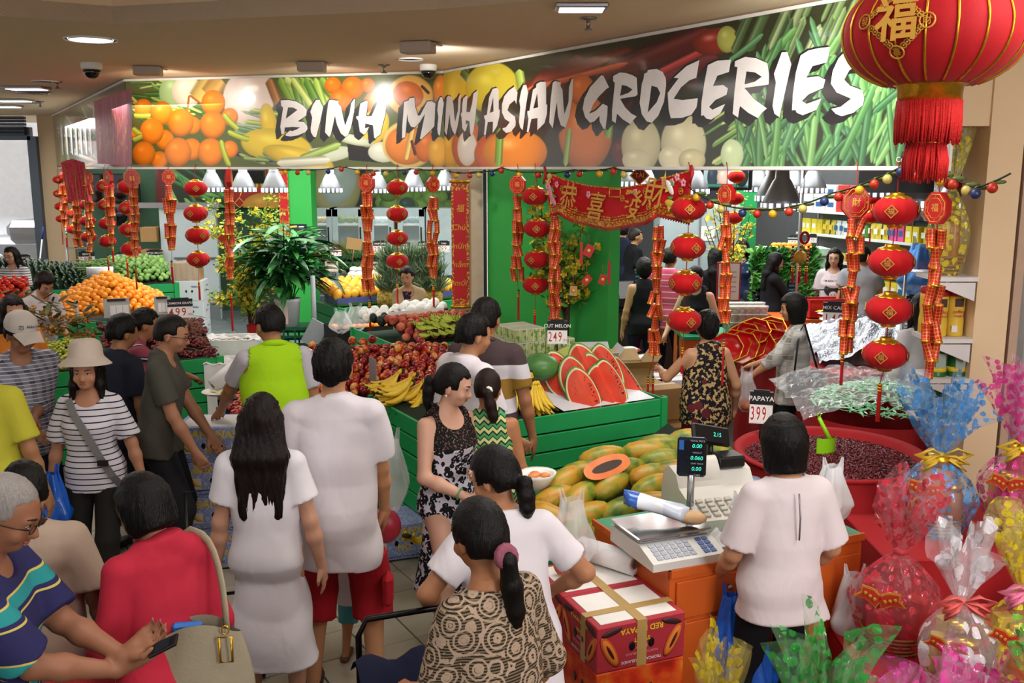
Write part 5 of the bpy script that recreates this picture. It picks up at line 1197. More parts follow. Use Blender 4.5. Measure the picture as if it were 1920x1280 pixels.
for k,((px,py),z,yw)in enumerate(wd):
 p=G(px,py+12,z+.04);o=mobj('watermelon_wedge',WME,None,None,p);o.scale=(1.16,)*3;o.rotation_euler=(MR(-.46 if yw>=0 else-.62,3,'Y')@MR(-.36,3,'X')@MR(1.12-yw*.8,3,'Z')).to_euler()
 tag(o,'cut watermelon wedge, '+WLB[k],'watermelon','cut watermelon wedges on the stand')
bed(st_a,lambda u,v:loc(S_A,1.0+.8*u,.04+1.0*v,.925+.10*v),mat('foam_sheet','dfe4ea',.5),'white_tray',6)
MEL=noisecol('pale_melon',[(.3,'a9b84e'),(.7,'cdd374')],3,rough=.35);MELG=noisecol('green_melon',[(.35,'2c5c2c'),(.6,'4f8040')],5,rough=.35)
for k,(px,py,z,m_,l_,sq)in enumerate(((1067,676,1.06,MEL,'whole yellow-green melon behind the watermelon wedges, left one',(1,1,.85)),(1112,678,1.06,MEL,'whole greenish melon behind the watermelon wedges, right one',(1.2,1,.9)),(1012,688,1.02,MELG,'dark green whole watermelon by the drink cartons',(1.2,1,.85)),(975,694,1.03,MELG,'pale striped whole watermelon half hidden by the striped polo shirt',(1,1,.9)))):
 o=MB().ball((0,0,0),.125,20,12,squash=sq).obj('whole_melon',m_,None,loc(S_A,0,0));o.location=V(px,py,7.2 if k<2 else 6.95);tag(o,l_,'melon')
 # mangoes in boxes
def f_ma(u,v):return loc(S_D,.02+1.75*u,.05+.95*v,1.02+.09*v)
for k in range(4):
 e=E_('mango_box',loc(S_D,.24+.46*k,.3,.89),RZ,('blue mango box at the left corner of the mango stand','blue mango box, second from the left corner','blue mango box, third from the left corner','blue mango box by the woman in the tan jacket')[k],'box','mango boxes')
 m=MB();[m.box(c,d)for c,d in(((0,-.25,.05),(.42,.01,.10)),((0,.25,.05),(.42,.01,.10)),((-.21,0,.05),(.01,.5,.10)),((.21,0,.05),(.01,.5,.10)),((0,0,.006),(.42,.5,.01)))]
 m.obj('carton',pat('mango_carton',lambda nt:mixc(nt,mn(nt,'GREATER_THAN',sepz(nt,tco(nt)),nd(nt,'ShaderNodeMapRange',{0:nd(nt,NZ,{'Vector':tco(nt),'Scale':12.}).outputs[0],3:.0,4:.06}).outputs[0]),'3f6a3c','5a5f9c'),.6),e)
heap('mango',M_MA,f_ma,1.75,1.0,.057,'yellow mango in the rows of mango boxes','mango','mangoes in the boxes',150,rot=.4,seed=12,jit=.12)
# cucumbers, long beans, pale melons
def f_cu(u,v):return loc(S_G,-2.75+1.55*u,.05+.8*v,.97+.36*sin(min(1,v*1.2)*PI/2)*(1-.55*abs(u-.35)))
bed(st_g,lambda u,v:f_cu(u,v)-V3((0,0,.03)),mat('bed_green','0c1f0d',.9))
rr=random.Random(4)
k=0
for j in range(16):
 for i in range(19):
  u,v=(i+.5+rr.uniform(-.2,.2))/19,(j+.5)/16;p=f_cu(u,v);o=mobj('cucumber',M_CU[0],None,None,p,(rr.uniform(-.1,.1),-.15+rr.uniform(-.3,.2),RZ+PI/2+rr.uniform(-.3,.3)));tag(o,'slim dark green cucumber in the big heap at the rear left','cucumber','cucumbers in the rear heap');k+=1
  if k>=298:break
 if k>=298:break
def f_zu(u,v):return loc(S_G,-.78+.72*u,.06+.8*v,1.0+.30*sin(min(1,v*1.25)*PI/2)*(1-.3*abs(u-.4)))
bed(st_g,lambda u,v:f_zu(u,v)-V3((0,0,.04)),mat('bed_green','',.9))
heap('melon_gourd',M_ZU,f_zu,.72,.98,.042,'stubby pale green gourd in the heap beside the long beans','gourd','pale gourds at the rear left',100,rot=RZ+1.3,seed=14)
m=MB();rr=random.Random(8)
for i in range(420):
 p=loc(S_G,-1.20+.40*rr.random(),.1+.6*rr.random(),0);p.z=1.02+.24*rr.random();d=V3((rr.uniform(-.16,.16),rr.uniform(-.16,.16),rr.uniform(-.05,.05)));m.tube(bz(p-d,p+V3((0,0,.05)),p+d,4),.006,4)
m.obj('long_beans',noisecol('bean_green',[(.3,'4d7a34'),(.7,'86ab5c')],20,rough=.5),None,label='tangled heap of long green beans between cucumbers and gourds',cat='beans',kind='stuff')
heap('tomato',M_TO,lambda u,v:loc(S_H,-1.5+1.45*u,.03+.8*v,.93+.42*sin(min(1,v*1.2)*PI/2)),1.45,1.0,.043,'ripe red tomato in the heap at the left edge','tomato','tomatoes at the left edge',160,seed=15)
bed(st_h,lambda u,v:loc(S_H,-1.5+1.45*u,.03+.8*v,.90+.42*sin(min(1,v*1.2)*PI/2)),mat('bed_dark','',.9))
# grapes: bunches
GR=noisecol('red_grape',[(.3,'4a1622'),(.55,'7c3036'),(.75,'a8604c')],3,rough=.3,sc3=14);GG=noisecol('green_grape',[(.3,'97a032'),(.6,'b9bd52'),(.8,'cfcf78')],3,rough=.3,sc3=14);STEM=mat('grape_stem','6a7434',.7)
def bunchmesh(r,n,m,seed,L=.16):
 rr=random.Random(seed);B=MB()
 for i in range(n):
  t=rr.random();q=(1-t*.6)*.055;a=rr.uniform(0,6.3);d=q*math.sqrt(rr.random());B.ball((t*L-L/2,d*cos(a),d*sin(a)*.75),r*rr.uniform(.85,1.1),8,6)
 g=B.mesh('grapes');g.materials.append(m);return g
GBR=[bunchmesh(.0135,62,GR,s)for s in(1,2,3)];GBG=[bunchmesh(.0135,58,GG,s)for s in(4,5,6)]
def bunch(p,me,label,grp,cat='grapes'):
 e=E_('grape_bunch',p,ru(0,6.3),label,cat,grp);e.rotation_euler[1]=ru(-.3,.3);g=mobj('grapes',random.choice(me),None,e);g['kind']='stuff'
 MB().tube(bz((-.10,0,.05),(-.04,.02,.07),(.05,0,.05),5),.003,4).obj('stem',STEM,e);return e
def f_gr(u,v):return loc(S_E,-.92+.88*u,.06+.8*v,.88+.20*sin(min(1,v*1.3)*PI/2))
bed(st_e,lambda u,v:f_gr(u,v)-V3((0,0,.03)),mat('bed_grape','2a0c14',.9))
for i in range(9):
 for j in range(8):bunch(f_gr((i+random.random())/9,(j+random.random()*.6)/8),GBR,'bunch of red grapes in the heap under the 499 price sign','red grapes under the 499 sign')
def f_gg(u,v):return loc(S_E,-2.45+1.35*u,.05+.55*v,.88+.13*sin(min(1,v*1.3)*PI/2))
bed(st_e,lambda u,v:f_gg(u,v)-V3((0,0,.03)),mat('bed_ggrape','5a641e',.9))
for i in range(13):
 for j in range(5):bunch(f_gg((i+random.random())/13,(j+random.random()*.6)/5),GBG,'bunch of green grapes at the front of the left stand','green grapes on the left stand')
 # longan with leaves
LON=noisecol('longan_skin',[(.3,'8a5a24'),(.7,'bd8a44')],6,rough=.6);LEAFD=noisecol('dry_leaf',[(.3,'3a3a1a'),(.7,'6a6a30')],5,rough=.6)
lm=[bunchmesh(.014,26,LON,s,.2)for s in(7,8)]
for i in range(22):
 p=loc(S_E,-2.35+1.3*(i%11)/10+ru(-.04,.04),.62+.18*(i//11),1.04+.12*(i//11)+.16*math.exp(-(((i%11)-5)/3)**2));e=E_('longan_bunch',p,ru(0,6.3),'leafy bunch of brown longans behind the green grapes','longans','longan bunches on the left stand');g=mobj('longans',random.choice(lm),None,e);g['kind']='stuff'
 for q in range(5):
  a=ru(0,6.3);MB().ball((0,0,0),.07,8,5,M=MT((.06*cos(a),.06*sin(a),.05+.03*q%3))@MR(a,4,'Z')@MR(ru(-.8,.3),4,'Y'),squash=(1.1,.42,.05)).obj('leaf',LEAFD,e)
for k in range(26):
 p=loc(S_E,-.95+.9*random.random(),.85+.25*random.random(),1.0+.1*random.random())+BX*.1;o=mobj('fig',fruitmesh('fig',.028,mat('fig_skin','3a2a2a',.5))if k==0 else bpy.data.meshes['fig'],None,None,p,(ru(0,6),0,0));tag(o,'small dark fig in the loose heap behind the red grapes','fig','figs behind the red grapes')
 # small corner: oranges and drink cartons
for k,(px,py,z)in enumerate(((1060,606,.88),(1048,600,.95),(1071,612,.88),(1080,621,.88),(1066,622,.88),(1050,590,1.0),(1063,597,.95),(1040,612,.88))):
 o=mobj('orange',M_OR[0],None,None,G(px,py,z));o.scale=(1.05,)*3;tag(o,'big shiny orange beside the drink cartons','orange','oranges beside the drink cartons')
def cartonfn(nt):
 co=tco(nt);z=sepz(nt,co);x=mn(nt,'ADD',sepz(nt,co,0),sepz(nt,co,1));nz=nd(nt,NZ,{'Vector':co,'Scale':22.}).outputs[0]
 a=mixc(nt,mn(nt,'GREATER_THAN',nz,.53),'c3cf8a','7d9a4e');a=mixc(nt,mn(nt,'LESS_THAN',mn(nt,'ABSOLUTE',mn(nt,'SINE',mn(nt,'MULTIPLY',x,46.))),.16),a,'e8ebdc');return mixc(nt,mn(nt,'GREATER_THAN',mn(nt,'ABSOLUTE',z),.052),a,'d8dcc8')
CART=pat('drink_carton',cartonfn,.45);CTM=MB().box((0,0,0),(.30,.19,.118),bev=.004).mesh('drink_carton');CTM.materials.append(CART)
c0_=G(985,690,.85);c0_.z=0
for lv in range(4):
 for i in range(2):
  for j in range(2):
   if lv==3 and i==1:continue
   p=c0_+AX*(.31*i)+BX*(.2*j)+V3((0,0,.80+.12*lv));o=mobj('drink_pack',CTM,None,None,p,(0,0,RZ));tag(o,'shrink-wrapped pack of drink cartons with green labels, stacked behind the melons','carton pack','drink packs behind the melons')
stand('produce_stand',(c0_.x-.10,c0_.y-.20),.66,.46,.735,'low green stand under the stack of drink packs',5,'f')
# bags of oranges, boxes by the mango stand
def carton(name,c,d,rz,label,m=None,grp=None,open_=False,th=.006,cat='box',flaps=True):
 e=E_(name,c,rz,label,cat,grp);m=m or mat('cardboard','b08a58',.8,var=.06,bump=.05,bs=200);x,y,z=d;B=MB()
 for cc,dd in(((0,-y/2,z/2),(x,th,z)),((0,y/2,z/2),(x,th,z)),((-x/2,0,z/2),(th,y,z)),((x/2,0,z/2),(th,y,z)),((0,0,th/2),(x,y,th))):B.box(cc,dd)
 B.obj('walls',m,e)
 if not open_:
  for s_ in(-1,1):MB().box((0,s_*y/4,z),(x,y/2-.002,th)).obj('flap',m,e)
  MB().box((0,0,z+th*.7),(x*1.0,.05,.001)).obj('tape',mat('packing_tape','b3945a',.35),e)
 elif flaps:
  for s_ in(-1,1):
   f=MB().box((0,s_*y*.22,0),(x,y*.45,th)).obj('flap',m,e,(0,s_*y/2,z),(s_*.55,0,0));f=MB().box((s_*x*.15,0,0),(x*.3,y*.96,th)).obj('flap',m,e,(s_*x/2,0,z),(0,s_*-.9,0))
 return e
CB=mat('cardboard','b08a58',.8,var=.06,bump=.05,bs=200);CBL=mat('cardboard_light','c3a878',.8,var=.05,bump=.05,bs=200);WBOX=mat('white_carton','dcdde2',.6,var=.03);
e=carton('orange_box',G(678,655,.45),(.75,.5,.26),RZ,'dark open box with bagged oranges beside the nectarines',mat('black_carton','1b1a18',.7),open_=True,flaps=False);e.location.z=.5
for k in range(18):o=mobj('orange',M_OR[0],None,None,e.location+AX*ru(-.3,.3)+BX*ru(-.18,.18)+V3((0,0,.22+.03*random.random())));tag(o,'orange in the clear bags in the dark open box','orange','bagged oranges in the dark box')
MB().box((0,0,.2),(.7,.46,.4)).obj('pallet_stack',CB,e,(0,0,-.49))
PLAS=mat('thin_plastic','eef0f2',.18,alpha=.32,spec=.7,var=.02);PLASW=mat('white_bag_plastic','eceef0',.3,alpha=.72,spec=.5,var=.03)
def plasticbag(name,p,w_,h_,label,m=None,seed=1,ears=True,cat='bag',fill=None,rz=0):
 e=E_(name,p,rz,label,cat);rr=random.Random(seed);ph=[rr.uniform(0,6.3)for _ in range(6)]
 def fn(u,v):
  a=u*2*PI;r=w_*(.5*sin(min(1,.15+v*1.4)*PI/2)*(1-.75*max(0,v-.5)*2*.8));r*=1+.13*sin(5*a+ph[0]+v*4)+.08*sin(9*a+ph[1]-v*7)
  return(r*cos(a),r*.75*sin(a),h_*v*(.78 if v<.6 else .78+.22*(v-.6)/.4)+.02*w_*sin(3*a+ph[2]))
 MB().grid(fn,36,16,wrapu=1).obj('sack',m or PLASW,e)
 if ears:
  for s_ in(-1,1):
   MB().grid(lambda u,v:((s_*(.10+.12*v)+(u-.5)*(.26-.18*v))*w_,.03*sin(u*9+v*5)*w_,h_*(.72+.42*v)),8,8).obj('handle',m or PLASW,e)
 return e
plasticbag('orange_bag',G(640,625,.72),.28,.26,'clear plastic bag of oranges, left one in the dark box',PLAS,3);plasticbag('orange_bag',G(668,622,.72),.30,.30,'clear plastic bag of oranges, right one in the dark box',PLAS,5)
# price signs
PRED=mat('price_red','b8262a',.5);PBLK=mat('price_header','1c1b1e',.5);PCARD=mat('price_card','e9e7e6',.5)
def pricesign(px,py,Y,wpx,hpx,head,num,label,unit='KG',back=False,stick=60,rz=0,tilt=0):
 c=V(px,py,Y);s_=depth(c)/F;w_,h_=wpx*s_,hpx*s_;e=E_('price_sign',c-V3((0,0,stick*s_)),rz-math.atan2(c.x,c.y),label,'price sign','price signs on sticks');z=stick*s_
 MB().box((0,0,z),(w_,.008,h_)).obj('board',mat('sign_back_grey','b5b2ac',.6)if back else PCARD,e);MB().cyl((0,.008,0),(0,.008,z+h_*.45),.006,n=6).obj('stick',PBLK,e)
 if back:
  MB().box((0,-.008,z+h_*.42),(w_*.7,.012,h_*.12)).obj('clip',PBLK,e)
  for k in range(3):MB().box(((k-.6)*w_*.24,-.006,z-h_*.12),(w_*.22,.003,h_*.5)).obj('card',PCARD,e)
  return e
 MB().box((0,-.005,z+h_*.30),(w_,.004,h_*.40)).obj('header',PBLK,e);MB().box((-.0*w_,-.006,z+h_*.52),(w_*.7,.012,h_*.08)).obj('clip',PBLK,e)
 if head:text(head,h_*.17*min(1,11/max(len(head),1))*1.2,PCARD,e,fmx((0,-.0078,z+h_*.28),(0,-1,0)),bold=.012)
 for k,ch in enumerate(num):
  x=(-.36+.25*k)*w_;MB().box((x,-.0055,z-h_*.2),(w_*.23,.003,h_*.54)).obj('card',mat('number_card','f4f1ee',.5),e);text(ch,h_*.60,PRED,e,fmx((x,-.0075,z-h_*.2),(0,-1,0)),bold=.006,sx=round(min(1,w_*.38/(h_*.6)),2))
 if unit:text(unit,min(h_*.24,w_*.14),PRED,e,fmx((w_*.41,-.0065,z-h_*.32),(0,-1,0)))
 return e
PS=pricesign
PS(338,578,8.9,45,36,'CRIMSON GRAPES','499','price sign reading crimson grapes 499 over the red grapes',stick=66)
PS(219,577,9.6,46,36,'','','back of a grey price sign in front of the oranges',back=True,stick=75);PS(304,572,8.95,28,34,'','','back of a price sign half behind the crimson grapes sign',back=True)
PS(144,582,9.3,12,38,'','','price sign seen edge-on beside the longans',back=True,stick=70,rz=1.2)
PS(163,483,14.75,27,24,'BEANS','299','price sign reading 299 over the cucumbers');PS(290,481,15.6,28,24,'BITTER MELON','399','price sign reading 399 bitter melon before the boxes');PS(230,484,14.6,24,22,'GOURD','199','price sign partly behind the corner lantern string');PS(241,513,14.1,26,28,'BEANS','899','price sign reading 899 in front of the long beans',stick=40)
PS(44,490,14.0,24,24,'TOMATO','299','price sign by the woman in glasses at the left edge')
PS(628,470,14.2,24,20,'BROCCOLI','599','price sign reading 599 above the broccoli',stick=50);PS(713,463,14.4,26,22,'PAW PAW','299','price sign reading 299 left of the lantern string',stick=50);PS(757,464,14.5,24,20,'CORN','299','price sign reading 299 right behind the lantern string',stick=50);PS(795,463,14.5,22,20,'PUMPKIN','199','price sign reading 199 above the pineapples',stick=50);PS(832,462,14.5,22,20,'THAI','799','price sign reading 799 beside the cream pillar',stick=50)
PS(700,500,12.9,24,26,'CLEMES','299','price sign over the wrapped fennel trays',stick=45);PS(820,530,12.9,16,28,'','399','narrow price sign among the pineapples',stick=40);PS(622,500,13.0,24,20,'','','back of a price sign beside the palm leaves',back=True,stick=45)
PS(1045,623,7.3,37,44,'CUT MELON','249','price sign reading cut melon 249 before the drink cartons',stick=70)
PS(1427,764,6.0,42,62,'PAPAYA','399','price sign reading papaya 399 behind the papaya heap',stick=95)
PS(1569,590,9.6,50,46,'MIX CANDY','149','price sign reading mix candy 149 over the wrapped sweets',stick=70,unit='');PS(1716,576,7.6,34,44,'CANDY','199','price sign behind the largest lanterns, over the sweets',stick=60,unit='')
PS(1488,452,14.5,20,20,'MANDARIN','199','price sign reading 199 over the mandarins at the back',stick=80,unit='');PS(1524,447,14.8,14,16,'','199','small price sign right of the mandarins at the back',stick=90,unit='')
TAPE0=mat('packing_tape','b3945a',.35)
# ================================================================ weighing counter, papayas, boxes, sweets, gift baskets
RC_=radians(24);CX=V3((cos(RC_),sin(RC_),0));CY=V3((-CX.y,CX.x,0));C0=V3((.67,3.83,0))
def cl(a,b,z=0):return C0+CX*a+CY*b+V3((0,0,z))
ORNG=mat('orange_laminate','c65a1c',.45,var=.05,vs=3);CTOP=mat('green_laminate','2a8f68',.4,var=.05)
e=E_('weighing_counter',C0,RC_,'orange counter with green top under the scale and cash register','counter')
MB().box((.53,.33,.445),(1.06,.66,.89)).obj('body',ORNG,e);MB().box((.53,.33,.905),(1.07,.67,.03),bev=.004).obj('worktop',CTOP,e)
for c_,d_ in(((.53,-.004,.905),(1.08,.012,.034)),((-.004,.33,.905),(.012,.68,.034))):MB().box(c_,d_).obj('edge_strip',ORNG,e)
MB().box((.28,-.006,.78),(.50,.014,.17),bev=.003).obj('drawer',ORNG,e);MB().box((.28,-.006,.34),(.50,.014,.66),bev=.003).obj('door',ORNG,e);MB().box((.80,-.006,.42),(.50,.014,.82),bev=.003).obj('door',ORNG,e)
MB().lathe([(.012,0),(.012,.012),(.001,.012)],10,M=MT((.30,-.013,.80))@MR(PI/2,4,'X')).obj('lock',STEEL,e)
m=MB();m.ball((.34,-.014,.46),.03,10,6,squash=(.7,.1,1.6));m.ball((.33,-.014,.38),.03,10,6,squash=(.5,.1,1.3));m.obj('stain',mat('dark_smear','3a1c10',.8),e)
# scale
sp=G(1245,1000,.99);sp.z=.922;e=E_('price_scale',sp,RC_-.04,'white price computing scale with steel platform and digital display on a post','scale')
SCW=mat('scale_white','c9c8c2',.4,var=.06);DSP=mat('display_navy','131c2c',.25)
m=MB();m.add([(-.18,-.22,.0),(.18,-.22,.0),(.18,.17,.0),(-.18,.17,.0),(-.18,-.22,.035),(.18,-.22,.035),(.18,-.10,.075),(-.18,-.10,.075),(.18,.17,.075),(-.18,.17,.075)],[(3,2,1,0),(0,1,5,4),(4,5,6,7),(7,6,8,9),(2,3,9,8),(1,2,8,6),(1,6,5),(0,4,7),(0,7,9,3)],smooth=0);m.obj('housing',SCW,e)
MB().box((0,.035,.10),(.37,.27,.012),bev=.005).box((0,.035,.088),(.34,.24,.02)).obj('platform',mat('polished_steel','c4c4c4',.15,metal=.95),e)
ky=lambda u,v:V3((-.15+.30*u,-.205+.10*v,.041+.0333*v))
for i in range(9):
 for j in range(4):
  if i==6:continue
  MB().box((0,0,0),(.026,.019,.006)).obj('key',mat('key_grey','9aa0ac',.5)if i<6 else mat('key_blue','3a5c9c',.5),e,ky((i+.5)/9,(j+.5)/4),(.32,0,0))
dc=V(1297,856,sp.y+.24);pp=V3(MR(-(RC_-.04),4,'Z')@(dc-sp));pp.z=0;MB().cyl((pp.x,pp.y,.03),(pp.x,pp.y,.30),.017,n=12).obj('post',STEEL,e)
MB().box((pp.x,pp.y,.03),(.09,.07,.06)).obj('post_foot',SCW,e)
dc=V(1297,856,sp.y+.24);dl=MR(-(RC_-.04),4,'Z')@(dc-sp);dl=V3(dl);MB().cyl((pp.x,pp.y,.30),(dl.x,dl.y,dl.z-.08),.0165,n=12).obj('post',STEEL,e)
MB().box((0,0,0),(.135,.035,.19),bev=.012).obj('display',DSP,e,dl,(0,0,-RC_-.15))
fm0=MT(dl)@MR(-RC_-.15,4,'Z')
LEDC=mat('led_teal','38e0c0',.4,emit=1.3);LBL=mat('scale_label','c8ccd2',.5)
for t_,z_ in(('0.00',.058),('0.060',.0),('0.00',-.052)):
 MB().box((.012,-.0185,z_),(.085,.003,.03)).obj('readout',BLACK,e,None).matrix_local=fm0;text(t_,.026,LEDC,e,fm0@fmx((.022,-.0205,z_),(0,-1,0)),shear=.15)
for t_,z_,s_ in(('TOTAL PRICE',.082,.011),('WEIGHT',.025,.011),('UNIT PRICE',-.027,.011),('CAS',-.083,.016)):text(t_,s_,LBL,e,fm0@fmx((.025,-.0182,z_),(0,-1,0)))
MB().box((-.048,-.018,.06),(.022,.003,.045)).obj('badge',mat('badge_blue','2f6fc0',.4),e).matrix_local=fm0
# bread-stick bag on the platform, small bags
q=E_('snack_bag',sp+V3((-.02,.05,.115)),-.35,'blue and white cellophane snack bag lying on the scale','snack')
MB().grid(lambda u,v:(-.16+.30*u,(.05+.012*sin(u*9))*cos(v*2*PI)*min(1,8*u+.2,8*(1-u)+.2),.04+.035*sin(v*2*PI)+.05*(1-u)),20,14).obj('wrapper',pat('snack_wrap',lambda nt:ramp(nt,mn(nt,'MULTIPLY_ADD',sepz(nt,tco(nt),0),1.8,.5),[(.0,'dfe4ee'),(.2,'2f62b8'),(.34,'e4e8f0'),(.55,'cdd6e6'),(.75,'e8d8b4')],'CONSTANT'),.2,.6),q)
MB().ball((.15,0,.03),.045,12,8,squash=(1.5,1,.7)).obj('bread',mat('bread_tan','d6b184',.7),q)
PB=plasticbag
PB('small_bag',cl(.36,.10,.925),.20,.09,'crumpled small clear bag with dark seeds in front of the scale',PLASW,11,ears=False)
PB('carrier_bag',cl(.58,.28,.925),.17,.16,'white carrier bag hanging over the counter between scale and till',PLASW,12)
PB('carrier_bag',cl(.97,.12,.925),.20,.30,'upright white carrier bag with ears right of the saleswoman',PLASW,13)
PB('carrier_bag',cl(.93,-.10,.42),.20,.36,'white carrier bag low behind the saleswoman beside the orange counter',PLASW,14)
MB().cyl((0,0,-.14),(0,0,0),.05).obj('bottle',mat('water_bottle','9db8d8',.1,alpha=.6),None,cl(.80,.50,1.07),label='water bottle with blue cap behind the upright carrier bag',cat='bottle')
# cash register
rp_=G(1400,960,.92);rp_.z=.92;e=E_('cash_register',cl(.56,.44,.92),RC_-.15,'white cash register with rounded printer cover behind the scale','cash register')
REGW=mat('register_white','cfccc2',.4,var=.05)
m=MB();pr_=[(-.22,0),(-.22,.08),(-.15,.10),(.02,.16),(.06,.22),(.14,.24),(.20,.20),(.22,.12),(.22,0)]
m.add([(-.20,y,z)for y,z in pr_]+[(.20,y,z)for y,z in pr_],[tuple(range(9)),tuple(range(9,18))[::-1]]+[(i,i+9,(i+1)%9+9,(i+1)%9)for i in range(9)],smooth=0);m.obj('housing',REGW,e)
MB().grid(lambda u,v:(-.13+.16*u,.03+.16*v,.165+.12*sin(PI*v)**.7),6,10).obj('printer_cover',REGW,e);MB().box((.10,.10,.26),(.13,.12,.06),bev=.01).obj('printer_slot',BLACK,e)
for i in range(7):
 for j in range(4):MB().box((0,0,0),(.034,.025,.012),bev=.003).obj('key',mat('key_cream','b9b6aa',.5),e,(-.15+.05*i,-.185+.03*j,.096+.012*j),(.36,0,0))
MB().box((0,0,0),(.24,.03,.10),bev=.01).obj('display',BLACK,e,(.05,.20,.36),(-.5,.25,.2));MB().cyl((.05,.19,.2),(.05,.2,.33),.015).obj('display_post',BLACK,e)
text('2.15',.03,LEDC,e,MT((.05,.20,.36))@Euler((-.5,.25,.2)).to_matrix().to_4x4()@fmx((.03,-.017,0),(0,-1,0)),shear=.15)
# papayas
PAP=noisecol('papaya_skin',[(.30,'45601e'),(.43,'7a882a'),(.55,'b0932a'),(.68,'c0841f'),(.8,'667622')],3.2,detail=5,rough=.4,rnd=.14,sc3=3,bump=.08,bs=40)
m=MB();pf=[(.001,-.16),(.018,-.157),(.044,-.145),(.066,-.11),(.078,-.04),(.076,.03),(.062,.09),(.040,.135),(.012,.155),(.010,.165),(.001,.166)];m.lathe(pf,16,wob=lambda a,z:1+.035*cos(5*a),M=MR(PI/2,4,'Y'));PAPM=m.mesh('papaya');PAPM.materials.append(PAP);PAPM.materials.append(STK)
PAPL=[];plst=[(680,610,20),(790,630,15),(1010,570,5),(1120,522,5),(1350,470,5),(1130,630,10),(930,630,5),(830,705,22),(555,720,10),(505,685,15),(400,780,42),(500,820,35),(630,790,40),(740,820,40),(320,910,30),(500,910,50),(700,900,-30),(860,845,0),(1030,738,20),(1050,830,35),(1160,765,0),(1210,845,25),(1255,890,40),(1225,715,10),(1110,950,0),(1210,970,-10),(560,1050,30),(690,1030,40),(290,1055,-30),(430,1075,0),(385,1110,20),(470,1180,60),(735,1150,15),(830,1000,30),(895,1045,10),(1510,545,-30),(1480,605,0),(1240,560,0),(215,1030,20),(350,1030,0),(620,960,10),(960,685,0),(930,790,0),(690,1195,10),(1000,1000,15),(1320,620,0),(1400,560,10),(1300,500,10),(900,950,20),(1020,900,10),(1150,880,0),(740,960,20),(600,880,10),(420,960,10),(820,780,15),(1100,690,5),(1320,720,20),(1330,820,10),(560,980,30),(1000,620,10),(1200,1050,0),(1050,1080,10),(300,980,15)]
for k,(cx,cy,an)in enumerate(plst[:50]):
 q_=G(960+cx/4,706+cy/4,1.04-(cy-465)/715*.24)
 if any((q_-w_).length<.118 for w_ in PAPL):continue
 PAPL.append(q_)
 px,py=960+cx/4,700+cy/4;z=1.04-(cy-465)/715*.24-(.05 if k>43 else 0);a=radians(an);d=V3((cos(a),sin(a)*.9,sin(a)*.45)).normalized()
 o=mobj('papaya',PAPM,None,None,G(px,py+6,z));o.rotation_euler=d.to_track_quat('X','Z').to_euler();o.rotation_euler.rotate_axis('X',ru(0,6));s_=ru(.80,.92);o.scale=(s_,s_,s_);tag(o,'ripening green and orange papaya in the heap behind the scale','papaya','papayas in the heap')
 if random.random()<.3:MB().ball((.02,-.064,.02),.016,8,4,squash=(1,.3,1)).obj('sticker',mat('papaya_sticker','b8605c',.5),o)
hm=MB();hm.grid(lambda u,v:(.15*cos(PI*u)*(1),(.062*sin(PI*u)**.8)*(2*v-1),.004),16,6,mi=0);hm.grid(lambda u,v:(.15*cos(PI*u),.062*sin(PI*u)**.8*cos(PI*v),-.06*sin(PI*u)*sin(PI*v)),16,8,mi=1);hm.grid(lambda u,v:(.10*cos(PI*u),.026*sin(PI*u)*(2*v-1),.006),12,3,mi=2)
o=hm.obj('cut_papaya',[noisecol('papaya_flesh',[(.3,'d8662a'),(.7,'e8823c')],10,rough=.3),PAP,mat('papaya_seeds','33200f',.5)],None,G(1138,875,1.02),(.75,-.15,.55));tag(o,'halved papaya showing orange flesh near the top of the heap','papaya')
PJ=(G(1000,1000,.70)+V3((-.02,.0,0)));PJ=V3((.24,4.52,0));e=stand('produce_stand',(PJ.x,PJ.y),1.35,.72,.66,'low green stand heaped with papayas behind the orange counter',5,'fl')
e.location.z=0
bed(e,lambda u,v:V3((PJ.x,PJ.y,0))+AX*(.1+1.4*u)+BX*(.03+1.0*v*(.35+.65*u))+V3((0,0,.68+.26*v*(.2+.8*u))),mat('bed_green','',.9))
q=G(1008,905,.95);e=E_('fruit_bowl',q,0,'white bowl of peach slices at the edge of the papaya heap','bowl');MB().lathe([(.05,-.03),(.09,.04),(.10,.06),(.085,.05),(.04,-.01),(.001,-.012)],20).obj('bowl',WHITE,e)
for k in range(6):MB().ball((ru(-.04,.04),ru(-.04,.04),.04),.03,8,6,squash=(1,.7,.5)).obj('slice',mat('peach_slice','e08a50',.4),e)
# printed cartons
def printed_box(name,c,d,rz,label,base,top,words,group=None,art=None,handles=True,cat='box'):
 e=E_(name,c,rz,label,cat,group);x,y,z=d;MB().box((0,0,z/2),(x,y,z),bev=.004).obj('carton',base,e)
 if top:MB().box((0,0,z+.001),(x*.86,y*.84,.002)).obj('top_label',top,e)
 for fx,(nx,ny),ww in(((0,-y/2),(0,-1),x),((-x/2,0),(-1,0),y),((x/2,0),(1,0),y)):
  n_=V3((nx,ny,0));o_=V3((fx[0],fx[1],z/2))+n_*.0022
  for t_,sz,u,v,m_,fl in words:
   text(t_,sz*ww,m_,e,fmx(o_+V3((-ny,nx,0))*u*ww+V3((0,0,v*z)),n_,(0,0,-1 if fl else 1)),bold=.02)
  if art:art(e,o_,n_,V3((-ny,nx,0)),ww,z)
  if handles:
   for s_ in(-1,1):fm=fmx(o_+V3((-ny,nx,0))*s_*ww*.11+V3((0,0,-.02*z)),n_);m=MB();m.ball((0,0,0),.014,10,4,M=fm,squash=(1,1.5,.08));m.obj('vent_hole',BLACK,e)
 return e
PBX=mat('papaya_box_red','a82c38',.6,var=.05);YEL=mat('print_yellow','e6c42a',.5);WHP=mat('print_white','dcd6d2',.5);PINK=mat('print_pink','d88a90',.5)
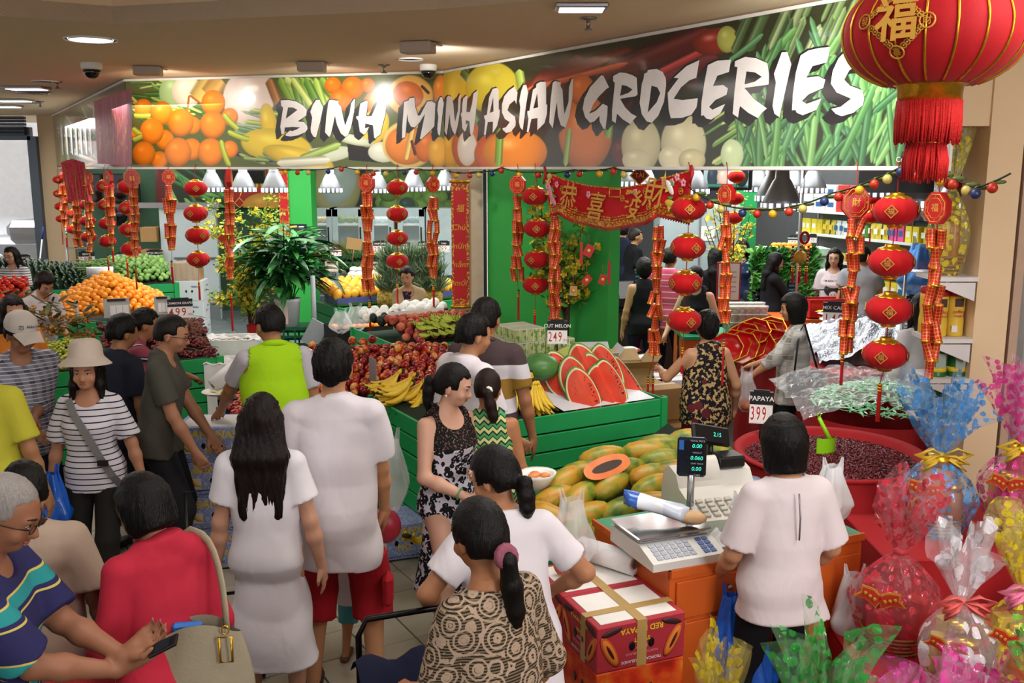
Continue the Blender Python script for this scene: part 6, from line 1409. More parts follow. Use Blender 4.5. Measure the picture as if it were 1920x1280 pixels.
def papart(e,o,n,r,w_,z):
 for s_ in(-1,1):
  for k,(col,sq,dz)in enumerate((('b8501c',(.42,1.25,.06),0),('d87a2c',(.34,1.12,.09),0),('3a1410',(.16,.8,.12),0))):
   fm=fmx(o+r*s_*w_*.36+V3((0,0,-.06*z)),n)@MR(-.5*s_,4,'Z');MB().ball((0,0,0),z*.33,14,6,M=fm,squash=sq).obj('print_fruit',mat('print_'+col,col,.5),e)
  fm=fmx(o+r*s_*w_*.34+V3((0,0,.36*z)),n)@MR(-.25*s_,4,'Z');MB().ball((0,0,0),z*.2,12,5,M=fm,squash=(1.3,.35,.1)).obj('print_leaf',mat('print_3a1a20','3a1a20',.5),e)
PW=[('RED PAPAYA',.085,0,.33,YEL,True),('SWEET',.06,0,.10,YEL,True),('STICKY',.04,0,-.06,WHP,True),('NORTH QUEENSLAND',.036,0,-.2,PINK,True),('TROPICAL TABLELANDS',.042,0,-.36,WHP,True)]
FLm,FRm=G(1120,1178,.80),G(1285,1145,.80);pz=math.atan2(FRm.y-FLm.y,FRm.x-FLm.x);px_,py_=V3((cos(pz),sin(pz),0)),V3((-sin(pz),cos(pz),0));bw,bd,bh=(FRm-FLm).length,.32,.199
for lv in range(4):
 for j in range(2):
  c_=FLm+px_*bw/2+py_*(bd/2+j*(bd+.006));c_.z=.80-bh*(lv+1)
  lb=('red papaya box with white taped top, {} box on the stack by the orange counter' if lv==0 else 'fiery red fruit box in the {} stack by the counter, {}').format(('front','rear')[j],'' if lv==0 else('second from top' if lv==1 else 'third from top' if lv==2 else 'standing on the floor'))
  o=printed_box('papaya_box',c_,(bw,bd,bh-.003),pz,lb,PBX if lv==0 else pat('mango_fire_box',lambda nt:ramp(nt,nd(nt,NZ,{'Vector':tco(nt),'Scale':9.,'Detail':3.}).outputs[0],[(.3,'8a1c10'),(.5,'c8321a'),(.65,'d8641e'),(.8,'e0a040')]),.55),WHITE if lv==0 else None,PW if lv==0 else[],None,papart if lv==0 else None)
  if lv==0:
   T=mat('packing_tape','',.3);MB().box((0,0,bh+.0005),(.045,bd+.004,.002)).obj('tape',T,o);MB().box((0,-bd/2-.0015,bh/2),(.045,.002,bh)).obj('tape',T,o)
   if j==0:MB().box((0,-bd*.12,bh+.001),(bw+.004,.04,.002)).obj('tape',T,o);MB().box((-bw/2-.002,-bd*.12,bh/2),(.002,.04,bh)).obj('tape',T,o)
MB().cyl((0,0,0),(0,0,0),.01)
e=E_('bag_roll',FLm+px_*bw*.78+py_*(bd*1.62)+V3((0,0,.055)),pz-1.1,'white roll of plastic bags lying on the papaya boxes','bag roll')
m=MB();m.lathe([(.024,-.15),(.052,-.15),(.052,.15),(.024,.15),(.024,-.15)],24,M=MR(PI/2,4,'Y'));m.obj('film',mat('film_white','e4e4e6',.35),e);MB().lathe([(.018,-.151),(.0242,-.151),(.0242,.151),(.018,.151),(.018,-.151)],20,M=MR(PI/2,4,'Y')).obj('core',mat('core_brown','7a6a5c',.8),e)
PB('carrier_bag',FLm+px_*bw*.30+py_*(bd*1.55)+V3((0,0,.002)),.22,.36,'clear carrier bag of pink fruit standing on the papaya boxes',PLAS,15)
for k in range(7):o=mobj('peach',M_PE[0],None,None,FLm+px_*(bw*.30+ru(-.05,.05))+py_*(bd*1.55+ru(-.04,.04))+V3((0,0,.045+.06*(k%2))));tag(o,'pink peach inside the clear bag on the papaya boxes','peach','peaches in the clear bag')
# banana boxes
BB=pat('banana_box_blue',lambda nt:mixc(nt,mn(nt,'GREATER_THAN',nd(nt,NZ,{'Vector':tco(nt),'Scale':90.}).outputs[0],.55),'8a96c8','b6c0e0'),.6)
BAW=[('BANANAS',.15,0,.30,YEL,False),('NQ',.12,0,-.16,YEL,False),('14 HANDS CLASS 1 13 KG NET EX LARGE',.036,0,-.42,mat('print_navy','2a3a7a',.5),False)]
def banart(e,o,n,r,w_,z):
 for s_ in(-1,1):MB().box((0,0,0),(.07,.07,.001)).obj('print_panel',WHP,e).matrix_local=fmx(o+r*s_*w_*.32-V3((0,0,.1*z)),n);
 fm=fmx(o+r*-.36*w_+V3((0,0,.05*z)),n);MB().tube([fm@V3((.0,.05,0)),fm@V3((-.01,0,0)),fm@V3((.02,-.04,0)),fm@V3((.06,-.055,0))],[.005,.012,.013,.004],6,flat=1).obj('print_banana',mat('print_banana','d8a830',.5),e)
for k,rz in enumerate((.0,.03,-.02,-.10)):
 printed_box('banana_box',V3((-1.93+(.02,-.01,.0,-.03)[k],6.22,.002+.235*k)),(.50,.36,.232),rz+.12,'blue and white banana box by the worker, '+('lowest of the stack','second from the floor','third from the floor','topmost, under his hand')[k],BB,WBOX if k==3 else None,BAW,'banana boxes',banart)
c_=G(742,1045,.02);printed_box('banana_box',c_+V3((0,.15,0)),(.48,.36,.24),.35,'banana box on the floor behind the white T-shirt and red shorts',BB,None,BAW,'banana boxes',banart)
hand_of_bananas(G(768,1005,.30),1.2,.2,BM_,'yellow bananas lying on the floor banana box','bananas on the floor box',5)
# dark red papaya crates stacked by the grey tee shopper, black nectarine crate
for k in range(3):
 printed_box('fruit_crate',V3((-2.52,7.08,.02+.2*k)),(.40,.30,.195),.25,('dark red fruit crate, {} of three between the grey tee and the banana boxes'.format(('lowest','middle','topmost')[k])),mat('crate_maroon','6a1218',.6),None,[],'maroon fruit crates',papart)
e=E_('nectarine_crate',V3((-2.10,7.72,.40)),.3,'black open crate of nectarines with a tasting plate on it','crate');BLKC=mat('black_carton','',.7);m=MB();[m.box(c,d)for c,d in(((0,-.25,.2),(.62,.014,.4)),((0,.25,.2),(.62,.014,.4)),((-.31,0,.2),(.014,.5,.4)),((.31,0,.2),(.014,.5,.4)),((0,0,.26),(.6,.48,.02)))];m.obj('carton',BLKC,e);MB().box((0,0,-.2),(.60,.48,.4)).obj('base',BLKC,e)
heap('nectarine',M_NE,lambda u,v:V3((-2.10,7.72,.71))+MR(.3,3,'Z')@V3((-.27+.54*u,-.21+.42*v,.02*v)),.54,.42,.0375,'nectarine in the black open crate by the worker','nectarine','nectarines in the black crate',70,seed=21)
pq=G(410,738,.86);e=E_('tasting_plate',pq,0,'white plate of sliced fruit reached by the man in the striped polo','plate');MB().lathe([(.001,0),(.09,.0),(.13,.02),(.128,.024),(.09,.006),(.001,.006)],24).obj('plate',WHITE,e)
for k in range(5):MB().ball((ru(-.06,.06),ru(-.05,.05),.015),.024,8,5,squash=(1.3,.6,.4)).obj('slice',mat('pale_slice','d8d09a',.5),e)
e=E_('bag_roll',G(425,702,.98),.7,'white roll of bags standing by the foam boxes of grapes','bag roll');MB().lathe([(.022,-.14),(.06,-.14),(.06,.14),(.022,.14),(.022,-.14)],22,M=MR(1.0,4,'Y')).obj('film',MATS['film_white'],e);MB().lathe([(.016,-.141),(.0222,-.141),(.0222,.141),(.016,.141),(.016,-.141)],18,M=MR(1.0,4,'Y')).obj('core',MATS['core_brown'],e)
e=E_('bag_roll',G(188,510,1.18),.3,'white roll of bags on the cucumber heap','bag roll');MB().lathe([(.03,-.17),(.075,-.17),(.075,.17),(.03,.17),(.03,-.17)],22,M=MR(PI/2,4,'Y')).obj('film',MATS['film_white'],e);MB().lathe([(.02,-.172),(.0302,-.172),(.0302,.172),(.02,.172),(.02,-.172)],18,M=MR(PI/2,4,'Y')).obj('core',MATS['core_brown'],e)
FOAM=mat('white_foam','e3e4e2',.7,bump=.1,bs=60)
for k,(px,py,z)in enumerate(((425,640,.60),(432,668,.52))):
 c_=G(px,py,.85);c_.z=z;e=E_('foam_box',c_+V3((.05,.1,0)),.1,('rear white lined box of red grapes beside the grape stand','front white lined box of red grapes beside the grape stand')[k],'box');m=MB();x,y,zz=.55,.38,.28;[m.box(c,d)for c,d in(((0,-y/2,zz/2),(x,.03,zz)),((0,y/2,zz/2),(x,.03,zz)),((-x/2,0,zz/2),(.03,y,zz)),((x/2,0,zz/2),(.03,y,zz)),((0,0,.02),(x,y,.03)))];m.obj('walls',FOAM,e)
 MB().grid(lambda u,v:((u-.5)*x*1.06,(v-.5)*y*1.1,zz*(1.0-.5*math.exp(-(((u-.5)/.3)**2+((v-.5)/.3)**2)))+.012*sin(u*30)+.01*sin(v*25)),20,14).obj('liner',FOAM,e);MB().box((0,0,-.3),(x,y,.58)).obj('boxes_below',FOAM,e,(0,0,-.0))
 for q in range(6):bunch(c_+V3((ru(-.15,.25),ru(0,.2),zz*.75)),GBR,'bunch of red grapes in a white lined box','red grapes in the white boxes')
 # seeds tub
tc=V3((1.93,5.62,0));e=E_('seed_tub',tc,0,'big red-cloth lined tub of dark red melon seeds','tub');CLR=mat('red_cloth','9c141a',.85,var=.06,vs=3,bump=.1,bs=300)
m=MB();m.grid(lambda u,v:((.55+.05*v+(.02*v*sin(u*2*PI*9)))*cos(u*2*PI),(.55+.05*v+.02*v*sin(u*2*PI*9))*sin(u*2*PI),.88*(1-v)),108,8,wrapu=1);m.obj('cloth_skirt',CLR,e)
m=MB();m.lathe([(.55,.88),(.575,.90),(.56,.915),(.52,.90),(.50,.86),(.48,.84)],48,cap=0);m.obj('rolled_rim',CLR,e)
sf=lambda r,a:.845+.06*cos(r*2.7)
m=MB();m.grid(lambda u,v:(.53*v*cos(u*2*PI),.53*v*sin(u*2*PI),sf(v*.53,0)),36,10,wrapu=1);m.obj('seed_bed',mat('seed_dark','4a1218',.5),e)
rr=random.Random(2);m=MB();ov=[(1,0,0),(0,1,0),(-1,0,0),(0,-1,0),(0,0,.6),(0,0,-.6)];of=[(0,1,4),(1,2,4),(2,3,4),(3,0,4),(1,0,5),(2,1,5),(3,2,5),(0,3,5)]
for i in range(7200):
 r=.525*math.sqrt(rr.random());a=rr.uniform(0,6.3);M=MT((r*cos(a),r*sin(a),sf(r,a)+rr.uniform(0,.008)))@Euler((rr.uniform(-.9,.9),rr.uniform(-.9,.9),rr.uniform(0,6))).to_matrix().to_4x4()@Matrix.Diagonal((.011,.0055,.005,1));m.add(ov,of,0,None,M,False)
m.obj('melon_seeds',noisecol('melon_seed_red',[(.3,'4a1018'),(.6,'6e1e26'),(.8,'8a3a3c')],40,rough=.35),e,kind='stuff')
sc_=E_('scoop',G(1553,836,.95),.4,'lime green plastic scoop stuck in the melon seeds','scoop');LIME=mat('lime_plastic','8fd21c',.35)
m=MB();m.grid(lambda u,v:(-.07+.14*u,.012*(2*u-1)**2*3-.02,-.06+.11*v),8,6);m.grid(lambda u,v:(-.07+.14*u,.012*(2*u-1)**2*3-.014,-.06+.11*v),8,6);m.tube([(0,-.01,.045),(-.015,.02,.10),(-.04,.05,.17)],[.015,.013,.012],8);m.tube([(-.04+.012*cos(a),.05,.185+.012*sin(a))for a in np.linspace(0,6.28,9)[:-1]],.004,5,closed=1);m.obj('scoop',LIME,sc_)
# candy tub with foil and green candy strips
FOIL=mat('crinkled_foil','a9aeb6',.14,metal=.95,var=.3,vs=40,bump=1.,bs=70);CLEAR=mat('clear_film','f4f6fa',.06,alpha=.22,spec=1.,bump=.6,bs=24)
t2=V3((2.62,6.76,0));e=E_('candy_tub',t2,0,'red-draped tub of pale green wrapped sweets behind the melon seeds','tub')
m=MB();m.grid(lambda u,v:((.48+.05*v+.02*v*sin(u*2*PI*9))*cos(u*2*PI),(.48+.05*v+.02*v*sin(u*2*PI*9))*sin(u*2*PI),.86*(1-v)),108,8,wrapu=1);m.obj('cloth_skirt',CLR,e)
m=MB();rr=random.Random(6)
for i in range(900):
 r=.44*math.sqrt(rr.random());a=rr.uniform(0,6.3);h_=.90+.16*cos(r*3.2);M=MT((r*cos(a),r*sin(a),h_+rr.uniform(0,.02)))@Euler((rr.uniform(-.4,.4),rr.uniform(-.4,.4),rr.uniform(0,6))).to_matrix().to_4x4()@Matrix.Diagonal((.05,.011,.008,1));m.add(ov,of,0,None,M,False)
m.obj('green_sweets',noisecol('green_wrapper',[(.3,'7fd8a0'),(.6,'a8e8bc'),(.8,'d8f4e0')],30,rough=.2,spec=.7),e,kind='stuff')
def crumple(e,name,fn,nu,nv,m_,seed,amp):
 rr=np.random.RandomState(seed);K=rr.uniform(-26,26,(7,2));ph=rr.uniform(0,6.3,7)
 def g(u,v):
  p=V3(fn(u,v));d=sum(abs(sin(K[i][0]*u+K[i][1]*v+ph[i]))for i in range(7))/7-.6;return p+V3((.3*amp*sin(9*u+ph[0]),0,amp*d*2))
 return MB().grid(g,nu,nv,smooth=0).obj(name,m_,e)
crumple(e,'film',lambda u,v:(-.62+1.0*u,-.42+.95*v,.98+.12*sin(u*3)-.25*max(0,.3-v)),30,26,CLEAR,3,.06)
# red-draped sweets tables
ta,tb,tc_=G(1382,655,.9),G(1590,706,.9),G(1705,694,.9)
e=E_('sweets_table',tb,0,'long table draped in dark red cloth under the sweets and foil','table')
pts=[ta,tb,tc_,tc_+V3((1.1,1.9,0)),ta+V3((.6,1.9,0))];m=MB();m.poly([p-tb for p in pts]);m.obj('table_top',CLR,e,(0,0,0))
m=MB();N=40
for a,b in zip(pts[:3],pts[1:3]):pass
for a,b in((pts[4],pts[0]),(pts[0],pts[1]),(pts[1],pts[2]),(pts[2],pts[3])):
 d=b-a;n_=V3((d.y,-d.x,0)).normalized();m.grid(lambda u,v:a+d*u-tb+n_*(.02*v*sin(u*d.length*22))-V3((0,0,.9*v)),30,6)
m.obj('cloth_skirt',CLR,e)
fc=G(1622,650,.98);e=E_('foil_sweets',fc,0,'big glittering heap of silver-wrapped sweets on the red table','sweets');crumple(e,'foil_heap',lambda u,v:(-.55+1.25*u,-.55+1.3*v,-.06+.30*sin(PI*min(max(u,.02),.98))**.6*sin(PI*min(1,v*.8+.1))**.6),46,46,FOIL,5,.09);crumple(e,'film',lambda u,v:(-.60+.5*u,-.70+.5*v,-.5+.6*v+.12*u),18,18,CLEAR,9,.05)
fc=G(1600,610,.98)
for k in range(34):
 p=G(1545+130*random.random(),585+42*random.random(),.98);m=MB();m.grid(lambda u,v:((u-.5)*.2,(v-.5)*.13,.03*sin(PI*u)*sin(PI*v)+.006*sin(u*30)),8,5);o=m.obj('sweet_packet',mat(('packet_yellow','packet_silver','packet_gold')[k%3],('d8b83a','c3c8ce','cf9e3a')[k%3],.2,metal=.3 if k%3 else 0),None,p+V3((0,0,.02+.01*(k%4))),(ru(-.2,.2),ru(-.2,.2),ru(0,6)));tag(o,('yellow','silver','gold')[k%3]+' wrapped packet of sweets in the loose pile behind the foil heap','sweets',('yellow','silver','gold')[k%3]+' packets of sweets')
 # red trays of sweets
TRAY=mat('red_tray','c4161a',.2,var=.04,coat=.5)
tm_=MB().lathe([(.001,.0),(.13,0),(.15,.02),(.155,.05),(.16,.055),(.165,.05),(.152,.012),(.13,-.008),(.001,-.008)],8).lathe([(.156,.054),(.163,.058),(.166,.052)],8,mi=1,cap=0).mesh('tray');tm_.materials.append(TRAY);tm_.materials.append(GOLD)
for k,(px,py,z,ti)in enumerate([(1348+15*i,652-5*(i%2)-1.2*i,1.02,1.05)for i in range(7)]+[(1382+17*i,632-1.5*i,1.07,1.0)for i in range(4)]+[(1430,618,1.12,.7),(1448,622,1.10,.7),(1400,622,1.12,.8)]):
 o=mobj('sweets_tray',tm_,None,None,G(px+14,py+6,z-.02),(ti*.6,-ti*.75,.3));tag(o,'octagonal red lacquer sweets tray, '+(['first','second','third','fourth','fifth','sixth','seventh'][k]+' from the left in the front leaning row' if k<7 else['first','second','third','fourth'][k-7]+' from the left in the row behind' if k<11 else['right','rightmost','left'][k-11]+' of those lying on top at the back'),'tray','red sweets trays')
 # bag of tubs of quail eggs, coffee whiteners, shelf by the pillar
SH=mat('shelf_white','d6d3d2',.5)
sx0=V(1762,585,6.1).x
e=E_('wall_shelf',(PX,5.74,0),0,'white bracket shelf left of the beige column with coffee whitener','shelf')
for k,py in enumerate((524,640,715)):
 zz=V(1800,py,5.68).z;MB().box((-.125,.10,zz),(.25,.30,.025)).obj('shelf_board',SH,e);MB().poly([(-.02,-.06,zz-.02),(-.24,-.06,zz-.02),(-.24,-.06,zz-.04),(-.02,-.06,zz-.13)],.012,n=(0,1,0)).obj('bracket',SH,e)
MB().box((-.01,.3,1.0),(.03,.05,2.0)).obj('upright',SH,e)
z1,z2,z3=[V(1800,py,5.68).z+.013 for py in(524,640,715)]
CW=mat('whitener_yellow','d8b23e',.4);RL=mat('red_lid','b01824',.4)
for k,(dx,dy)in enumerate(((-.175,.0),(-.065,.02),(-.18,.13),(-.07,.15))):
 e=E_('whitener_jar',(PX+dx,5.80+dy,z2),0,('yellow coffee whitener jar with red lid, front left on the shelf by the column','yellow coffee whitener jar with red lid, front right on the shelf by the column','yellow coffee whitener jar behind the front left one','yellow coffee whitener jar behind the front right one')[k],'jar','coffee whitener jars')
 m=MB();m.lathe([(.05,0),(.054,.01),(.054,.09),(.049,.13),(.054,.17),(.054,.24),(.048,.25)],20);m.obj('jar',CW,e);MB().lathe([(.053,.25),(.055,.255),(.055,.285),(.05,.29),(.001,.29)],20).obj('lid',RL,e);MB().box((.0,-.0545,.21),(.05,.004,.05)).obj('print',mat('print_3c1c14','3c1c14',.5),e);MB().box((-.02,-.0545,.05),(.035,.004,.04)).obj('barcode',WHP,e)
 text('coffee',.03,RL,e,fmx((0,-.0565,.155),(0,-1,0)));text('mate',.028,RL,e,fmx((0,-.0565,.13),(0,-1,0)))
for k,(dx,z_)in enumerate(((-.16,z3),(-.04,z3),(-.16,z3-.24),(-.05,z3-.24))):
 e=E_('green_tin',(PX+dx,5.80,z_ if k<2 else z3-.27),0,('green food tin on the lower shelf by the column, left one','green food tin on the lower shelf by the column, right one','green food tin at the bottom by the column, left one','green food tin at the bottom by the column, right one')[k],'tin','green tins');MB().lathe([(.056,0),(.058,.004),(.056,.008),(.056,.17),(.058,.176),(.054,.18),(.001,.176)],24).obj('tin',mat('tin_green','2a6a34',.3,metal=.2),e);MB().box((.0,-.0565,.1),(.06,.004,.09)).obj('label',mat('tin_label','9aa89a',.5),e);MB().lathe([(.0570,.03),(.0570,.06)],24).obj('yellow_band',YEL,e)
MB().box((-.125,.10,z3-.28),(.25,.30,.02)).obj('shelf_board',SH,bpy.data.objects['wall_shelf'])
# ---------------------------------------------------------------- gift baskets in cellophane
def cello(name,col,dens=9.,sz=.34,base='f2f4f8'):
 if name in MATS:return MATS[name]
 m,nt,b=NT(name);co=tco(nt)
 v=nd(nt,'ShaderNodeTexVoronoi',{'Vector':co,'Scale':dens});n=nd(nt,NZ,{'Vector':co,'Scale':dens*4.})
 dd=mn(nt,'ADD',v.outputs['Distance'],mn(nt,'MULTIPLY',n.outputs[0],.22));f=mn(nt,'LESS_THAN',dd,sz+.17)
 core=mn(nt,'LESS_THAN',dd,.17);tint=tuple(.55*a+.40 for a in rgb(col));c=mixc(nt,f,tint,col);c=mixc(nt,mn(nt,'MULTIPLY',core,.6),c,'f0e6e0' if col!='e8e4ea' else 'd8b8c0');nt.links.new(c,b.inputs['Base Color'])
 nt.links.new(mn(nt,'MULTIPLY_ADD',f,.68,.17),b.inputs['Alpha']);b.inputs['Roughness'].default_value=.08;b.inputs['Specular IOR Level'].default_value=.8
 bn=nd(nt,NZ,{'Vector':co,'Scale':22.});nt.links.new(nd(nt,'ShaderNodeBump',{'Height':bn.outputs[0],'Strength':.5,'Distance':.02}).outputs[0],b.inputs['Normal']);MATS[name]=m;return m
WICK=pat('wicker',lambda nt:mixc(nt,mn(nt,'GREATER_THAN',mn(nt,'SINE',mn(nt,'MULTIPLY',sepz(nt,tco(nt)),420.)),0.),'8a5a34','5c3a20'),.7)
def basket(p,w_,h_,col,label,seed,contents='boxes',neck=.62,tagc=True,plume=1.15,bow=None,tilt=0,dens=24.,rz=0):
 e=E_('gift_basket',p,rz,label,'gift basket','wrapped gift baskets');rr=random.Random(seed);r=w_/2
 m=MB();m.lathe([(r*.62,0),(r*.78,h_*.13),(r*.82,h_*.14),(r*.74,h_*.13),(r*.58,.01),(.001,.008)],24,wob=lambda a,z:1+.015*sin(24*a));m.obj('basket',WICK,e)
 m=MB();[m.tube([(r*(.66+.14*k/4)*cos(a),r*(.66+.14*k/4)*sin(a),h_*(.02+.028*k))for a in np.linspace(0,2*PI,25)[:-1]],.005,5,closed=1)for k in range(5)];m.obj('rim_weave',mat('wicker_rim','a8743c',.6),e)
 cols={'boxes':['a81820','b8242a','c83030'],'jar':['b01c20','c8a03c'],'gold':['c8902c','d8b04a','a8642c'],'mix':['a81820','d8a83c','e4e0d8','4a7a3a']}[contents]
 for k in range(5):
  a=k*2.4+rr.random();q=(0 if k==0 else .42)*r;c_=cols[k%len(cols)];hh=h_*neck*rr.uniform(.55,.8)*(1.1 if k==0 else .8)
  if contents in('boxes',)or k%2:MB().box((q*cos(a),q*sin(a),h_*.08+hh/2),(r*.62,r*.42,hh),rz=a,bev=.004).obj('gift_carton',mat('gift_'+c_,c_,.35),e)
  else:
   R_=r*.36;MB().lathe([(R_*.9,0),(R_,.01),(R_,hh*.75),(R_*.8,hh*.84),(R_*.8,hh)],18,c=(q*cos(a),q*sin(a),h_*.08)).obj('gift_jar',mat('gift_'+c_,c_,.3),e);MB().lathe([(R_*.86,hh*.86),(R_*.88,hh*1.02),(.001,hh*1.03)],18,c=(q*cos(a),q*sin(a),h_*.08)).obj('jar_lid',GOLD,e)
 ph=[rr.uniform(0,6.3)for _ in range(8)];zn=h_*neck
 def fn(u,v):
  a=u*2*PI
  if v<.62:t=v/.62;q=r*(.70+.42*sin(min(1,t*1.5)*PI/2))*(1-max(0,(t-.45)/.55)**1.6*.90);z=zn*t;wr=.03+.05*t
  else:t=(v-.62)/.38;q=r*(.11+plume*.62*t**.75);z=zn+(h_-zn)*t;wr=.10+.22*t
  k=1+wr*sin(7*a+ph[0]+2*v)+wr*.8*sin(12*a+ph[1]-5*v)+wr*.5*sin(19*a+ph[2]+9*v)
  zz=z+(h_*.10*(sin(3*a+ph[3])+.6*sin(7*a+ph[4]))*max(0,(v-.75)/.25));return(q*k*cos(a)+tilt*max(0,v-.6)*r,q*k*sin(a),zz)
 MB().grid(fn,64,34,wrapu=1).obj('cellophane',cello('cello_'+col,col,dens),e);MB().grid(lambda u,v:(lambda q:(q[0]*.55,q[1]*.55,q[2]*.98))(fn(u+.13,.6+.4*v)),40,12,wrapu=1).obj('inner_plume',cello('cello_'+col,col,dens),e)
 MB().lathe([(r*.13,-.012),(r*.17,0),(r*.13,.012)],12,c=(tilt*.02*r,0,zn)).obj('tie',mat('tie_'+(bow or col),bow or col,.4),e)
 if bow:
  for s_ in(-1,1):
   for q in range(3):m=MB();L_=r*(.75-.1*q);m.tube([(0,-r*.1,zn),(s_*L_*.5,-r*.3,zn+L_*(.35-.3*q)),(s_*L_,-r*.32,zn+L_*(.1-.35*q)),(s_*L_*.5,-r*.28,zn-L_*.1*(q+1)),(0,-r*.12,zn)],[.004,.02,.026,.018,.004],6,flat=.3);m.obj('bow_loop',mat('tie_'+bow,bow,.35),e)
 if tagc:
  m=MB();tg=r*.55;A_=MT((-r*.75,-r*.85,zn*.62))@MR(-.5,4,'Z')
  for s_,al in((-1,.5),(1,-.35)):
   B_=A_@MR(al,4,'Y');out=[(0,0,.3),(s_*.5,0,.42),(s_*1.0,0,.25),(s_*.86,0,-.05),(s_*1.02,0,-.4),(s_*.5,0,-.2),(0,0,-.3)]
   m.poly([V3(q)*tg for q in(out if s_<0 else out[::-1])],.004,n=(0,1,0),mi=0,M=B_);m.poly([V3((q[0]*.86+s_*.04,-.004,q[2]*.78))*tg for q in(out if s_<0 else out[::-1])],.002,n=(0,-1,0),mi=1,M=B_)
   for q in range(3):m.ball((s_*(.25+.22*q)*tg,-.006,.04*tg),.09*tg,8,4,mi=0,M=B_,squash=(1,.2,1))
  m.obj('greeting_tag',[GOLDP,mat('tag_red','b8301c',.5)],e)
 return e
def tier(lo,hi,label):
 e=E_('gift_table',((lo[0]+hi[0])/2,(lo[1]+hi[1])/2,0),0,label,'table');x,y,z=hi[0]-lo[0],hi[1]-lo[1],hi[2]
 MB().box((0,0,z-.01),(x,y,.02),bev=.006).obj('table_top',CLR,e);m=MB();P_=[(-x/2,-y/2),(x/2,-y/2),(x/2,y/2),(-x/2,y/2)]
 for k in range(4):
  a,b=V3((*P_[k],0)),V3((*P_[(k+1)%4],0));d=b-a;n_=V3((d.y,-d.x,0)).normalized();m.grid(lambda u,v:a+d*u+n_*(.004+.018*v*(1+sin(u*d.length*20)))+V3((0,0,(z-.01)*(1-v))),40,6)
 m.obj('cloth_skirt',CLR,e);return e
tier((1.83,4.42,0),(3.2,5.25,.72),'rear red-draped table with the blue and pink gift baskets');tier((1.48,3.40,0),(2.75,4.38,.50),'middle red-draped table with red, white and yellow gift baskets');tier((.80,2.30,0),(2.5,3.28,.42),'front red-draped table with green and magenta gift baskets')
bk=basket
bk(V3((2.22,4.80,.72)),.36,.76,'3f8ed0','tall gift basket in clear wrap with blue flowers, before the column',1,'gold',.55,bow='d8b43a',plume=1.5)
bk(V3((2.66,4.84,.72)),.36,.82,'d83a8e','tall gift basket in pink-flowered wrap at the right edge, with yellow bow',2,'mix',.55,bow='d8b43a',plume=1.3)
bk(V3((1.70,3.98,.50)),.36,.72,'d03a4c','gift basket in red-flowered wrap packed with red cartons',3,'boxes',.62,plume=1.0,tilt=.5)
bk(V3((1.80,3.60,.50)),.28,.66,'e8e4ea','gift basket in white-flowered wrap around a red jar',4,'jar',.60,plume=1.1,bow='d8605a',dens=12.)
bk(V3((2.06,3.62,.50)),.29,.72,'dcc828','gift basket in yellow-flowered wrap with a pink bow',5,'jar',.60,bow='e07a9a',plume=1.2)
bk(V3((.98,2.78,.42)),.30,.70,'3aa446','gift basket in green-flowered wrap at the bottom, in front of the saleswoman',6,'mix',.52,tagc=0,plume=1.3)
bk(V3((1.36,2.80,.42)),.30,.56,'d8489e','gift basket in magenta and green wrap at the bottom edge',7,'mix',.52,tagc=0,plume=1.7)
bk(V3((1.84,2.95,.42)),.30,.62,'4fae3c','gift basket in lime green wrap in the lower right corner',8,'jar',.55,tagc=0,plume=1.3)
bk(V3((1.62,3.06,.42)),.28,.46,'d83a8e','gift basket in pink wrap in front of the white-flowered one',10,'boxes',.55,tagc=0,plume=1.2)
bk(V3((2.52,3.9,.50)),.30,.62,'dcc82a','yellow-flowered gift basket half out of the picture on the right',11,'gold',.58,tagc=0)
bk(V3((.70,2.98,.30)),.20,.70,'d9c02a','narrow gift basket in yellow wrap below the orange counter',12,'gold',.6,tagc=0,plume=1.0)
MB().box((0,0,.145),(.32,.3,.29),bev=.01).obj('low_stool',CLR,None,(.68,2.98,0),label='small red-draped stool under the narrow yellow gift basket',cat='stool')
bk(V3((PX-.13,5.84,z1)),.22,.85,'d8c83c','tall yellow-wrapped gift basket on the top shelf by the column',9,'gold',.62,tagc=0,plume=1.0)
# blue plastic bags hanging at the counter
BLU=mat('blue_bag','1f5cc0',.25,var=.08,alpha=.92,spec=.6,bump=.5,bs=25)
for k,(a,b,z)in enumerate(((.34,-.12,.26),(.26,-.08,.40))):
 PB('blue_bag',cl(a,b,z),(.24,.15)[k],.40,('bunch of blue plastic bags hanging on the counter beside the saleswoman','smaller blue plastic bag hanging left of the larger bunch')[k],BLU,20+k)
 # cardboard boxes between melon stand and the woman in the patterned vest
for lb,px,py,z,d_,rz,mm in(('open brown carton with loose flaps behind the watermelons',1172,690,.95,(.42,.34,.26),.2,CBL),('white carton behind the open brown one, near the green panel',1115,672,.98,(.36,.30,.22),.1,WBOX),('kraft carton under the outstretched arm of the woman in the vest',1225,730,.80,(.46,.36,.26),.35,CB),('white carton beside the vest woman, behind the kraft one',1268,712,.80,(.40,.34,.30),.3,WBOX),('kraft carton low in the stack by the end of the watermelon stand',1262,800,.50,(.44,.36,.29),.4,CB),('lowest kraft carton by the end of the watermelon stand',1262,855,.22,(.44,.36,.26),.25,CB)):
 c_=G(px,py,z);c_.z=z-d_[2];o=carton('carton',c_+V3((0,.15,0)),d_,rz,lb,mm,'cartons by the watermelon stand',open_='open' in lb)
 if z>.9:MB().box((0,0,-(z-d_[2])/2),(d_[0]*.96,d_[1]*.96,z-d_[2]-.01)).obj('carton_below',CB,o)
 if .75<z<.9:MB().box((0,0,-(z-d_[2])/2),(d_[0]*.96,d_[1]*.96,z-d_[2]-.01)).obj('carton_below',CB,o)
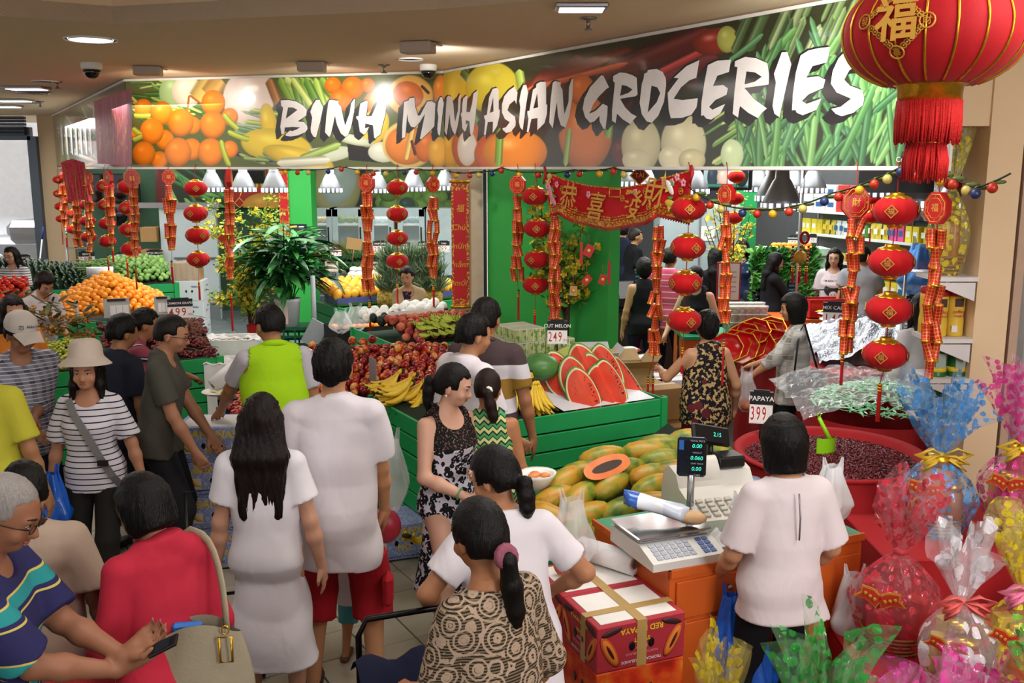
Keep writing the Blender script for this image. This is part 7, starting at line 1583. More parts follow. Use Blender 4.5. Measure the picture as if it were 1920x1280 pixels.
 # ================================================================ inside of the shop
 # green columns and partitions
def colbox(name,a,b,th,z,m):
 a,b=V3((*a,0)),V3((*b,0));d=b-a;return MB().box((d.length/2,th/2,z/2),(d.length,th,z)).obj(name,m,None,a,(0,0,math.atan2(d.y,d.x)),kind='structure')
colbox('column_cream',(V(845,330,10.3).x,10.34),(V(882,330,10.3).x,10.30),.25,2.6,mat('pillar_pink','c9a797',.7));colbox('column_cream',(V(880,330,10.25).x,10.26),(V(905,330,10.25).x,10.24),.3,2.6,mat('pillar_cream','dfd2b8',.7))
MB().box((0,0,1.3),(.035,.05,2.6)).obj('trim_5',mat('dark_jamb','2c3440',.4,metal=.4),None,(V(909,330,10.2).x,10.2,0),kind='structure')
Pg0,Pg1=V3((V(914,330,10.15).x,10.2,0)),V(1141,500,8.75);colbox('partition_green',Pg0[:2],Pg1[:2],.14,2.6,LGREEN)
colbox('column_green',(V(523,330,15).x,15.0),(V(582,330,15).x,15.0),.4,2.7,LGREEN);colbox('column_green',(V(1376,330,14).x,14.0),(V(1422,330,14).x,14.0),.4,2.7,mat('column_green_right','1f9a52',.6))
# back-wall prints
def backprint(name,x0,y0,x1,y1,Y,paint,label=None,cat='poster',w=220):
 P_=[V(x0,y1,Y),V(x1,y1,Y),V(x1,y0,Y),V(x0,y0,Y)];h=max(8,int(w*(y1-y0)/(x1-x0)));p=px_uvpaint(w,h,'20301c');paint(p,w,h);o=uvquad(name,P_,printmat(name,p.image(name),.5));return tag(o,label,cat)if label else tag(o,kind='structure')
def pt_beans(p,w,h):
 r=np.random.RandomState(1)
 for i in range(60):x,y=r.uniform(0,w),r.uniform(-10,h);p.stalk(x,y,x+r.uniform(30,90),y+r.uniform(10,70),r.uniform(3,6),['3f7a3a','5c9a4c','2c5a30','79b060'][i%4])
 p.disc(w*.02,h*.4,w*.09,h*.7,'5a1a18');p.disc(w*.80,h*.35,w*.26,h*.72,'20160f',0,.1,0);p.disc(w*.80,h*.35,w*.25,h*.68,'b8281e',0,.2,0)
 for a in((.70,.55,.73,.10),(.73,.10,.765,.42),(.765,.42,.80,.10),(.80,.10,.825,.55),(.86,.10,.86,.55),(.86,.10,.92,.55),(.92,.55,.92,.10)):p.stalk(a[0]*w,a[1]*h,a[2]*w,a[3]*h,3.2,'c8c83a')
 p.disc(w*.9,h*.95,w*.2,h*.3,'e0a040',0,.2)
backprint('trim_6',292,306,523,389,17.45,pt_beans)
def pt_pear(p,w,h):
 p.disc(w*.18,h*.5,w*.18,h*.75,'b8b878',0,.3);p.disc(w*.2,h*.42,w*.12,h*.55,'b4ccc4',20,.2);p.stalk(w*.02,0,w*.02,h,4,'7a5a34');r=np.random.RandomState(2)
 for i in range(90):x,y=r.uniform(w*.42,w*.98),r.uniform(0,h);p.disc(x,y,14,11,['6d9a3c','7fae4c','5c8830'][i%3],0,.45,.15)
 p.disc(w*.68,h*.95,w*.06,h*.2,'35564c')
backprint('trim_7',583,306,848,390,17.45,pt_pear)
def pt_people(p,w,h):
 p.I[:]=rgb('15203c');p.disc(w*.5,h*.95,w*.6,h*.35,'d8dce6',0,.1)
 for x,c in((.25,'30303a'),(.5,'2a2440'),(.75,'3a62b0')):p.disc(w*x,h*.75,w*.14,h*.34,c);p.disc(w*x,h*.38,w*.08,h*.12,'d8a888');p.disc(w*x,h*.31,w*.085,h*.08,'1a1210')
 p.stalk(w*.2,h*.12,w*.6,h*.08,5,'e0d040');p.stalk(w*.65,h*.1,w*.9,h*.1,3,'e8e8e8')
backprint('concert_poster',531,420,575,470,14.99,pt_people,'concert poster with performers on the green column behind the bamboo palm',w=88)
# cool-room door
c_=V(352,390,16.6);dz=c_.z;e=E_('door_2',(c_.x,16.6,0));e['kind']='structure';wd=V(407,390,16.6).x-V(300,390,16.6).x
MB().box((0,0,dz/2),(wd,.08,dz),bev=.01).obj('leaf',mat('coolroom_white','ccd8dc',.45,var=.03),e);MB().box((-.15,-.06,dz+.05),(wd*1.45,.05,.09)).obj('rail',STEEL,e);MB().box((.2,-.06,V(352,483,16.6).z),(wd*.95,.03,.03)).obj('push_bar',STEEL,e);MB().box((0,-.045,.15),(wd*.98,.01,.3)).obj('kick_plate',mat('tread_plate','9aa0a2',.4,metal=.6,bump=.8,bs=60),e)
for q in(-.4,.45):MB().cyl((q*wd*.9,-.09,dz+.02),(q*wd*.9,-.05,dz+.02),.05).obj('roller',STEEL,e)
# wall fridges
FRW=mat('fridge_frame','c2d4d8',.4);GL=mat('fridge_glass','dfeef0',.05,alpha=.14,spec=.8)
for k,(x0,x1)in enumerate(((582,622),(622,682),(690,738),(744,796),(798,848))):
 a,b=V(x0,390,16.3),V(x1,390,16.3);zt=a.z;W=b.x-a.x;e=E_('glass_fridge',((a.x+b.x)/2,16.3,0),0,('glass-door fridge beside the green column','glass-door fridge with bunches of herbs, second from the green column','glass-door fridge behind the lantern string','glass-door fridge with round parcels, right of the lantern string','white fridge with closed door beside the cream pillar')[k],'fridge','wall fridges')
 MB().box((0,.55,zt/2),(W,.04,zt)).box((-W/2+.02,.28,zt/2),(.04,.56,zt)).box((W/2-.02,.28,zt/2),(.04,.56,zt)).box((0,.28,zt-.03),(W,.56,.06)).box((0,.28,.1),(W,.56,.2)).obj('cabinet',FRW,e)
 if k==4:MB().box((0,0,zt/2),(W*.96,.05,zt),bev=.01).obj('door',FRW,e);MB().box((-W*.4,-.05,1.5),(.02,.03,.2)).obj('handle',STEEL,e);continue
 d=MB();[d.box(c,s)for c,s in(((-W/2+.05,0,zt/2),(.09,.05,zt-.04)),((W/2-.05,0,zt/2),(.09,.05,zt-.04)),((0,0,zt-.08),(W,.05,.12)),((0,0,.25),(W,.05,.12)))];dr=d.obj('door',FRW,e);MB().box((0,0,zt/2),(W-.15,.01,zt-.2)).obj('pane',GL,dr);MB().box((W/2-.06,-.05,1.5),(.02,.03,.25)).obj('handle',BLACK,dr)
 for q in range(4):
  z=.45+.4*q;MB().box((0,.28,z),(W-.1,.5,.02)).obj('shelf',WHITE,e)
  for i in range(3):o=MB().ball((0,0,.07),.085,8,6,squash=(1,.8,.75)).obj('parcel',mat(('parcel_green','parcel_white','parcel_grey','parcel_tan')[(k+q)%4],('7d8a4a','d0d4d0','8a9a98','a89468')[(k+q)%4],.6),None,((a.x+b.x)/2+(i-1)*W*.27,16.5,z+.015));tag(o,('green','white','grey','tan')[(k+q)%4]+' food parcel behind the fridge glass','parcel',('green','white','grey','tan')[(k+q)%4]+' parcels in the fridges')
 area('fridge_light',((a.x+b.x)/2,16.5,zt-.1),W*.7,1.0,(.92,.98,1),sy=.3)
 # pendant lamps
LSH=MB().lathe([(.05,.30),(.055,.24),(.07,.22),(.10,.16),(.135,.08),(.148,.0),(.144,.0),(.13,.08),(.095,.155),(.06,.215)],24).mesh('shade');LSH.materials.append(mat('spun_aluminium','8d9296',.38,metal=.6,var=.03))
LRB=MB();
for k in range(16):
 a=k*PI/8;LRB.box((.150*cos(a),.150*sin(a),.03),(.004,.032,.05),rz=a)
LRB=LRB.mesh('slot_ring');LRB.materials.append(mat('lamp_slot','eef2ff',.3,emit=1.1));LBU=MB().ball((0,0,.08),.07,12,8).mesh('bulb');LBU.materials.append(mat('bulb_glow','f6f8ff',.3,emit=4))
plm=[(398,360,12.0,'left one near the yellow blossom tree'),(457,360,11.8,'behind the black speaker'),(515,361,11.4,'before the green column'),(620,361,12.6,'left of the firecrackers over the mangoes'),(708,362,12.5,'between firecrackers and lanterns'),(775,359,12.4,'right of the lanterns before the fridges'),(834,357,12.8,'half behind the cream pillar'),(1182,350,10.5,'left of the pair behind the greeting cloth'),(1206,352,10.6,'right of the pair behind the greeting cloth'),(1302,364,10.0,'behind the right end of the greeting cloth'),(1421,360,10.8,'beside the screen'),(1447,378,8.8,'half behind the nearest lamp in the middle'),(1464,394,7.4,'nearest and largest in the middle'),(1476,355,11.8,'behind the nearest lamp, far back'),(1524,362,10.4,'before the tall cartons'),(1491,358,11.4,'beside the steel pole'),(1641,370,8.4,'behind the largest dark plaque'),(1714,390,7.2,'right behind the largest lantern'),(1787,390,8.6,'behind the rightmost plaque')]
for k,(px,py,Y,lb)in enumerate(plm):
 p=V(px,py,Y);e=E_('pendant_lamp',p,0,'spun aluminium pendant lamp, '+lb,'pendant lamp','aluminium pendant lamps');mobj('shade',LSH,None,e);mobj('slot_ring',LRB,None,e);mobj('bulb',LBU,None,e);MB().cyl((0,0,.28),(0,0,3.6-p.z),.007,n=6).obj('rod',WHITE,e)
 if k%2==0:l=bpy.data.lights.new('pendant','SPOT');l.energy=26;l.spot_size=2.0;l.spot_blend=.6;l.shadow_soft_size=.1;l.color=(1,.99,.96);lo_=bpy.data.objects.new('pendant',l);link(lo_);lo_.location=p-V3((0,0,.03))
e=E_('ceiling_panel',V(1456,320,12.5),0,'bright square hanging light panel above the middle pendant lamps','light');MB().box((0,0,0),(.26,.05,.26)).obj('lens',mat('panel_glow','f4f6ff',.3,emit=8),e);MB().box((0,.04,.6),(.04,.04,1.1)).obj('arm',STEEL,e)
# trees and palm
def tree(name,base,top,spread,cols,label,n,seed,flower,fr=.035,shape=(1,1,1),hang=True,cat='tree',leafn=None):
 rr=random.Random(seed);e=E_(name,base,0,label,cat);h=(top-base).length;m=MB();tips=[]
 m.tube([(0,0,0),(.02,0,h*.25),(-.02,.02,h*.45)],[.03,.024,.018],7)
 for k in range(16):
  a=rr.uniform(0,6.3);z0=h*rr.uniform(.18,.5);q=spread*rr.uniform(.5,1);z1=h*rr.uniform(.4,1.0);C=bz((0,0,z0),(q*.5*cos(a),q*.5*sin(a),z0+(z1-z0)*.3),(q*cos(a),q*sin(a),z1),6);m.tube(C,[.012,.011,.009,.008,.006,.005,.003],5);tips+=C[2:]
  for w_ in range(3):c=C[rr.randint(2,5)];d=V3((rr.uniform(-1,1),rr.uniform(-1,1),rr.uniform(-.3,.9)))*spread*.35;m.tube([c,c+d],[.005,.002],4);tips+=[c+d*.5,c+d]
 m.obj('branches',mat('bark','4a3626',.85),e)
 B=MB();L_=MB();
 for i in range(n):
  p=rr.choice(tips)+V3((rr.gauss(0,1),rr.gauss(0,1),rr.gauss(0,1)))*spread*.09
  if rr.random()<flower:
   M=MT(p)@Euler((rr.uniform(0,6),rr.uniform(0,6),0)).to_matrix().to_4x4()
   for q in range(5):a=q*1.2566;B.add([M@V3(v)for v in((0,0,0),(fr*cos(a-.5),fr*sin(a-.5),fr*.25),(fr*1.25*cos(a),fr*1.25*sin(a),fr*.35),(fr*cos(a+.5),fr*sin(a+.5),fr*.25))],[(0,1,2,3)],smooth=0)
  else:
   d=V3((rr.uniform(-1,1),rr.uniform(-1,1),rr.uniform(-.6,.6))).normalized();s_=d.orthogonal().normalized();l=fr*rr.uniform(1.6,2.8);L_.add([p,p+d*l*.5+s_*l*.25,p+d*l,p+d*l*.5-s_*l*.25],[(0,1,2,3)],smooth=0)
 if B.n:B.obj('blossoms',noisecol('blossom_yellow',[(.3,'e0b81c'),(.7,'f2dc3c')],6,rough=.6),e,kind='stuff')
 if L_.n:L_.obj('leaves',noisecol('leaf_'+cols,[(.3,cols),(.7,cols[:2]+'a0'+cols[4:])],6,rough=.6),e,kind='stuff')
 return e
t1=V(470,640,12.6);t1.z=.0;tree('blossom_tree',t1,V(470,372,12.6),.50,'7a9424','bushy yellow-green blossom tree beside the green column, behind the bamboo palm',4200,5,.16,.024)
for k,(px,py)in enumerate(((416,447),(449,380),(430,470))):e=E_('charm',V(px,py,12.1),0,('small red diamond charm at the left side of the blossom tree','small round charm near the top of the blossom tree','small red charm low on the blossom tree')[k],'charm','charms on the left tree');q=mobj('diamond',DIA,None,e);q.matrix_local=fmx((0,0,0),(0,-1,0))@Matrix.Scale(.22,4);MB().cyl((0,0,.06),(.02,.1,.16),.002,n=4).obj('thread',GOLD,e)
t2_=V(1060,600,9.05);t2_.z=.84;tree('blossom_tree',t2_,V(1040,318,9.0),.40,'5c7a34','leafy yellow apricot blossom tree in front of the green partition',1500,7,.17,.030)
for k,(px,py,c)in enumerate(((1104,470,0),(1100,525,1),(1130,524,1),(1075,545,1),(1090,475,2),(1142,512,2))):
 e=E_('lucky_packet',V(px,py,8.05),0,'red lucky envelope hanging in the apricot tree, '+('tilted with white dot','gold-edged below left','narrow one at the right','tan card by the trunk','long ribbon left','long ribbon right')[k],'envelope','envelopes in the apricot tree');w_,h_=((.075,.10),(.06,.085),(.022,.19))[c]
 MB().box((0,0,0),(w_,.004,h_),M=MR((.5,.7,.3,.1,0,0)[k],4,'Y')).obj('paper',mat('packet_red','b3161c',.5)if k!=3 else mat('tan_card','b08a5c',.7),e)
 if c<2:MB().ball((0,-.004,0),.018,8,4,squash=(1,.2,1)).obj('emblem',GOLDP,e)
 MB().cyl((0,0,h_/2),(0,.03,h_/2+.08),.002,n=4).obj('thread',CORD,e)
t3=V(1372,470,11.4);t3.z=.9;tree('blossom_tree',t3,V(1385,350,11.2),.34,'7a8a2c','small yellow blossom tree between the white fridge and the right green column',700,9,.2,.022)
MB().lathe([(.13,0),(.16,.9),(.15,.9),(.12,.02)],20).obj('pot',mat('pot_green','1c6a40',.5),bpy.data.objects['blossom_tree.002'],(0,0,-.9))
# bamboo palm in a white bucket
pb=V(541,608,12.0);pb.z=V(541,610,12.0).z;e=E_('bamboo_palm',pb,0,'big glossy dark green bamboo palm in a white bucket','plant');MB().lathe([(.13,0),(.155,.30),(.165,.31),(.165,.35),(.15,.35),(.14,.3)],24).obj('bucket',mat('bucket_white','d4dadd',.4),e);MB().box((-.02,-.152,.15),(.11,.004,.22)).obj('paper_label',mat('paper_pinkish','d8c4c0',.6),e)
lfm=MB();lfm.grid(lambda u,v:(u*.34,(v-.5)*.062*sin(PI*min(1,u*.9+.1))**.8,-.16*u*u+.012*abs(v-.5)*2),8,2);LFM=lfm.mesh('leaf');LFM.materials.append(noisecol('palm_leaf',[(.3,'12401c'),(.6,'1f6428'),(.85,'4a9a48')],3,rough=.3,spec=.5,rnd=.25,sc3=3))
m=MB();rr=random.Random(11)
for k in range(30):
 a=rr.uniform(0,6.3);q=rr.uniform(.05,.62);h_=rr.uniform(.45,1.0)*(1.05-.45*q);C=bz((.06*cos(a),.06*sin(a),.3),(q*.35*cos(a),q*.35*sin(a),.35+h_*.7),(q*cos(a),q*sin(a),.35+h_),6);m.tube(C,[.007]*6+[.003],5)
 for j in range(8):
  c=C[min(6,2+j//2)];o=mobj('leaf',LFM,None,e,c);o.rotation_euler=(rr.uniform(-.4,.4),rr.uniform(-.9,.35),a+rr.uniform(-1.4,1.4));s_=rr.uniform(.9,1.4);o.scale=(s_,s_*1.25,s_)
m.obj('stems',mat('palm_stem','3a6a2c',.5),e)
e2=E_('green_crate',(pb.x+.02,12.05,0),.1,'dark green plastic crate under the bamboo palm bucket','crate');CRG_=mat('crate_green','0d5a40',.4);zc=pb.z
for z in np.linspace(.03,zc-.02,7):m=MB();[m.box(c,d)for c,d in(((0,-.2,z),(.44,.015,.03)),((0,.2,z),(.44,.015,.03)),((-.22,0,z),(.015,.4,.03)),((.22,0,z),(.015,.4,.03)))];m.obj('rail',CRG_,e2)
m=MB();[m.box((x,y,zc/2),(.02,.02,zc))for x in(-.22,-.07,.07,.22)for y in(-.2,.2)];m.obj('posts',CRG_,e2,kind='stuff');MB().box((0,0,zc-.008),(.44,.4,.016)).obj('lid',CRG_,e2)
o=carton('printed_carton',V(585,665,10.6)*1,(.42,.34,.30),.15,'white carton with purple logo behind the worker in the yellow vest',WBOX);o.location.z=V(585,650,10.6).z-.35;MB().box((0,0,-.25),(.40,.32,.48)).obj('carton_below',WBOX,o)
fm=fmx((0,-.174,.14),(0,-1,0));m=MB();m.ball((-.07,0,0),.05,14,4,M=fm,squash=(1,.9,.05));m.obj('logo',mat('logo_purple','8a4a8a',.5),o);m=MB();m.ball((.02,-.02,0),.05,14,4,M=fm,squash=(1.2,.5,.05));m.obj('logo',mat('logo_navy','2a3a5c',.5),o)
e=E_('red_sack',V(482,650,12.2),0,'red cloth sack beside the worker, before the blossom tree','sack');e.location.z=0;MB().grid(lambda u,v:((.17+.03*sin(v*6))*(1-.3*v)*cos(u*6.283)*(1+.06*sin(u*50)),(.17)*(1-.3*v)*sin(u*6.283),.62*v),30,8,wrapu=1).obj('sack',mat('sack_red','b01a20',.8),e)
e=E_('leaning_board',V(590,625,11.6),0,'grey plastic panel leaning against the mango stand','panel');MB().box((0,0,0),(.22,.03,.32),M=MR(.5,4,'Y')).obj('panel',mat('panel_grey','9aa2a6',.5),e);MB().cyl((-.02,.1,-.2),(-.02,.1,.7),.03).obj('post',mat('panel_grey','',.5),e)
# left rear odds: white cartons, kraft boxes, black set, fan, ladder, cord
for k in range(3):printed_box('white_carton',V3((V(356,600,14.4).x,14.6,.0+.31*k)),(.40,.36,.305),.05,'white printed carton by the cool-room door, '+('lowest','middle','topmost')[k]+' of three',WBOX,None,[('FRESH',.09,.2,.2,mat('print_navy','',.5),False)],'white cartons by the cool room')
o=carton('kraft_box',V3((V(352,540,14.5).x,14.6,.93)),(.36,.34,.26),.1,'kraft box wrapped in clear film on top of the white cartons',CB);MB().grid(lambda u,v:((u-.5)*.4,-.18+.01*sin(u*30),.30*v+.02*sin(u*17)),14,6).obj('film',CLEAR,o)
for k,(px,py,d_)in enumerate(((290,500,(.34,.3,.30)),(283,452,(.26,.26,.24)))):o=carton('kraft_box',V(px,py,16.6),d_,.1,('kraft box behind the 399 price sign','small kraft box on top, behind the 399 price sign')[k],CB);
MB().box((0,0,0),(.6,.5,.9)).obj('trolley',mat('trolley_grey','6a7074',.5),None,(V(285,520,16.7).x,16.8,.45),label='grey trolley carrying the kraft boxes by the green wall',cat='trolley')
e=E_('black_monitor',V(212,352,17.3),0,'wide black switched-off screen on the dark wall behind the lantern cluster','screen');MB().box((0,0,0),(.95,.06,.5),bev=.01).obj('bezel',BLACK,e);MB().box((0,-.035,0),(.9,.006,.45)).obj('panel',mat('screen_black','050608',.1,spec=.7),e);MB().box((0,.1,0),(.1,.2,.1)).obj('bracket',STEEL,e)
e=E_('wall_fan',V(218,402,17.1),0,'small black fan on the dark green wall behind the lantern cluster','fan');MB().lathe([(.04,-.06),(.18,-.04),(.2,0),(.18,.04),(.04,.06)],20,M=MR(PI/2,4,'X')).obj('cage',BLACK,e);MB().cyl((0,.05,0),(0,.4,0),.02).obj('arm',BLACK,e)
for k in range(4):MB().ball((0,0,0),.08,8,5,M=MR(k*PI/2,4,'Y')@MT((.08,-.08,0)),squash=(1,.1,.5)).obj('blade',mat('fan_blade','2a2c30',.4),e)
e=E_('step_ladder',V(145,500,16.9),.3,'grey aluminium step ladder leaning beside the cucumbers','ladder');e.location.z=.0
for s_ in(-.2,.2):MB().tube([(s_,0,0),(s_*.8,.35,2.0)],.02,6).obj('rail',STEEL,e)
for k in range(6):MB().box((0,.05+.055*k,.3+.3*k),(.36,.06,.025)).obj('step',STEEL,e)
e=E_('broom',V(66,470,17.2),.2,'long blue-tipped white broom handle leaning at the entrance','broom');MB().tube([(-.12,0,-1.2),(.12,.1,.28)],.014,6).obj('handle',WHITE,e);MB().tube([(.105,.095,.2),(.14,.11,.42)],.018,6).obj('grip',mat('grip_blue','24408c',.5),e);MB().box((-.12,0,-1.22),(.25,.06,.12)).obj('head',mat('grip_blue','',.5),e)
# car seen through the entrance
e=E_('parked_car',(-11.6,23.6,0),0,'dark grey car parked in the bright street beyond the glass entrance','car');m=MB();m.grid(lambda u,v:(.55+2.2*(u-.5),.8*(v-.5),1.0+.4*sin(PI*u)**.4),14,2);m.box((.55,0,.62),(3.6,1.6,.7),bev=.15);m.obj('body',mat('car_grey','5a6068',.25,metal=.5),e);MB().box((.55,-.1,1.15),(1.9,1.5,.45),bev=.15).obj('windows',mat('car_glass','14181c',.1),e)
for s_ in(-.7,1.8):MB().cyl((s_,-.85,.32),(s_,-.65,.32),.32,n=20).obj('wheel',BLACK,e)
# broccoli, celery, wrapped fennel, pineapples
BRO=noisecol('broccoli_green',[(.3,'1e3f22'),(.7,'3f6a38')],14,rough=.8,bump=1.,bs=70);rr=random.Random(9);bm_=[]
for v in range(2):
 m=MB();
 for i in range(26):a=rr.uniform(0,6.3);t=math.acos(rr.uniform(0,1));m.ball((.075*sin(t)*cos(a),.075*sin(t)*sin(a),.05*cos(t)),.032,7,5)
 m.cyl((0,0,-.1),(0,0,0),.025,.04);me=m.mesh('broccoli');me.materials.append(BRO);bm_.append(me)
for k in range(20):
 p=G(600+12.5*(k%10)+6*(k//10),500-17*(k//10),1.0+.12*(k//10));o=mobj('broccoli',bm_[k%2],None,None,p,(rr.uniform(-.4,.4),rr.uniform(-.4,.4),rr.uniform(0,6)));tag(o,'dark green broccoli head in the rows before the fridges','broccoli','broccoli before the fridges')
for k in range(12):
 o=mobj('broccoli',bm_[k%2],None,None,G(716+11*(k%4),488-12*(k//4),1.05+.08*(k//4)),(0,.3,k));tag(o,'dark green cabbage-like head right of the celery','broccoli','broccoli right of the celery')
m=MB()
for i in range(60):x=rr.uniform(-.2,.2);m.tube(bz((x,rr.uniform(-.1,.1),0),(x*1.2,0,.15),(x*1.7+rr.uniform(-.1,.1),rr.uniform(-.15,.15),rr.uniform(.2,.36)),4),[.008,.008,.007,.006,.003],5)
m.obj('celery',noisecol('celery_green',[(.3,'5c8a3c'),(.7,'9ab86a')],9,rough=.5),None,G(672,486,1.08),label='pale green bunch of celery beside the tan card and broccoli',cat='celery',kind='stuff')
m=MB().box((0,0,0),(.24,.012,.18)).obj('kraft_sign',CB,None,V(664,457,15.3),(0,.12,0));tag(m,'tilted hand-written kraft card before the fridges','sign');MB().cyl((0,.01,-.3),(0,.01,0),.008).obj('stick',CB,m)
WRAP=mat('clear_wrap','eef2f2',.12,spec=.9,bump=.6,bs=40,alpha=.9)
for k in range(24):
 p=G(655+13*(k%6)+3*(k//6),536-9*(k//6),1.0+.05*(k//6));o=MB().ball((0,0,.03),.07,10,7,squash=(1,.8,.65)).obj('wrapped_fennel',WRAP,None,p)if k==0 else mobj('wrapped_fennel',bpy.data.meshes['wrapped_fennel'],None,None,p);tag(o,'white film-wrapped vegetable pack behind the mangoes','vegetable pack','film-wrapped packs behind the mangoes')
PIN=noisecol('pineapple_skin',[(.35,'5a5a24'),(.55,'a8923c'),(.75,'c8a84a')],30,rough=.7,bump=1.,bs=60);PLF=noisecol('pineapple_leaf',[(.3,'4a6a4c'),(.7,'8fa882')],5,rough=.6)
m=MB();m.lathe([(.02,-.11),(.055,-.08),(.065,0),(.055,.07),(.02,.1)],14);pinm=m.mesh('fruit');pinm.materials.append(PIN);m=MB()
for i in range(34):
 a=i*2.4;t=i/34;m.add([(.012*cos(a+1.5),.012*sin(a+1.5),.08),(-.012*cos(a+1.5),-.012*sin(a+1.5),.08),((.12-.09*t)*cos(a)*.6,(.12-.09*t)*sin(a)*.6,.16+.05*t),((.17-.12*t)*cos(a),(.17-.12*t)*sin(a),.20+.16*t)],[(0,1,2),(0,2,3),(1,3,2)],smooth=0)
pcr=m.mesh('crown');pcr.materials.append(PLF)
for k in range(34):
 p=G(716+9.5*(k%12)+4*(k//12),560-26*(k//12),.98+.17*(k//12));e=E_('pineapple',p,k*1.3,'pineapple with spiky grey-green crown in the bank by the cream pillar','pineapple','pineapples by the cream pillar');e.rotation_euler[0]=rr.uniform(-.2,.2);mobj('fruit',pinm,None,e);o=mobj('crown',pcr,None,e);o.scale=(1.2,)*3
MB().box((1.9,.3,.5),(1.9,.5,1.0)).obj('tier',GREEN,st_i,(.2,-1.0,-.1))
# speaker above, screen, white fridge, registers
e=E_('ceiling_speaker',V(466,326,12.6),.2,'black loudspeaker hung above the blossom tree','speaker');MB().box((0,0,0),(.42,.25,.20),bev=.02,M=MR(.25,4,'X')).obj('cabinet',BLACK,e);MB().cyl((0,0,.1),(0,0,1.1),.015).obj('bracket',STEEL,e)
p0=V(1360,335,10.4);e=E_('wall_screen',p0,0,'dark flat screen showing a bright picture, below the sign','screen');s_=depth(p0)/F;MB().box((0,0,.02),(100*s_,.06,50*s_),bev=.01).obj('bezel',BLACK,e);MB().box((0,.03,.7),(.06,.06,1.2)).obj('hanger',STEEL,e)
def pt_tv(p,w,h):p.I[:]=rgb('8fa8a8');p.disc(w*.2,h*.5,w*.12,h*.6,'30404a');p.disc(w*.45,h*.5,w*.16,h*.5,'c8b0a0');p.disc(w*.62,h*.55,w*.12,h*.4,'d8e0dc');p.stalk(0,h*.9,w,h*.95,5,'2c6a5a');p.disc(w*.85,h*.4,w*.15,h*.6,'24302c')
p_=px_uvpaint(96,48,'304040');pt_tv(p_,96,48);im=p_.image('screen_picture');sm2=printmat('screen_picture',im,.3);b_=sm2.node_tree.nodes['Principled BSDF'];sm2.node_tree.links.new(sm2.node_tree.nodes['Image Texture'].outputs[0],b_.inputs['Emission Color']);b_.inputs['Emission Strength'].default_value=.5
uvquad('picture',[(-42*s_,-.034,-16*s_),(42*s_,-.034,-16*s_),(42*s_,-.034,22*s_),(-42*s_,-.034,22*s_)],sm2,e)
e=E_('white_fridge',(V(1310,500,13.2).x,13.2,0),0,'big white upright cabinet behind the checkout, below the screen','fridge');MB().box((0,.3,1.05),(1.1,.6,2.1),bev=.01).obj('cabinet',mat('fridge_white','9fb0b4',.45),e);MB().box((0,-.01,1.05),(.02,.02,2.0)).obj('door_gap',STEEL,e);m=MB().box((.1,-.012,1.72),(.2,.004,.2)).obj('notice',WHITE,e);text('12.99',.05,PBLK,e,fmx((.1,-.016,1.70),(0,-1,0)))
# checkout counters
for k,(x0,y0,w_,lb)in enumerate(((1150,11.6,1.15,'black-topped checkout with till behind the green partition'),(1372,11.9,1.2,'black-topped checkout in the middle of the shop'),(1285,9.6,.5,'orange checkout front behind the woman in the patterned vest'))):
 p=V(x0,560,y0);e=E_('checkout',(p.x,y0,0),0,lb,'counter');MB().box((w_/2,.3,.44),(w_,.6,.88)).obj('body',ORNG if k==2 else mat('checkout_dark','2a1c18',.5),e);MB().box((w_/2,.3,.90),(w_+.03,.63,.03)).obj('worktop',BLACK if k<2 else CTOP,e)
for k,(px,py,Y,lb)in enumerate(((1186,545,11.7,'black till beside the man in black T-shirt'),(1440,548,12.0,'black till in front of the cashier with long hair'))):
 e=E_('till',V(px,py,Y),.2,lb,'till','black tills');e.location.z=.92;MB().box((0,.1,.07),(.42,.38,.14),bev=.02).obj('drawer',BLACK,e);MB().add([(-.18,-.05,.14),(.18,-.05,.14),(.18,.2,.14),(-.18,.2,.14),(-.18,.12,.30),(.18,.12,.30),(.18,.2,.30),(-.18,.2,.30)],[(0,1,5,4),(1,2,6,5),(2,3,7,6),(3,0,4,7),(4,5,6,7)],smooth=0).obj('keyboard_housing',BLACK,e)
for k,(px,py,Y,lb)in enumerate(((1411,500,12.1,'dark customer display on a pole before the smiling cashier'),(1484,535,11.8,'dark customer display on a pole right of the seated cashier'),(1196,518,11.8,'dark customer display half hidden by the firecrackers'))):
 p=V(px,py,Y);e=E_('pole_display',p,0,lb,'display','customer displays');MB().box((0,0,0),(.10,.03,.17),bev=.01).obj('panel',DSP,e);MB().cyl((0,.01,-.08),(0,.01,.92-p.z),.013).obj('pole',STEEL,e)
 for q in(.05,0,-.05):MB().box((0,-.0165,q),(.07,.002,.022)).obj('readout',mat('led_dim','1c5a5a',.4,emit=.3),e)
p=V(1366,528,9.7);e=E_('notice_stand',p,0,'white notice in a red frame standing on the checkout','notice');MB().box((0,0,0),(.24,.02,.40)).obj('frame',mat('frame_red','b0202c',.5),e);MB().box((0,-.011,0),(.21,.004,.37)).obj('paper',WHITE,e)
for q in range(5):MB().box((0,-.0138,.1-.05*q),(.15,.001,.006)).obj('print_line',PRED,e)
MB().cyl((0,.01,-.2),(0,.01,.92-p.z),.012).obj('foot',STEEL,e)
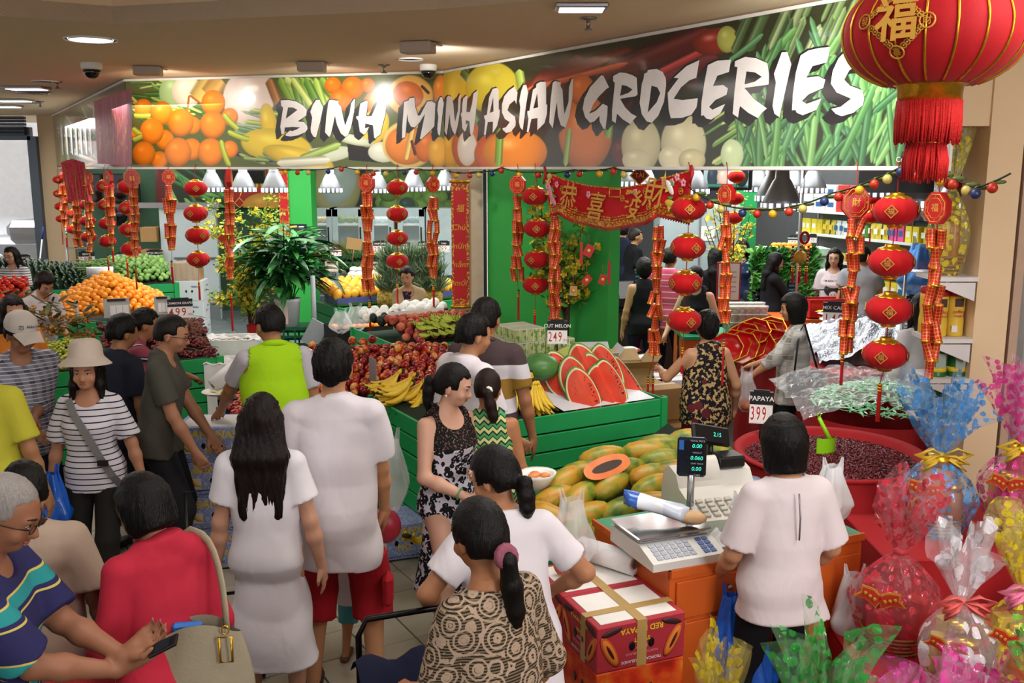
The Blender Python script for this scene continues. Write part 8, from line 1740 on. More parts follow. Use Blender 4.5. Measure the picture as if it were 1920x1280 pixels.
# tubs of eggs and nuts, noodles, basket, ornament
TUB=mat('clear_tub','e4e8e6',.15,alpha=.45,spec=.7);EGG=noisecol('quail_egg',[(.4,'c8bca0'),(.6,'8a7a60'),(.7,'5a4a38')],40,rough=.6)
tb=MB();tb.lathe([(.05,0),(.062,.07),(.066,.072),(.064,.08),(.001,.08)],14);tbm=tb.mesh('tub_shell');tbm.materials.append(TUB);eg=MB()
for i in range(14):a=i*2.4;eg.ball((.035*cos(a),.035*sin(a),.02+.03*(i%2)),.017,7,5)
egm=eg.mesh('nuts');egm.materials.append(EGG)
for k in range(30):
 i,j,l=k%5,(k//5)%2,k//10;p=G(1374+13.5*i,617-4*j,.93);p+=V3((0,.13*j,.085*l));e=E_('nut_tub',p,0,'stacked clear plastic tub of nuts behind the red trays','tub','stacked clear tubs of nuts');mobj('tub_shell',tbm,None,e);o=mobj('nuts',egm,None,e);o['kind']='stuff'
NOO=pat('noodle_bag',lambda nt:ramp(nt,mn(nt,'MULTIPLY_ADD',sepz(nt,tco(nt),0),3.,.5),[(0,'b81c1c'),(.22,'d8cfc0'),(.8,'d8d2c4'),(.85,'c83a30')],'CONSTANT'),.25,.5);nb_=MB().grid(lambda u,v:(.16*(2*u-1),.08*cos(v*6.283),.035+.035*sin(v*6.283)*min(1,6*u+.3,6*(1-u)+.3)),10,12).mesh('noodle_bag');nb_.materials.append(NOO)
for k,(px,py,z)in enumerate(((1176,612,.62),(1176,600,.69),(1176,588,.76),(1204,612,.62),(1206,601,.69),(1207,590,.76),(1170,576,.83))):p=V(px,py,9.0);p.z=z+.02;o=mobj('noodle_bag',nb_,None,None,p,(0,0,.1*k));tag(o,'red-ended bag of rice noodles stacked on the carton behind the partition','noodle bag','bags of rice noodles')
o=carton('noodle_carton',V3((V(1200,640,9.0).x+.06,9.05,0)),(.55,.40,.63),.1,'tall kraft carton carrying the noodle bags',CBL);text('↑ ↑',.08,PBLK,o,fmx((0,-.205,.5),(0,-1,0)))
e=E_('shopping_basket',V(1543,575,11.0),.1,'red plastic shopping basket at the checkout below the girl in the printed T-shirt','basket');e.location.z=.92;m=MB();[m.box(c,d)for c,d in(((0,-.14,.1),(.42,.01,.2)),((0,.14,.1),(.42,.01,.2)),((-.21,0,.1),(.01,.28,.2)),((.21,0,.1),(.01,.28,.2)),((0,0,.005),(.42,.28,.01)),((0,-.14,.20),(.45,.03,.02)))];m.obj('shell',mat('basket_red','b01420',.4),e);MB().tube([(-.2,0,.2),(-.2,0,.3),(.2,0,.3),(.2,0,.2)],.008,6).obj('handle',BLACK,e)
MB().box((.3,.3,.45),(1.3,.6,.9)).obj('counter',ORNG,None,V(1520,580,10.8)*1,label='orange counter carrying the red shopping basket',cat='counter').location.z=0
e=E_('fish_ornament',V(1502,452,8.6),0,'red knotted fish ornament with tassels hanging by the leafy greens','ornament');m=MB();m.tube([(.035*cos(a)+.03,0,.03+.05*sin(a))for a in np.linspace(0,6.28,15)[:-1]],.013,6,closed=1);m.obj('ring',REDP,e);MB().ball((0,0,-.14),.06,14,8,squash=(1,.4,1)).obj('medallion',GOLDP,e);MB().tube([(0,0,.05),(.0,0,1.45)],.003,4).obj('cord',CORD,e)
for k in(-1,0,1):m=MB();[m.ball((k*.07,0,-.05-.03*i),.013,6,4)for i in range(6)];m.obj('bead_string',REDP,e);tassel(e,V3((k*.06,0,-.22)),.16,.012,False)
# leafy greens and mandarins at the rear right
m=MB();rr=random.Random(13)
for i in range(2200):
 u,v=rr.random(),rr.random();p=G(1412+120*u,565-95*v,.95+.62*v);d=V3((rr.uniform(-1,1),rr.uniform(-1,.3),rr.uniform(-.3,1))).normalized();s_=d.orthogonal().normalized();l=rr.uniform(.06,.14);m.add([p,p+d*l*.5+s_*l*.28,p+d*l,p+d*l*.5-s_*l*.28],[(0,1,2,3)],smooth=0)
m.obj('leafy_greens',noisecol('leafy_green',[(.3,'2a6a2c'),(.55,'4c943e'),(.8,'8cc46a')],3,rough=.5),None,label='bank of leafy green vegetables behind the cashiers',cat='vegetables',kind='stuff')
MB().box((0,0,0),(1.6,.5,.9)).obj('greens_stand',mat('stand_dark_green','17603c',.6),None,(V(1470,520,11.8).x,12.0,.45),label='dark green stand under the leafy greens',cat='produce stand')
for k in range(26):o=mobj('orange',M_OR[0],None,None,G(1448+9*(k%9)+2*(k//9),475-7*(k//9),1.5+.03*(k//9)));o.scale=(1.3,)*3;tag(o,'mandarin in the pale crate above the leafy greens','mandarin','mandarins above the greens');o.name='mandarin'
MB().box((0,0,0),(1.0,.5,.1)).obj('mandarin_crate',mat('crate_pale','b8d0c0',.6),None,G(1484,470,1.4),label='pale green crate under the mandarins',cat='crate');MB().box((0,0,-.7),(.9,.4,1.3)).obj('stack',mat('crate_pale','',.6),bpy.data.objects['mandarin_crate'])
# back shelving along the right wall
Sa,Sb=V3((4.55,15.4,0)),V3((5.95,11.4,0));sd=(Sb-Sa);SL=sd.length;sd.normalize();sn=V3((sd.y,-sd.x,0));srz=math.atan2(sd.y,sd.x)
e=E_('grocery_shelves',Sa,srz,'long white grocery shelving along the right wall','shelving');BK=mat('shelf_back','8a8c8e',.6)
MB().box((SL/2,.42,1.15),(SL,.03,2.3)).obj('back_panel',BK,e)
zs=[.35,.80,1.22,1.60,1.95]
for z in zs:MB().box((SL/2,.2,z-.015),(SL,.42,.03)).obj('shelf_board',SH,e);MB().box((SL/2,-.012,z-.015),(SL,.006,.034)).obj('price_rail',mat('rail_white','d8dcd8',.4),e)
for k in range(5):MB().box((SL*k/4,.41,1.15),(.04,.05,2.3)).obj('upright',STEEL,e)
def shelfpt(t,dp,z):return Sa+sd*t+sn*-dp*1+V3((0,0,z))if False else Sa+sd*t+V3((-sd.y,sd.x,0))*dp+V3((0,0,z))
cols6=[('d8c83a','yellow'),('c8b83a','mustard'),('d6dcd8','white'),('b8342c','red'),('4a8a3c','green'),('d8e0dc','pale'),('c84a8a','pink'),('5a3424','brown')]
PM={}
def product(kind,ci,w_,h_):
 k=(kind,ci,round(w_,2),round(h_,2))
 if k not in PM:
  m=MB();c_=mat('pack_'+cols6[ci][1],cols6[ci][0],.4)
  if kind=='box':m.box((0,0,h_/2),(w_,.14,h_),bev=.004)
  elif kind=='bag':m.grid(lambda u,v:((u-.5)*w_*(1-.1*sin(PI*v)),.05*sin(PI*u)*sin(PI*v),h_*v),6,6);m.grid(lambda u,v:((u-.5)*w_*(1-.1*sin(PI*v)),-.05*sin(PI*u)*sin(PI*v),h_*v),6,6)
  else:m.lathe([(w_*.46,0),(w_*.5,.01),(w_*.5,h_*.8),(w_*.4,h_*.88),(w_*.4,h_),(.001,h_)],12)
  m.box((0,-.073 if kind=='box' else-w_*.5-.001 if kind=='jar' else-.054,h_*.5),(w_*.6,.002,h_*.35),1);me=m.mesh('pack');me.materials.append(c_);me.materials.append(mat('pack_label_'+str((ci*3)%4),('e6e2d8','b82c2c','2c5a8a','d8b83a')[(ci*3)%4],.5));PM[k]=me
 return PM[k]
rows=[(zs[4],'box',[2,3,2,5],.26,.20,2,'carton','cartons on the top shelf'),(zs[3],'mix',[0,1,2,4,0,6],.12,.22,1,'packet','packets on the second shelf'),(zs[2],'jar',[7,3,7,1],.085,.14,1,'jar','jars on the third shelf'),(zs[1],'box',[0,2,0,4],.14,.22,1,'packet','packets on the fourth shelf')]
for z,kd,cs,w_,h_,lv,nm,grp in rows:
 n_=int(SL/(w_*1.08))
 for i in range(n_):
  for l in range(lv):
   ci=cs[(i//3)%len(cs)];k_=kd if kd!='mix' else('box','bag','jar','bag')[(i//4)%4];hh=h_*(1 if k_!='jar' else .85);t=(i+.5)*w_*1.08
   o=mobj('grocery_'+nm,product(k_,ci,w_,hh),None,None,shelfpt(t,.12+.03*random.random(),z+l*hh),(0,0,srz+ru(-.06,.06)));tag(o,cols6[ci][1]+' '+nm+' in the row on the '+grp.split('the ')[1]+' of the right wall',nm,cols6[ci][1]+' '+grp)
   # far back wall shelf with egg trays and stacked cartons, gift baskets on top
e=E_('rear_rack',(V(1478,500,18.3).x,18.3,0),0,'wire rack with brown egg trays behind the man in black at the very back','rack')
for q in range(5):MB().box((.4,.2,.4+.38*q),(2.6,.5,.02)).obj('shelf',SH,e)
for i in range(22):
 for q in range(3):o=MB().box((0,0,.11),(.10,.3,.2),bev=.01).obj('egg_pack',mat('egg_pack_tan','b8a888',.7),None,(V(1478,500,18.3).x-.8+.115*i,18.45,1.17+.38*q))if(i,q)==(0,0)else mobj('egg_pack',bpy.data.meshes['egg_pack'],None,None,(V(1478,500,18.3).x-.8+.115*i,18.45,.795+.38*q+.025));o.location.z=.42+.38*(q+1);tag(o,'tan carton pack on the wire rack at the very back','pack','tan packs on the rear rack')
for k in range(12):o=carton('brown_case',V3((V(1400+16*(k%4),400,18.6).x,18.7,.45*(k//4)+.3)),(.42,.4,.43),0,'brown case in the wall of cases behind the right green column',mat('case_brown','8a6a50',.8),'brown cases at the back')
MB().box((0,0,.15),(2.2,.6,.3)).obj('pallet',CB,None,(V(1424,400,18.6).x,18.7,0),label='low wooden pallet under the brown cases',cat='pallet')
tp=shelfpt(2.5,.2,2.3)
for k,(px,py,Y,c,w_,h_)in enumerate(((1668,372,12.6,'d8609a',.34,.5),(1692,360,12.4,'2f9a4c',.4,.62),(1722,368,12.1,'3f7ed0',.36,.6),(1760,390,11.8,'d8dce0',.42,.5))):
 p=V(px,py,Y);p.z=1.96 if k!=3 else 1.96;bk(p,w_,h_,c,('pink','dark green','blue','clear')[k]+'-wrapped gift basket on the top shelf at the back right',30+k,'mix',.55,tagc=0,bow='d84a7a' if k<2 else None)
for k in range(8):e=MB().lathe([(.001,0),(.045,0),(.048,.02),(.046,.16),(.02,.22),(.02,.25),(.001,.25)],14).obj('oil_bottle',mat('oil_yellow','d0b83a',.15,alpha=.9),None,V(1770+9*(k%4),512+62*(k//4),7.6+.12*(k%2)));tag(e,'bottle of yellow oil on the '+('upper' if k<4 else 'lower')+' wire shelf behind the firecrackers','bottle',('upper' if k<4 else 'lower')+' oil bottles');e.location.z=V(1780,512+62*(k//4),7.6).z
e=E_('wire_shelf',(V(1740,520,7.6).x,7.6,0),.1,'chrome wire shelving with oil bottles behind the firecrackers','shelving')
for py in(512,574,640):
 z=V(1780,py,7.6).z-.015;m=MB();[m.tube([(0,y,z),(.7,y,z)],.005,5)for y in np.linspace(-.1,.35,9)];[m.tube([(x,-.1,z),(x,.35,z)],.006,5)for x in(0,.23,.46,.7)];m.obj('wire_deck',STEEL,e)
for x in(0,.7):
 for y in(-.1,.35):MB().cyl((x,y,0),(x,y,1.9),.012,n=8).obj('post',STEEL,e)
PB('blue_bag',V(1722,565,8.3),.36,.50,'translucent blue carrier bag held near the wire shelving',mat('blue_translucent','5a9ae0',.3,alpha=.7),41)
m=MB().cyl((0,0,-.9),(0,0,2.7),.018,n=10).obj('steel_pole',STEEL,None,(V(1501,400,11.0).x,11.0,.9));tag(m,'thin steel pole rising from the checkout beside the pendant lamps','pole')
# ================================================================ people
def pp(label,px,ytop,h,face,Y=None,Lw=None,Rw=None,dx=0,**k):
 """place a figure by the photograph point of the top of the head"""
 q=G(px,ytop,h)if Y is None else V(px,ytop,Y);x,y=q.x+dx,q.y;s=h/1.70;a=radians(face)
 def tl(w,sd):
  W=V(*w[:3])if len(w)>2 else w;d=V3((W.x-x,W.y-y,0));c,s_=cos(-a),sin(-a);lx,ly=d.x*c-d.y*s_,d.x*s_+d.y*c;t=(sd*lx/s,ly/s,W.z/s);return t+((w[3],)if len(w)>3 else())
 if Lw:k['L']=tl(Lw,-1)
 if Rw:k['R']=tl(Rw,1)
 return person(label,x,y,face,h,**k)
def stripes(name,stops,period,ax=2,rough=.85,base=None,rot=(0,0,0)):
 def f(nt):
  z=sepz(nt,tco(nt,(1,1,1),rot),ax);return ramp(nt,mn(nt,'FRACT',mn(nt,'MULTIPLY',z,1/period)),stops,'CONSTANT')
 return pat(name,f,rough,.2,.12,500.)
def leop(nt):
 co=tco(nt);nz=nd(nt,NZ,{'Vector':co,'Scale':16.,'Detail':2.});cv=nd(nt,'ShaderNodeVectorMath',{0:co,1:nz.outputs['Color']},operation='ADD');cv2=nd(nt,'ShaderNodeMix',{0:.07},data_type='VECTOR');nt.links.new(co,cv2.inputs[4]);nt.links.new(nz.outputs['Color'],cv2.inputs[5])
 v=nd(nt,'ShaderNodeTexVoronoi',{'Vector':cv2.outputs[1],'Scale':30.});n2=nd(nt,NZ,{'Vector':co,'Scale':45.}).outputs[0]
 ring=mn(nt,'LESS_THAN',v.outputs['Distance'],.56);hole=mn(nt,'MULTIPLY',mn(nt,'LESS_THAN',v.outputs['Distance'],.2),mn(nt,'GREATER_THAN',n2,.5));gap=mn(nt,'GREATER_THAN',n2,.33)
 yoke=mixc(nt,mn(nt,'GREATER_THAN',nd(nt,NZ,{'Vector':co,'Scale':110.}).outputs[0],.60),'0f0d10','7a5c4c')
 return mixc(nt,mn(nt,'GREATER_THAN',sepz(nt,co),1.165),mixc(nt,mn(nt,'MULTIPLY',mn(nt,'SUBTRACT',ring,hole),gap),'c9c6d2','17151c'),yoke)
def chev(nt):
 co=tco(nt);x=sepz(nt,co,0);z=sepz(nt,co);zz=mn(nt,'ADD',z,mn(nt,'MULTIPLY',mn(nt,'ABSOLUTE',mn(nt,'SUBTRACT',mn(nt,'FRACT',mn(nt,'MULTIPLY',x,22.)),.5)),.045));return ramp(nt,mn(nt,'FRACT',mn(nt,'MULTIPLY',zz,18.)),[(0,'c8cc86'),(.35,'1f4a34'),(.5,'4f9a5c'),(.8,'22302a')],'CONSTANT')
def floral(nt):
 co=tco(nt);v=nd(nt,NZ,{'Vector':co,'Scale':42.,'Detail':2.}).outputs[0];r=nd(nt,'ShaderNodeTexVoronoi',{'Vector':co,'Scale':7.5}).outputs['Distance']
 return mixc(nt,mn(nt,'LESS_THAN',r,.26),mixc(nt,mn(nt,'GREATER_THAN',v,.54),'17141a','b89c68'),'5e1f2a')
def lace(nt):
 co=tco(nt);v=nd(nt,'ShaderNodeTexVoronoi',{'Vector':co,'Scale':15.});d=v.outputs['Distance'];n=nd(nt,NZ,{'Vector':co,'Scale':60.,'Detail':2.}).outputs[0];rg=mn(nt,'GREATER_THAN',mn(nt,'SINE',mn(nt,'ADD',mn(nt,'MULTIPLY',d,26.),mn(nt,'MULTIPLY',n,4.))),.25);net=mn(nt,'GREATER_THAN',mn(nt,'SINE',mn(nt,'MULTIPLY',sepz(nt,co),700.)),.2)
 return mixc(nt,mn(nt,'MAXIMUM',rg,mn(nt,'LESS_THAN',d,.16)),mixc(nt,net,'2e2620','7a6850'),'a8917c')
def plaid(a,b,c,f1,name,d=None):
 def g(nt):
  co=tco(nt);s1=mn(nt,'GREATER_THAN',mn(nt,'SINE',mn(nt,'MULTIPLY',mn(nt,'ADD',sepz(nt,co,0),sepz(nt,co,1)),f1)),.1);s2=mn(nt,'GREATER_THAN',mn(nt,'SINE',mn(nt,'MULTIPLY',sepz(nt,co),f1)),.1);s3=mn(nt,'GREATER_THAN',mn(nt,'SINE',mn(nt,'MULTIPLY',sepz(nt,co),f1*3)),.75)
  return mixc(nt,s3,mixc(nt,mn(nt,'MULTIPLY',mn(nt,'ADD',s1,s2),.5),a,b),c)
 return pat(name,g,.85,.2,.12,500.)
def camo(nt):return ramp(nt,nd(nt,NZ,{'Vector':tco(nt),'Scale':18.}).outputs[0],[(.3,'1c3a8c'),(.5,'7fc89a'),(.58,'2a4aa0'),(.7,'15245c')],'CONSTANT')
WT=cloth('white_tee','dcd6dc');WD=cloth('white_dress','dedadf');BK2=cloth('black','15151a');NV=cloth('navy','1b2034');RS=cloth('red_shorts','a31c26')
LEO=pat('leopard_print',leop,.8);CHV=pat('chevron_print',chev,.8);FLO=pat('brocade_vest',floral,.7);LACE=pat('lace_print',lace,.85,bump=.6,bs=120)
STRW=stripes('white_navy_stripes',[(0,'d9d4dc'),(.80,'23233c')],.034);POLO=stripes('mustard_polo',[(0,'4a3c3e'),(.18,'d4d0d6'),(.36,'8d6c2c'),(.62,'cfcbd2'),(.80,'4a3c3e')],.50);REDP_=stripes('red_striped_polo',[(0,'9c4a5c'),(.62,'1e2140'),(.72,'d8ccd4'),(.80,'1e2140'),(.86,'9c4a5c')],.105,rot=(0,.5,0))
TEAL=stripes('teal_navy_stripes',[(0,'2b2a55'),(.38,'c8b45c'),(.42,'2b2a55'),(.50,'2b8c8e'),(.72,'2b8c8e'),(.74,'c8b45c'),(.78,'2b2a55')],.155);PINKP=stripes('pink_polo',[(0,'c2526c'),(.86,'d8c4cc')],.065);STRK=stripes('thin_stripe_tee',[(0,'d8d4d4'),(.6,'6a6468')],.03)
N1,N2_,N3=.0088,.0112,.0155
# --- front rows
P=pp('man seen from behind in plain white T-shirt and red cargo shorts',622,640,1.80,2,sex='m',vox=N1,seed=3,skin='b98560',top=dict(mat=WT,hem=.66,sleeve=.78,drop=1.04,fold=.008),bot=dict(kind='shorts',mat=RS,hem=.355,flare=.035,fold=.006),hair=('short','120d0c',{'vol':1.5}),legs=[(-.14,.0,.085),(.15,.03,.085)],R=(.20,.17,.84),L=(.24,.10,.84),shoes='3a2a22')
MB().box((.0,0,0),(.05,.10,.16),bev=.02).obj('cargo_pocket',RS,P['root'],(.235,.0,.56))
pp('small child in teal shorts standing beyond the legs of the man in red shorts',664,1000,.95,-10,Y=4.78,sex='m',vox=N2_,seed=6,child=1.35,skin='a9714c',top=dict(mat=WT,hem=.62,sleeve=.7),bot=dict(kind='shorts',mat=cloth('teal_shorts','4a8a90'),hem=.34,flare=.03),shoes='5a3a28')
PB('blue_bag',V(104,1010,5.3),.22,.40,'blue carrier bag beside the legs of the woman in the bucket hat',BLU,71)
pp('young woman from behind in a white T-shirt dress with long dark brown hair',488,742,1.60,4,vox=N1,seed=5,skin='c08f74',top=dict(mat=WD,hem=.36,sleeve=.62,w=.215,d=.17,fold=.010,name='dress'),bot=None,hair=('long','1f1210',{'len':.29,'w':.125,'tap':1.0,'front':0}),L=(.27,.02,.76),R=(.27,.0,.78))
P=pp('woman in black and white leopard print dress holding a red wallet',838,680,1.60,-138,vox=N1,seed=7,skin='c99a82',turn=(38,16),top=dict(mat=LEO,hem=.40,sleeve=0,fit=1,fold=.005,name='dress',w=.20,d=.165,neck=.095,dip=(0,.075,1.43)),bot=None,hair=('tail','14100f',{'len':.24,'z':.09}),shoes='2a2024',R=(.10,.27,1.02,(.7,-.6,-.6)),L=(.02,.24,1.14,(.8,-.3,-.8)),palm={'R':(.0,.3,1)},hands=(.9,.75))
MB().tube([P['hp']((.012*cos(a),-.112,.088+.012*sin(a)))for a in np.linspace(0,6.28,9)[:-1]],.016,6,closed=1).obj('scrunchie',mat('scrunchie_brown','4a2410',.7),P['root'])
for k in('R',):
 w_=P['arms'][k][2];e_=P['arms'][k][1];d_=(w_-e_).normalized();c_=w_-d_*.03;MB().tube([c_+(d_.orthogonal().normalized()*cos(a)+d_.cross(d_.orthogonal().normalized())*sin(a))*.030 for a in np.linspace(0,6.28,15)[:-1]],.0045,5,closed=1).obj('bracelet',mat('jade','3f9a70',.3),P['root'])
 wm=P['root'].matrix_basis@(w_+d_*.10)
 e=E_('wallet',wm,0,'red leather wallet in the hand of the woman in leopard dress','wallet');MB().box((0,0,0),(.055,.05,.12),bev=.012).obj('case',mat('wallet_red','b00f20',.3,coat=.4),e,(.035,-.005,-.01),(.1,.2,-.3));MB().box((-.002,-.02,-.01),(.012,.012,.09)).obj('clasp',STEEL,e)
MB().ball(P['hp']((.084,-.004,.035)),.006,8,6).obj('pearl_earring',WHITE,P['root'])
P=pp('woman in green chevron tank top with reddish brown ponytail, seen from behind',906,694,1.53,6,vox=N2_,seed=8,skin='a9714c',dx=.02,turn=(-12,20),top=dict(mat=CHV,hem=.72,sleeve=0,fit=1,neck=.08,arm=.085),bot=dict(mat=cloth('denim_dark','232a3c')),hair=('tail','2a1410',{'len':.26,'z':.06,'dx':.05}))
MB().tube([P['hp']((.02+.016*cos(a),-.105,.06+.016*sin(a)))for a in np.linspace(0,6.28,9)[:-1]],.010,6,closed=1).obj('hair_tie',WHITE,P['root'])
P=pp('man in white T-shirt behind the leopard dress, looking right over the bananas',862,590,1.76,-52,sex='m',vox=N2_,seed=9,girth=1.15,skin='b07c58',turn=(-8,10),lean=6,top=dict(mat=WT,hem=.78,sleeve=.8,fold=.007),bot=dict(mat=BK2),hair=('short','100c0b',{'vol':1.2}),L=(.30,.12,.84),R=(.16,.30,.95))
P=pp('man from behind in a white, mustard and brown striped polo shirt',910,560,1.80,-6,sex='m',vox=N2_,seed=10,skin='a5714e',turn=(-10,4),top=dict(mat=POLO,hem=.80,sleeve=.75,fold=.006),bot=dict(mat=BK2),hair=('short','15110f',{'vol':1.1}),R=(.29,.06,.79),L=(.25,.05,.8))
MB().tube([V3(P['T']((.062*cos(a),-.018+.058*sin(a),1.455-.02*sin(a))))for a in np.linspace(0,6.28,17)[:-1]],.018,6,closed=1).obj('collar',cloth('collar_brown','4a3c3e'),P['root'])
P=pp('worker from behind in lime yellow high-visibility top, hand on a banana box',512,573,1.76,22,sex='m',vox=N2_,seed=11,girth=1.1,skin='a5714e',turn=(18,14),lean=8,top=dict(mat=cloth('lime_vest','a4d41c'),hem=1.0,sleeve=.0,drop=1.05,arm=.07,neck=.07),bot=dict(mat=NV,waist=1.03),hair=('short','14100e',{}),L=(.30,.42,.98,(.6,-.4,-.6)),R=(.22,.2,.9),palm={'L':(0,.1,-1)},hands=(.15,.5))
for a in P['arms'].values():C=Fd();C.rc(a[0],a[0]+(a[1]-a[0])*.72,.056,.060,.02,cap=True);mobj('grey_sleeve',C.mesh('grey_sleeve',N2_,.008),cloth('sleeve_grey','b9b4bd'),P['root'])
C=Fd();C.st([(r[0],r[1],r[2],max(r[3],.165)*1.06,max(r[4],.115)*1.06)for r in P['torso'][1:4]],.03,P['o'],P['RL']);mobj('navy_panel',C.mesh('navy_panel',N2_,.012,lambda D,X,Y,Z:np.maximum(D+folds(.006,6)(X,Y,Z),np.maximum(Z-1.07*P['s'],.86*P['s']-Z))),NV,P['root'])
MB().tube([V3(P['T']((.066*cos(a),-.018+.06*sin(a),1.45-.02*sin(a))))for a in np.linspace(0,6.28,17)[:-1]],.024,6,closed=1).obj('collar',cloth('lime_vest','a4d41c'),P['root'])
P=pp('man in grey-green T-shirt and dark sweatpants with spectacles, looking right',300,588,1.72,-82,sex='m',vox=N2_,seed=12,skin='a9765a',turn=(0,12),lean=7,top=dict(mat=cloth('grey_green_tee','4a4840'),hem=.84,sleeve=.72,fold=.007),bot=dict(mat=cloth('charcoal_sweats','1d1d22'),flare=.02),hair=('crop','1a1513',{'vol':1.6}),R=(.18,.26,.82),L=(.12,.28,.9),dx=-.05);glasses(P)
text('S',.19,mat('print_grey','54545a',.7),P['root'],fmx((.176,-.02,.66),(1,-.1,0),(0,1,0)),bold=.03);text('r',.17,mat('print_grey','',.7),P['root'],fmx((.164,-.02,.52),(1,-.1,0),(0,1,0)),bold=.03)
pp('man in red polo shirt with navy and white stripes, reaching for the tasting plate',290,606,1.64,-62,Y=6.72,dx=-.27,sex='m',vox=N2_,seed=13,girth=1.2,skin='a06c48',lean=16,turn=(0,10),top=dict(mat=REDP_,hem=.80,sleeve=1.0,fold=.006),bot=dict(mat=NV),hair=('short','14100e'),Rw=(404,728,7.28,(.5,-.3,-.8)),palm={'R':(0,.2,-1)},L=(.2,.2,.85))
pp('young man from behind in a dark navy T-shirt, by the green grapes',196,593,1.64,-28,sex='m',vox=N2_,seed=14,skin='9c6a48',turn=(-12,14),lean=6,top=dict(mat=cloth('navy_tee','262a38'),hem=.8,sleeve=.75),bot=dict(mat=cloth('dark_shorts','20222a'),hem=.4,kind='shorts',flare=.03),hair=('short','0d0a0a',{'vol':1.7}),R=(.25,.06,.8),dx=.03)
P=pp('woman walking towards the viewer in white bucket hat and striped T-shirt',160,662,1.54,-174,vox=N1,seed=15,skin='b57f62',turn=(4,0),top=dict(mat=STRW,hem=.80,sleeve=.85,drop=.95,neck=.098,dip=(0,.05,1.455),fold=.005,wide=.012),bot=dict(mat=cloth('dark_olive','22201c'),hem=.27,flare=.01),hair=('long','17100e',{'len':.06,'w':.08}),legs=[(-.09,.16,.085),(.10,-.10,.10)],R=(.30,-.02,.80),L=(.33,.03,.79),shoes='8a3a24')
HATM=cloth('cream_hat','c9b9ac');hp,S=P['hp'],P['S'];Rm=MT(hp((0,0,0)))@Matrix(P['Rh']).to_4x4()
m=MB();m.lathe([(.001,.235),(.055,.232),(.083,.215),(.094,.185),(.100,.135),(.105,.125),(.150,.085),(.152,.082),(.103,.118)],36,cap=0,M=Rm@MT((0,.0,.034))@MR(.10,4,'X')@Matrix.Diagonal((.97,1.08,1,1)),wob=lambda a,z:1+(.03*sin(3*a+1)if z<.1 else 0));m.obj('bucket_hat',HATM,P['root'])
GS=mat('strap_grey','7c7a7c',.7);T=P['T'];m=MB();pts=[T((.10,.085,1.42)),T((.05,.150,1.33)),T((-.01,.178,1.24)),T((-.06,.182,1.14)),T((-.10,.180,1.05)),T((-.16,.155,.92)),T((-.205,.09,.82))]
for a,b in zip(pts,pts[1:]):a,b=V3(a),V3(b);d=(b-a).normalized();sx_=d.cross(V3((0,1,0))).normalized()*.022;m.add([a-sx_,a+sx_,b+sx_,b-sx_,a-sx_+V3((0,.004,0)),a+sx_+V3((0,.004,0)),b+sx_+V3((0,.004,0)),b-sx_+V3((0,.004,0))],[(4,5,6,7),(0,3,2,1),(0,1,5,4),(2,3,7,6),(1,2,6,5),(3,0,4,7)],smooth=0)
m.obj('bag_strap',GS,P['root']);MB().box(V3(T((-.115,.188,1.02))),(.06,.012,.035)).obj('strap_buckle',mat('buckle_dark','33302e',.4,metal=.6),P['root']);MB().box(V3(T((-.215,.05,.74))),(.07,.20,.20),bev=.02).obj('shoulder_bag',mat('bag_charcoal','2a2a2e',.6),P['root'])
# --- far left
P=pp('man in white cap and grey checked shirt carrying a small child',30,588,1.70,-138,sex='m',vox=N2_,seed=16,skin='96664c',turn=(10,18),top=dict(mat=plaid('8a8a98','4a4a5c','c8c4cc',90,'grey_check'),hem=.8,sleeve=1.5),bot=dict(mat=NV),hair=('short','1a1513'),L=(-.02,.26,1.08),R=(.05,.28,1.02));glasses(P)
hp,Rh=P['hp'],P['Rh'];Rm=MT(hp((0,0,0)))@Matrix(Rh).to_4x4();CAPM=cloth('white_cap','c6bcb4');m=MB();m.lathe([(.100,.125),(.102,.15),(.092,.19),(.06,.22),(.001,.232)],28,cap=0,M=Rm@Matrix.Diagonal((.93,1.08,1,1)));m.grid(lambda u,v:Rm@V3((.085*(2*u-1)*(1-.25*v),.075+.11*v+.02*sin(PI*u),.140-.03*v-.02*(2*u-1)**2)),14,6);m.obj('cap',CAPM,P['root'])
lg_=mat('logo_navy','2a3a5c',.5);fm=Rm@fmx((.012,.106,.172),(.1,1,.25));text('Abbott',.024,lg_,P['root'],fm@MT((.028,.002,.002)),name='cap_lettering',bold=.01)
MB().tube([fm@V3(q)for q in((-.052,.012,.003),(-.026,.012,.003),(-.024,.0,.003),(-.026,-.010,.003),(-.046,-.010,.003),(-.050,-.004,.003),(-.046,.002,.003),(-.032,.002,.003))],.0022,4).obj('cap_logo',lg_,P['root'])
q=P['root'].location;pc=person('small child in white T-shirt and blue patterned shorts carried at the left edge',q.x-.13,q.y-.20,65,1.0,'m',N2_,z=.62,lean=10,turn=(20,0),child=1.35,skin='b07c5c',top=dict(mat=WT,hem=.78,sleeve=.8),bot=dict(mat=pat('blue_camo',camo,.8),kind='shorts',hem=.45,flare=.04),hair=('short','16110f'),legs=[(-.12,.30,.45),(.14,.28,.42)],L=(.25,.3,1.1),R=(.3,.22,1.2),shoes=None,seed=17)
pp('woman in an orange long-sleeved top half hidden behind the white cap',20,553,1.62,-150,vox=N2_,seed=18,skin='b98468',turn=(15,12),top=dict(mat=cloth('orange_top','b86a20'),hem=.8,sleeve=1.4,fit=1),bot=dict(mat=BK2),hair=('long','1a100e',{'len':.15}),L=(.2,.25,.95))
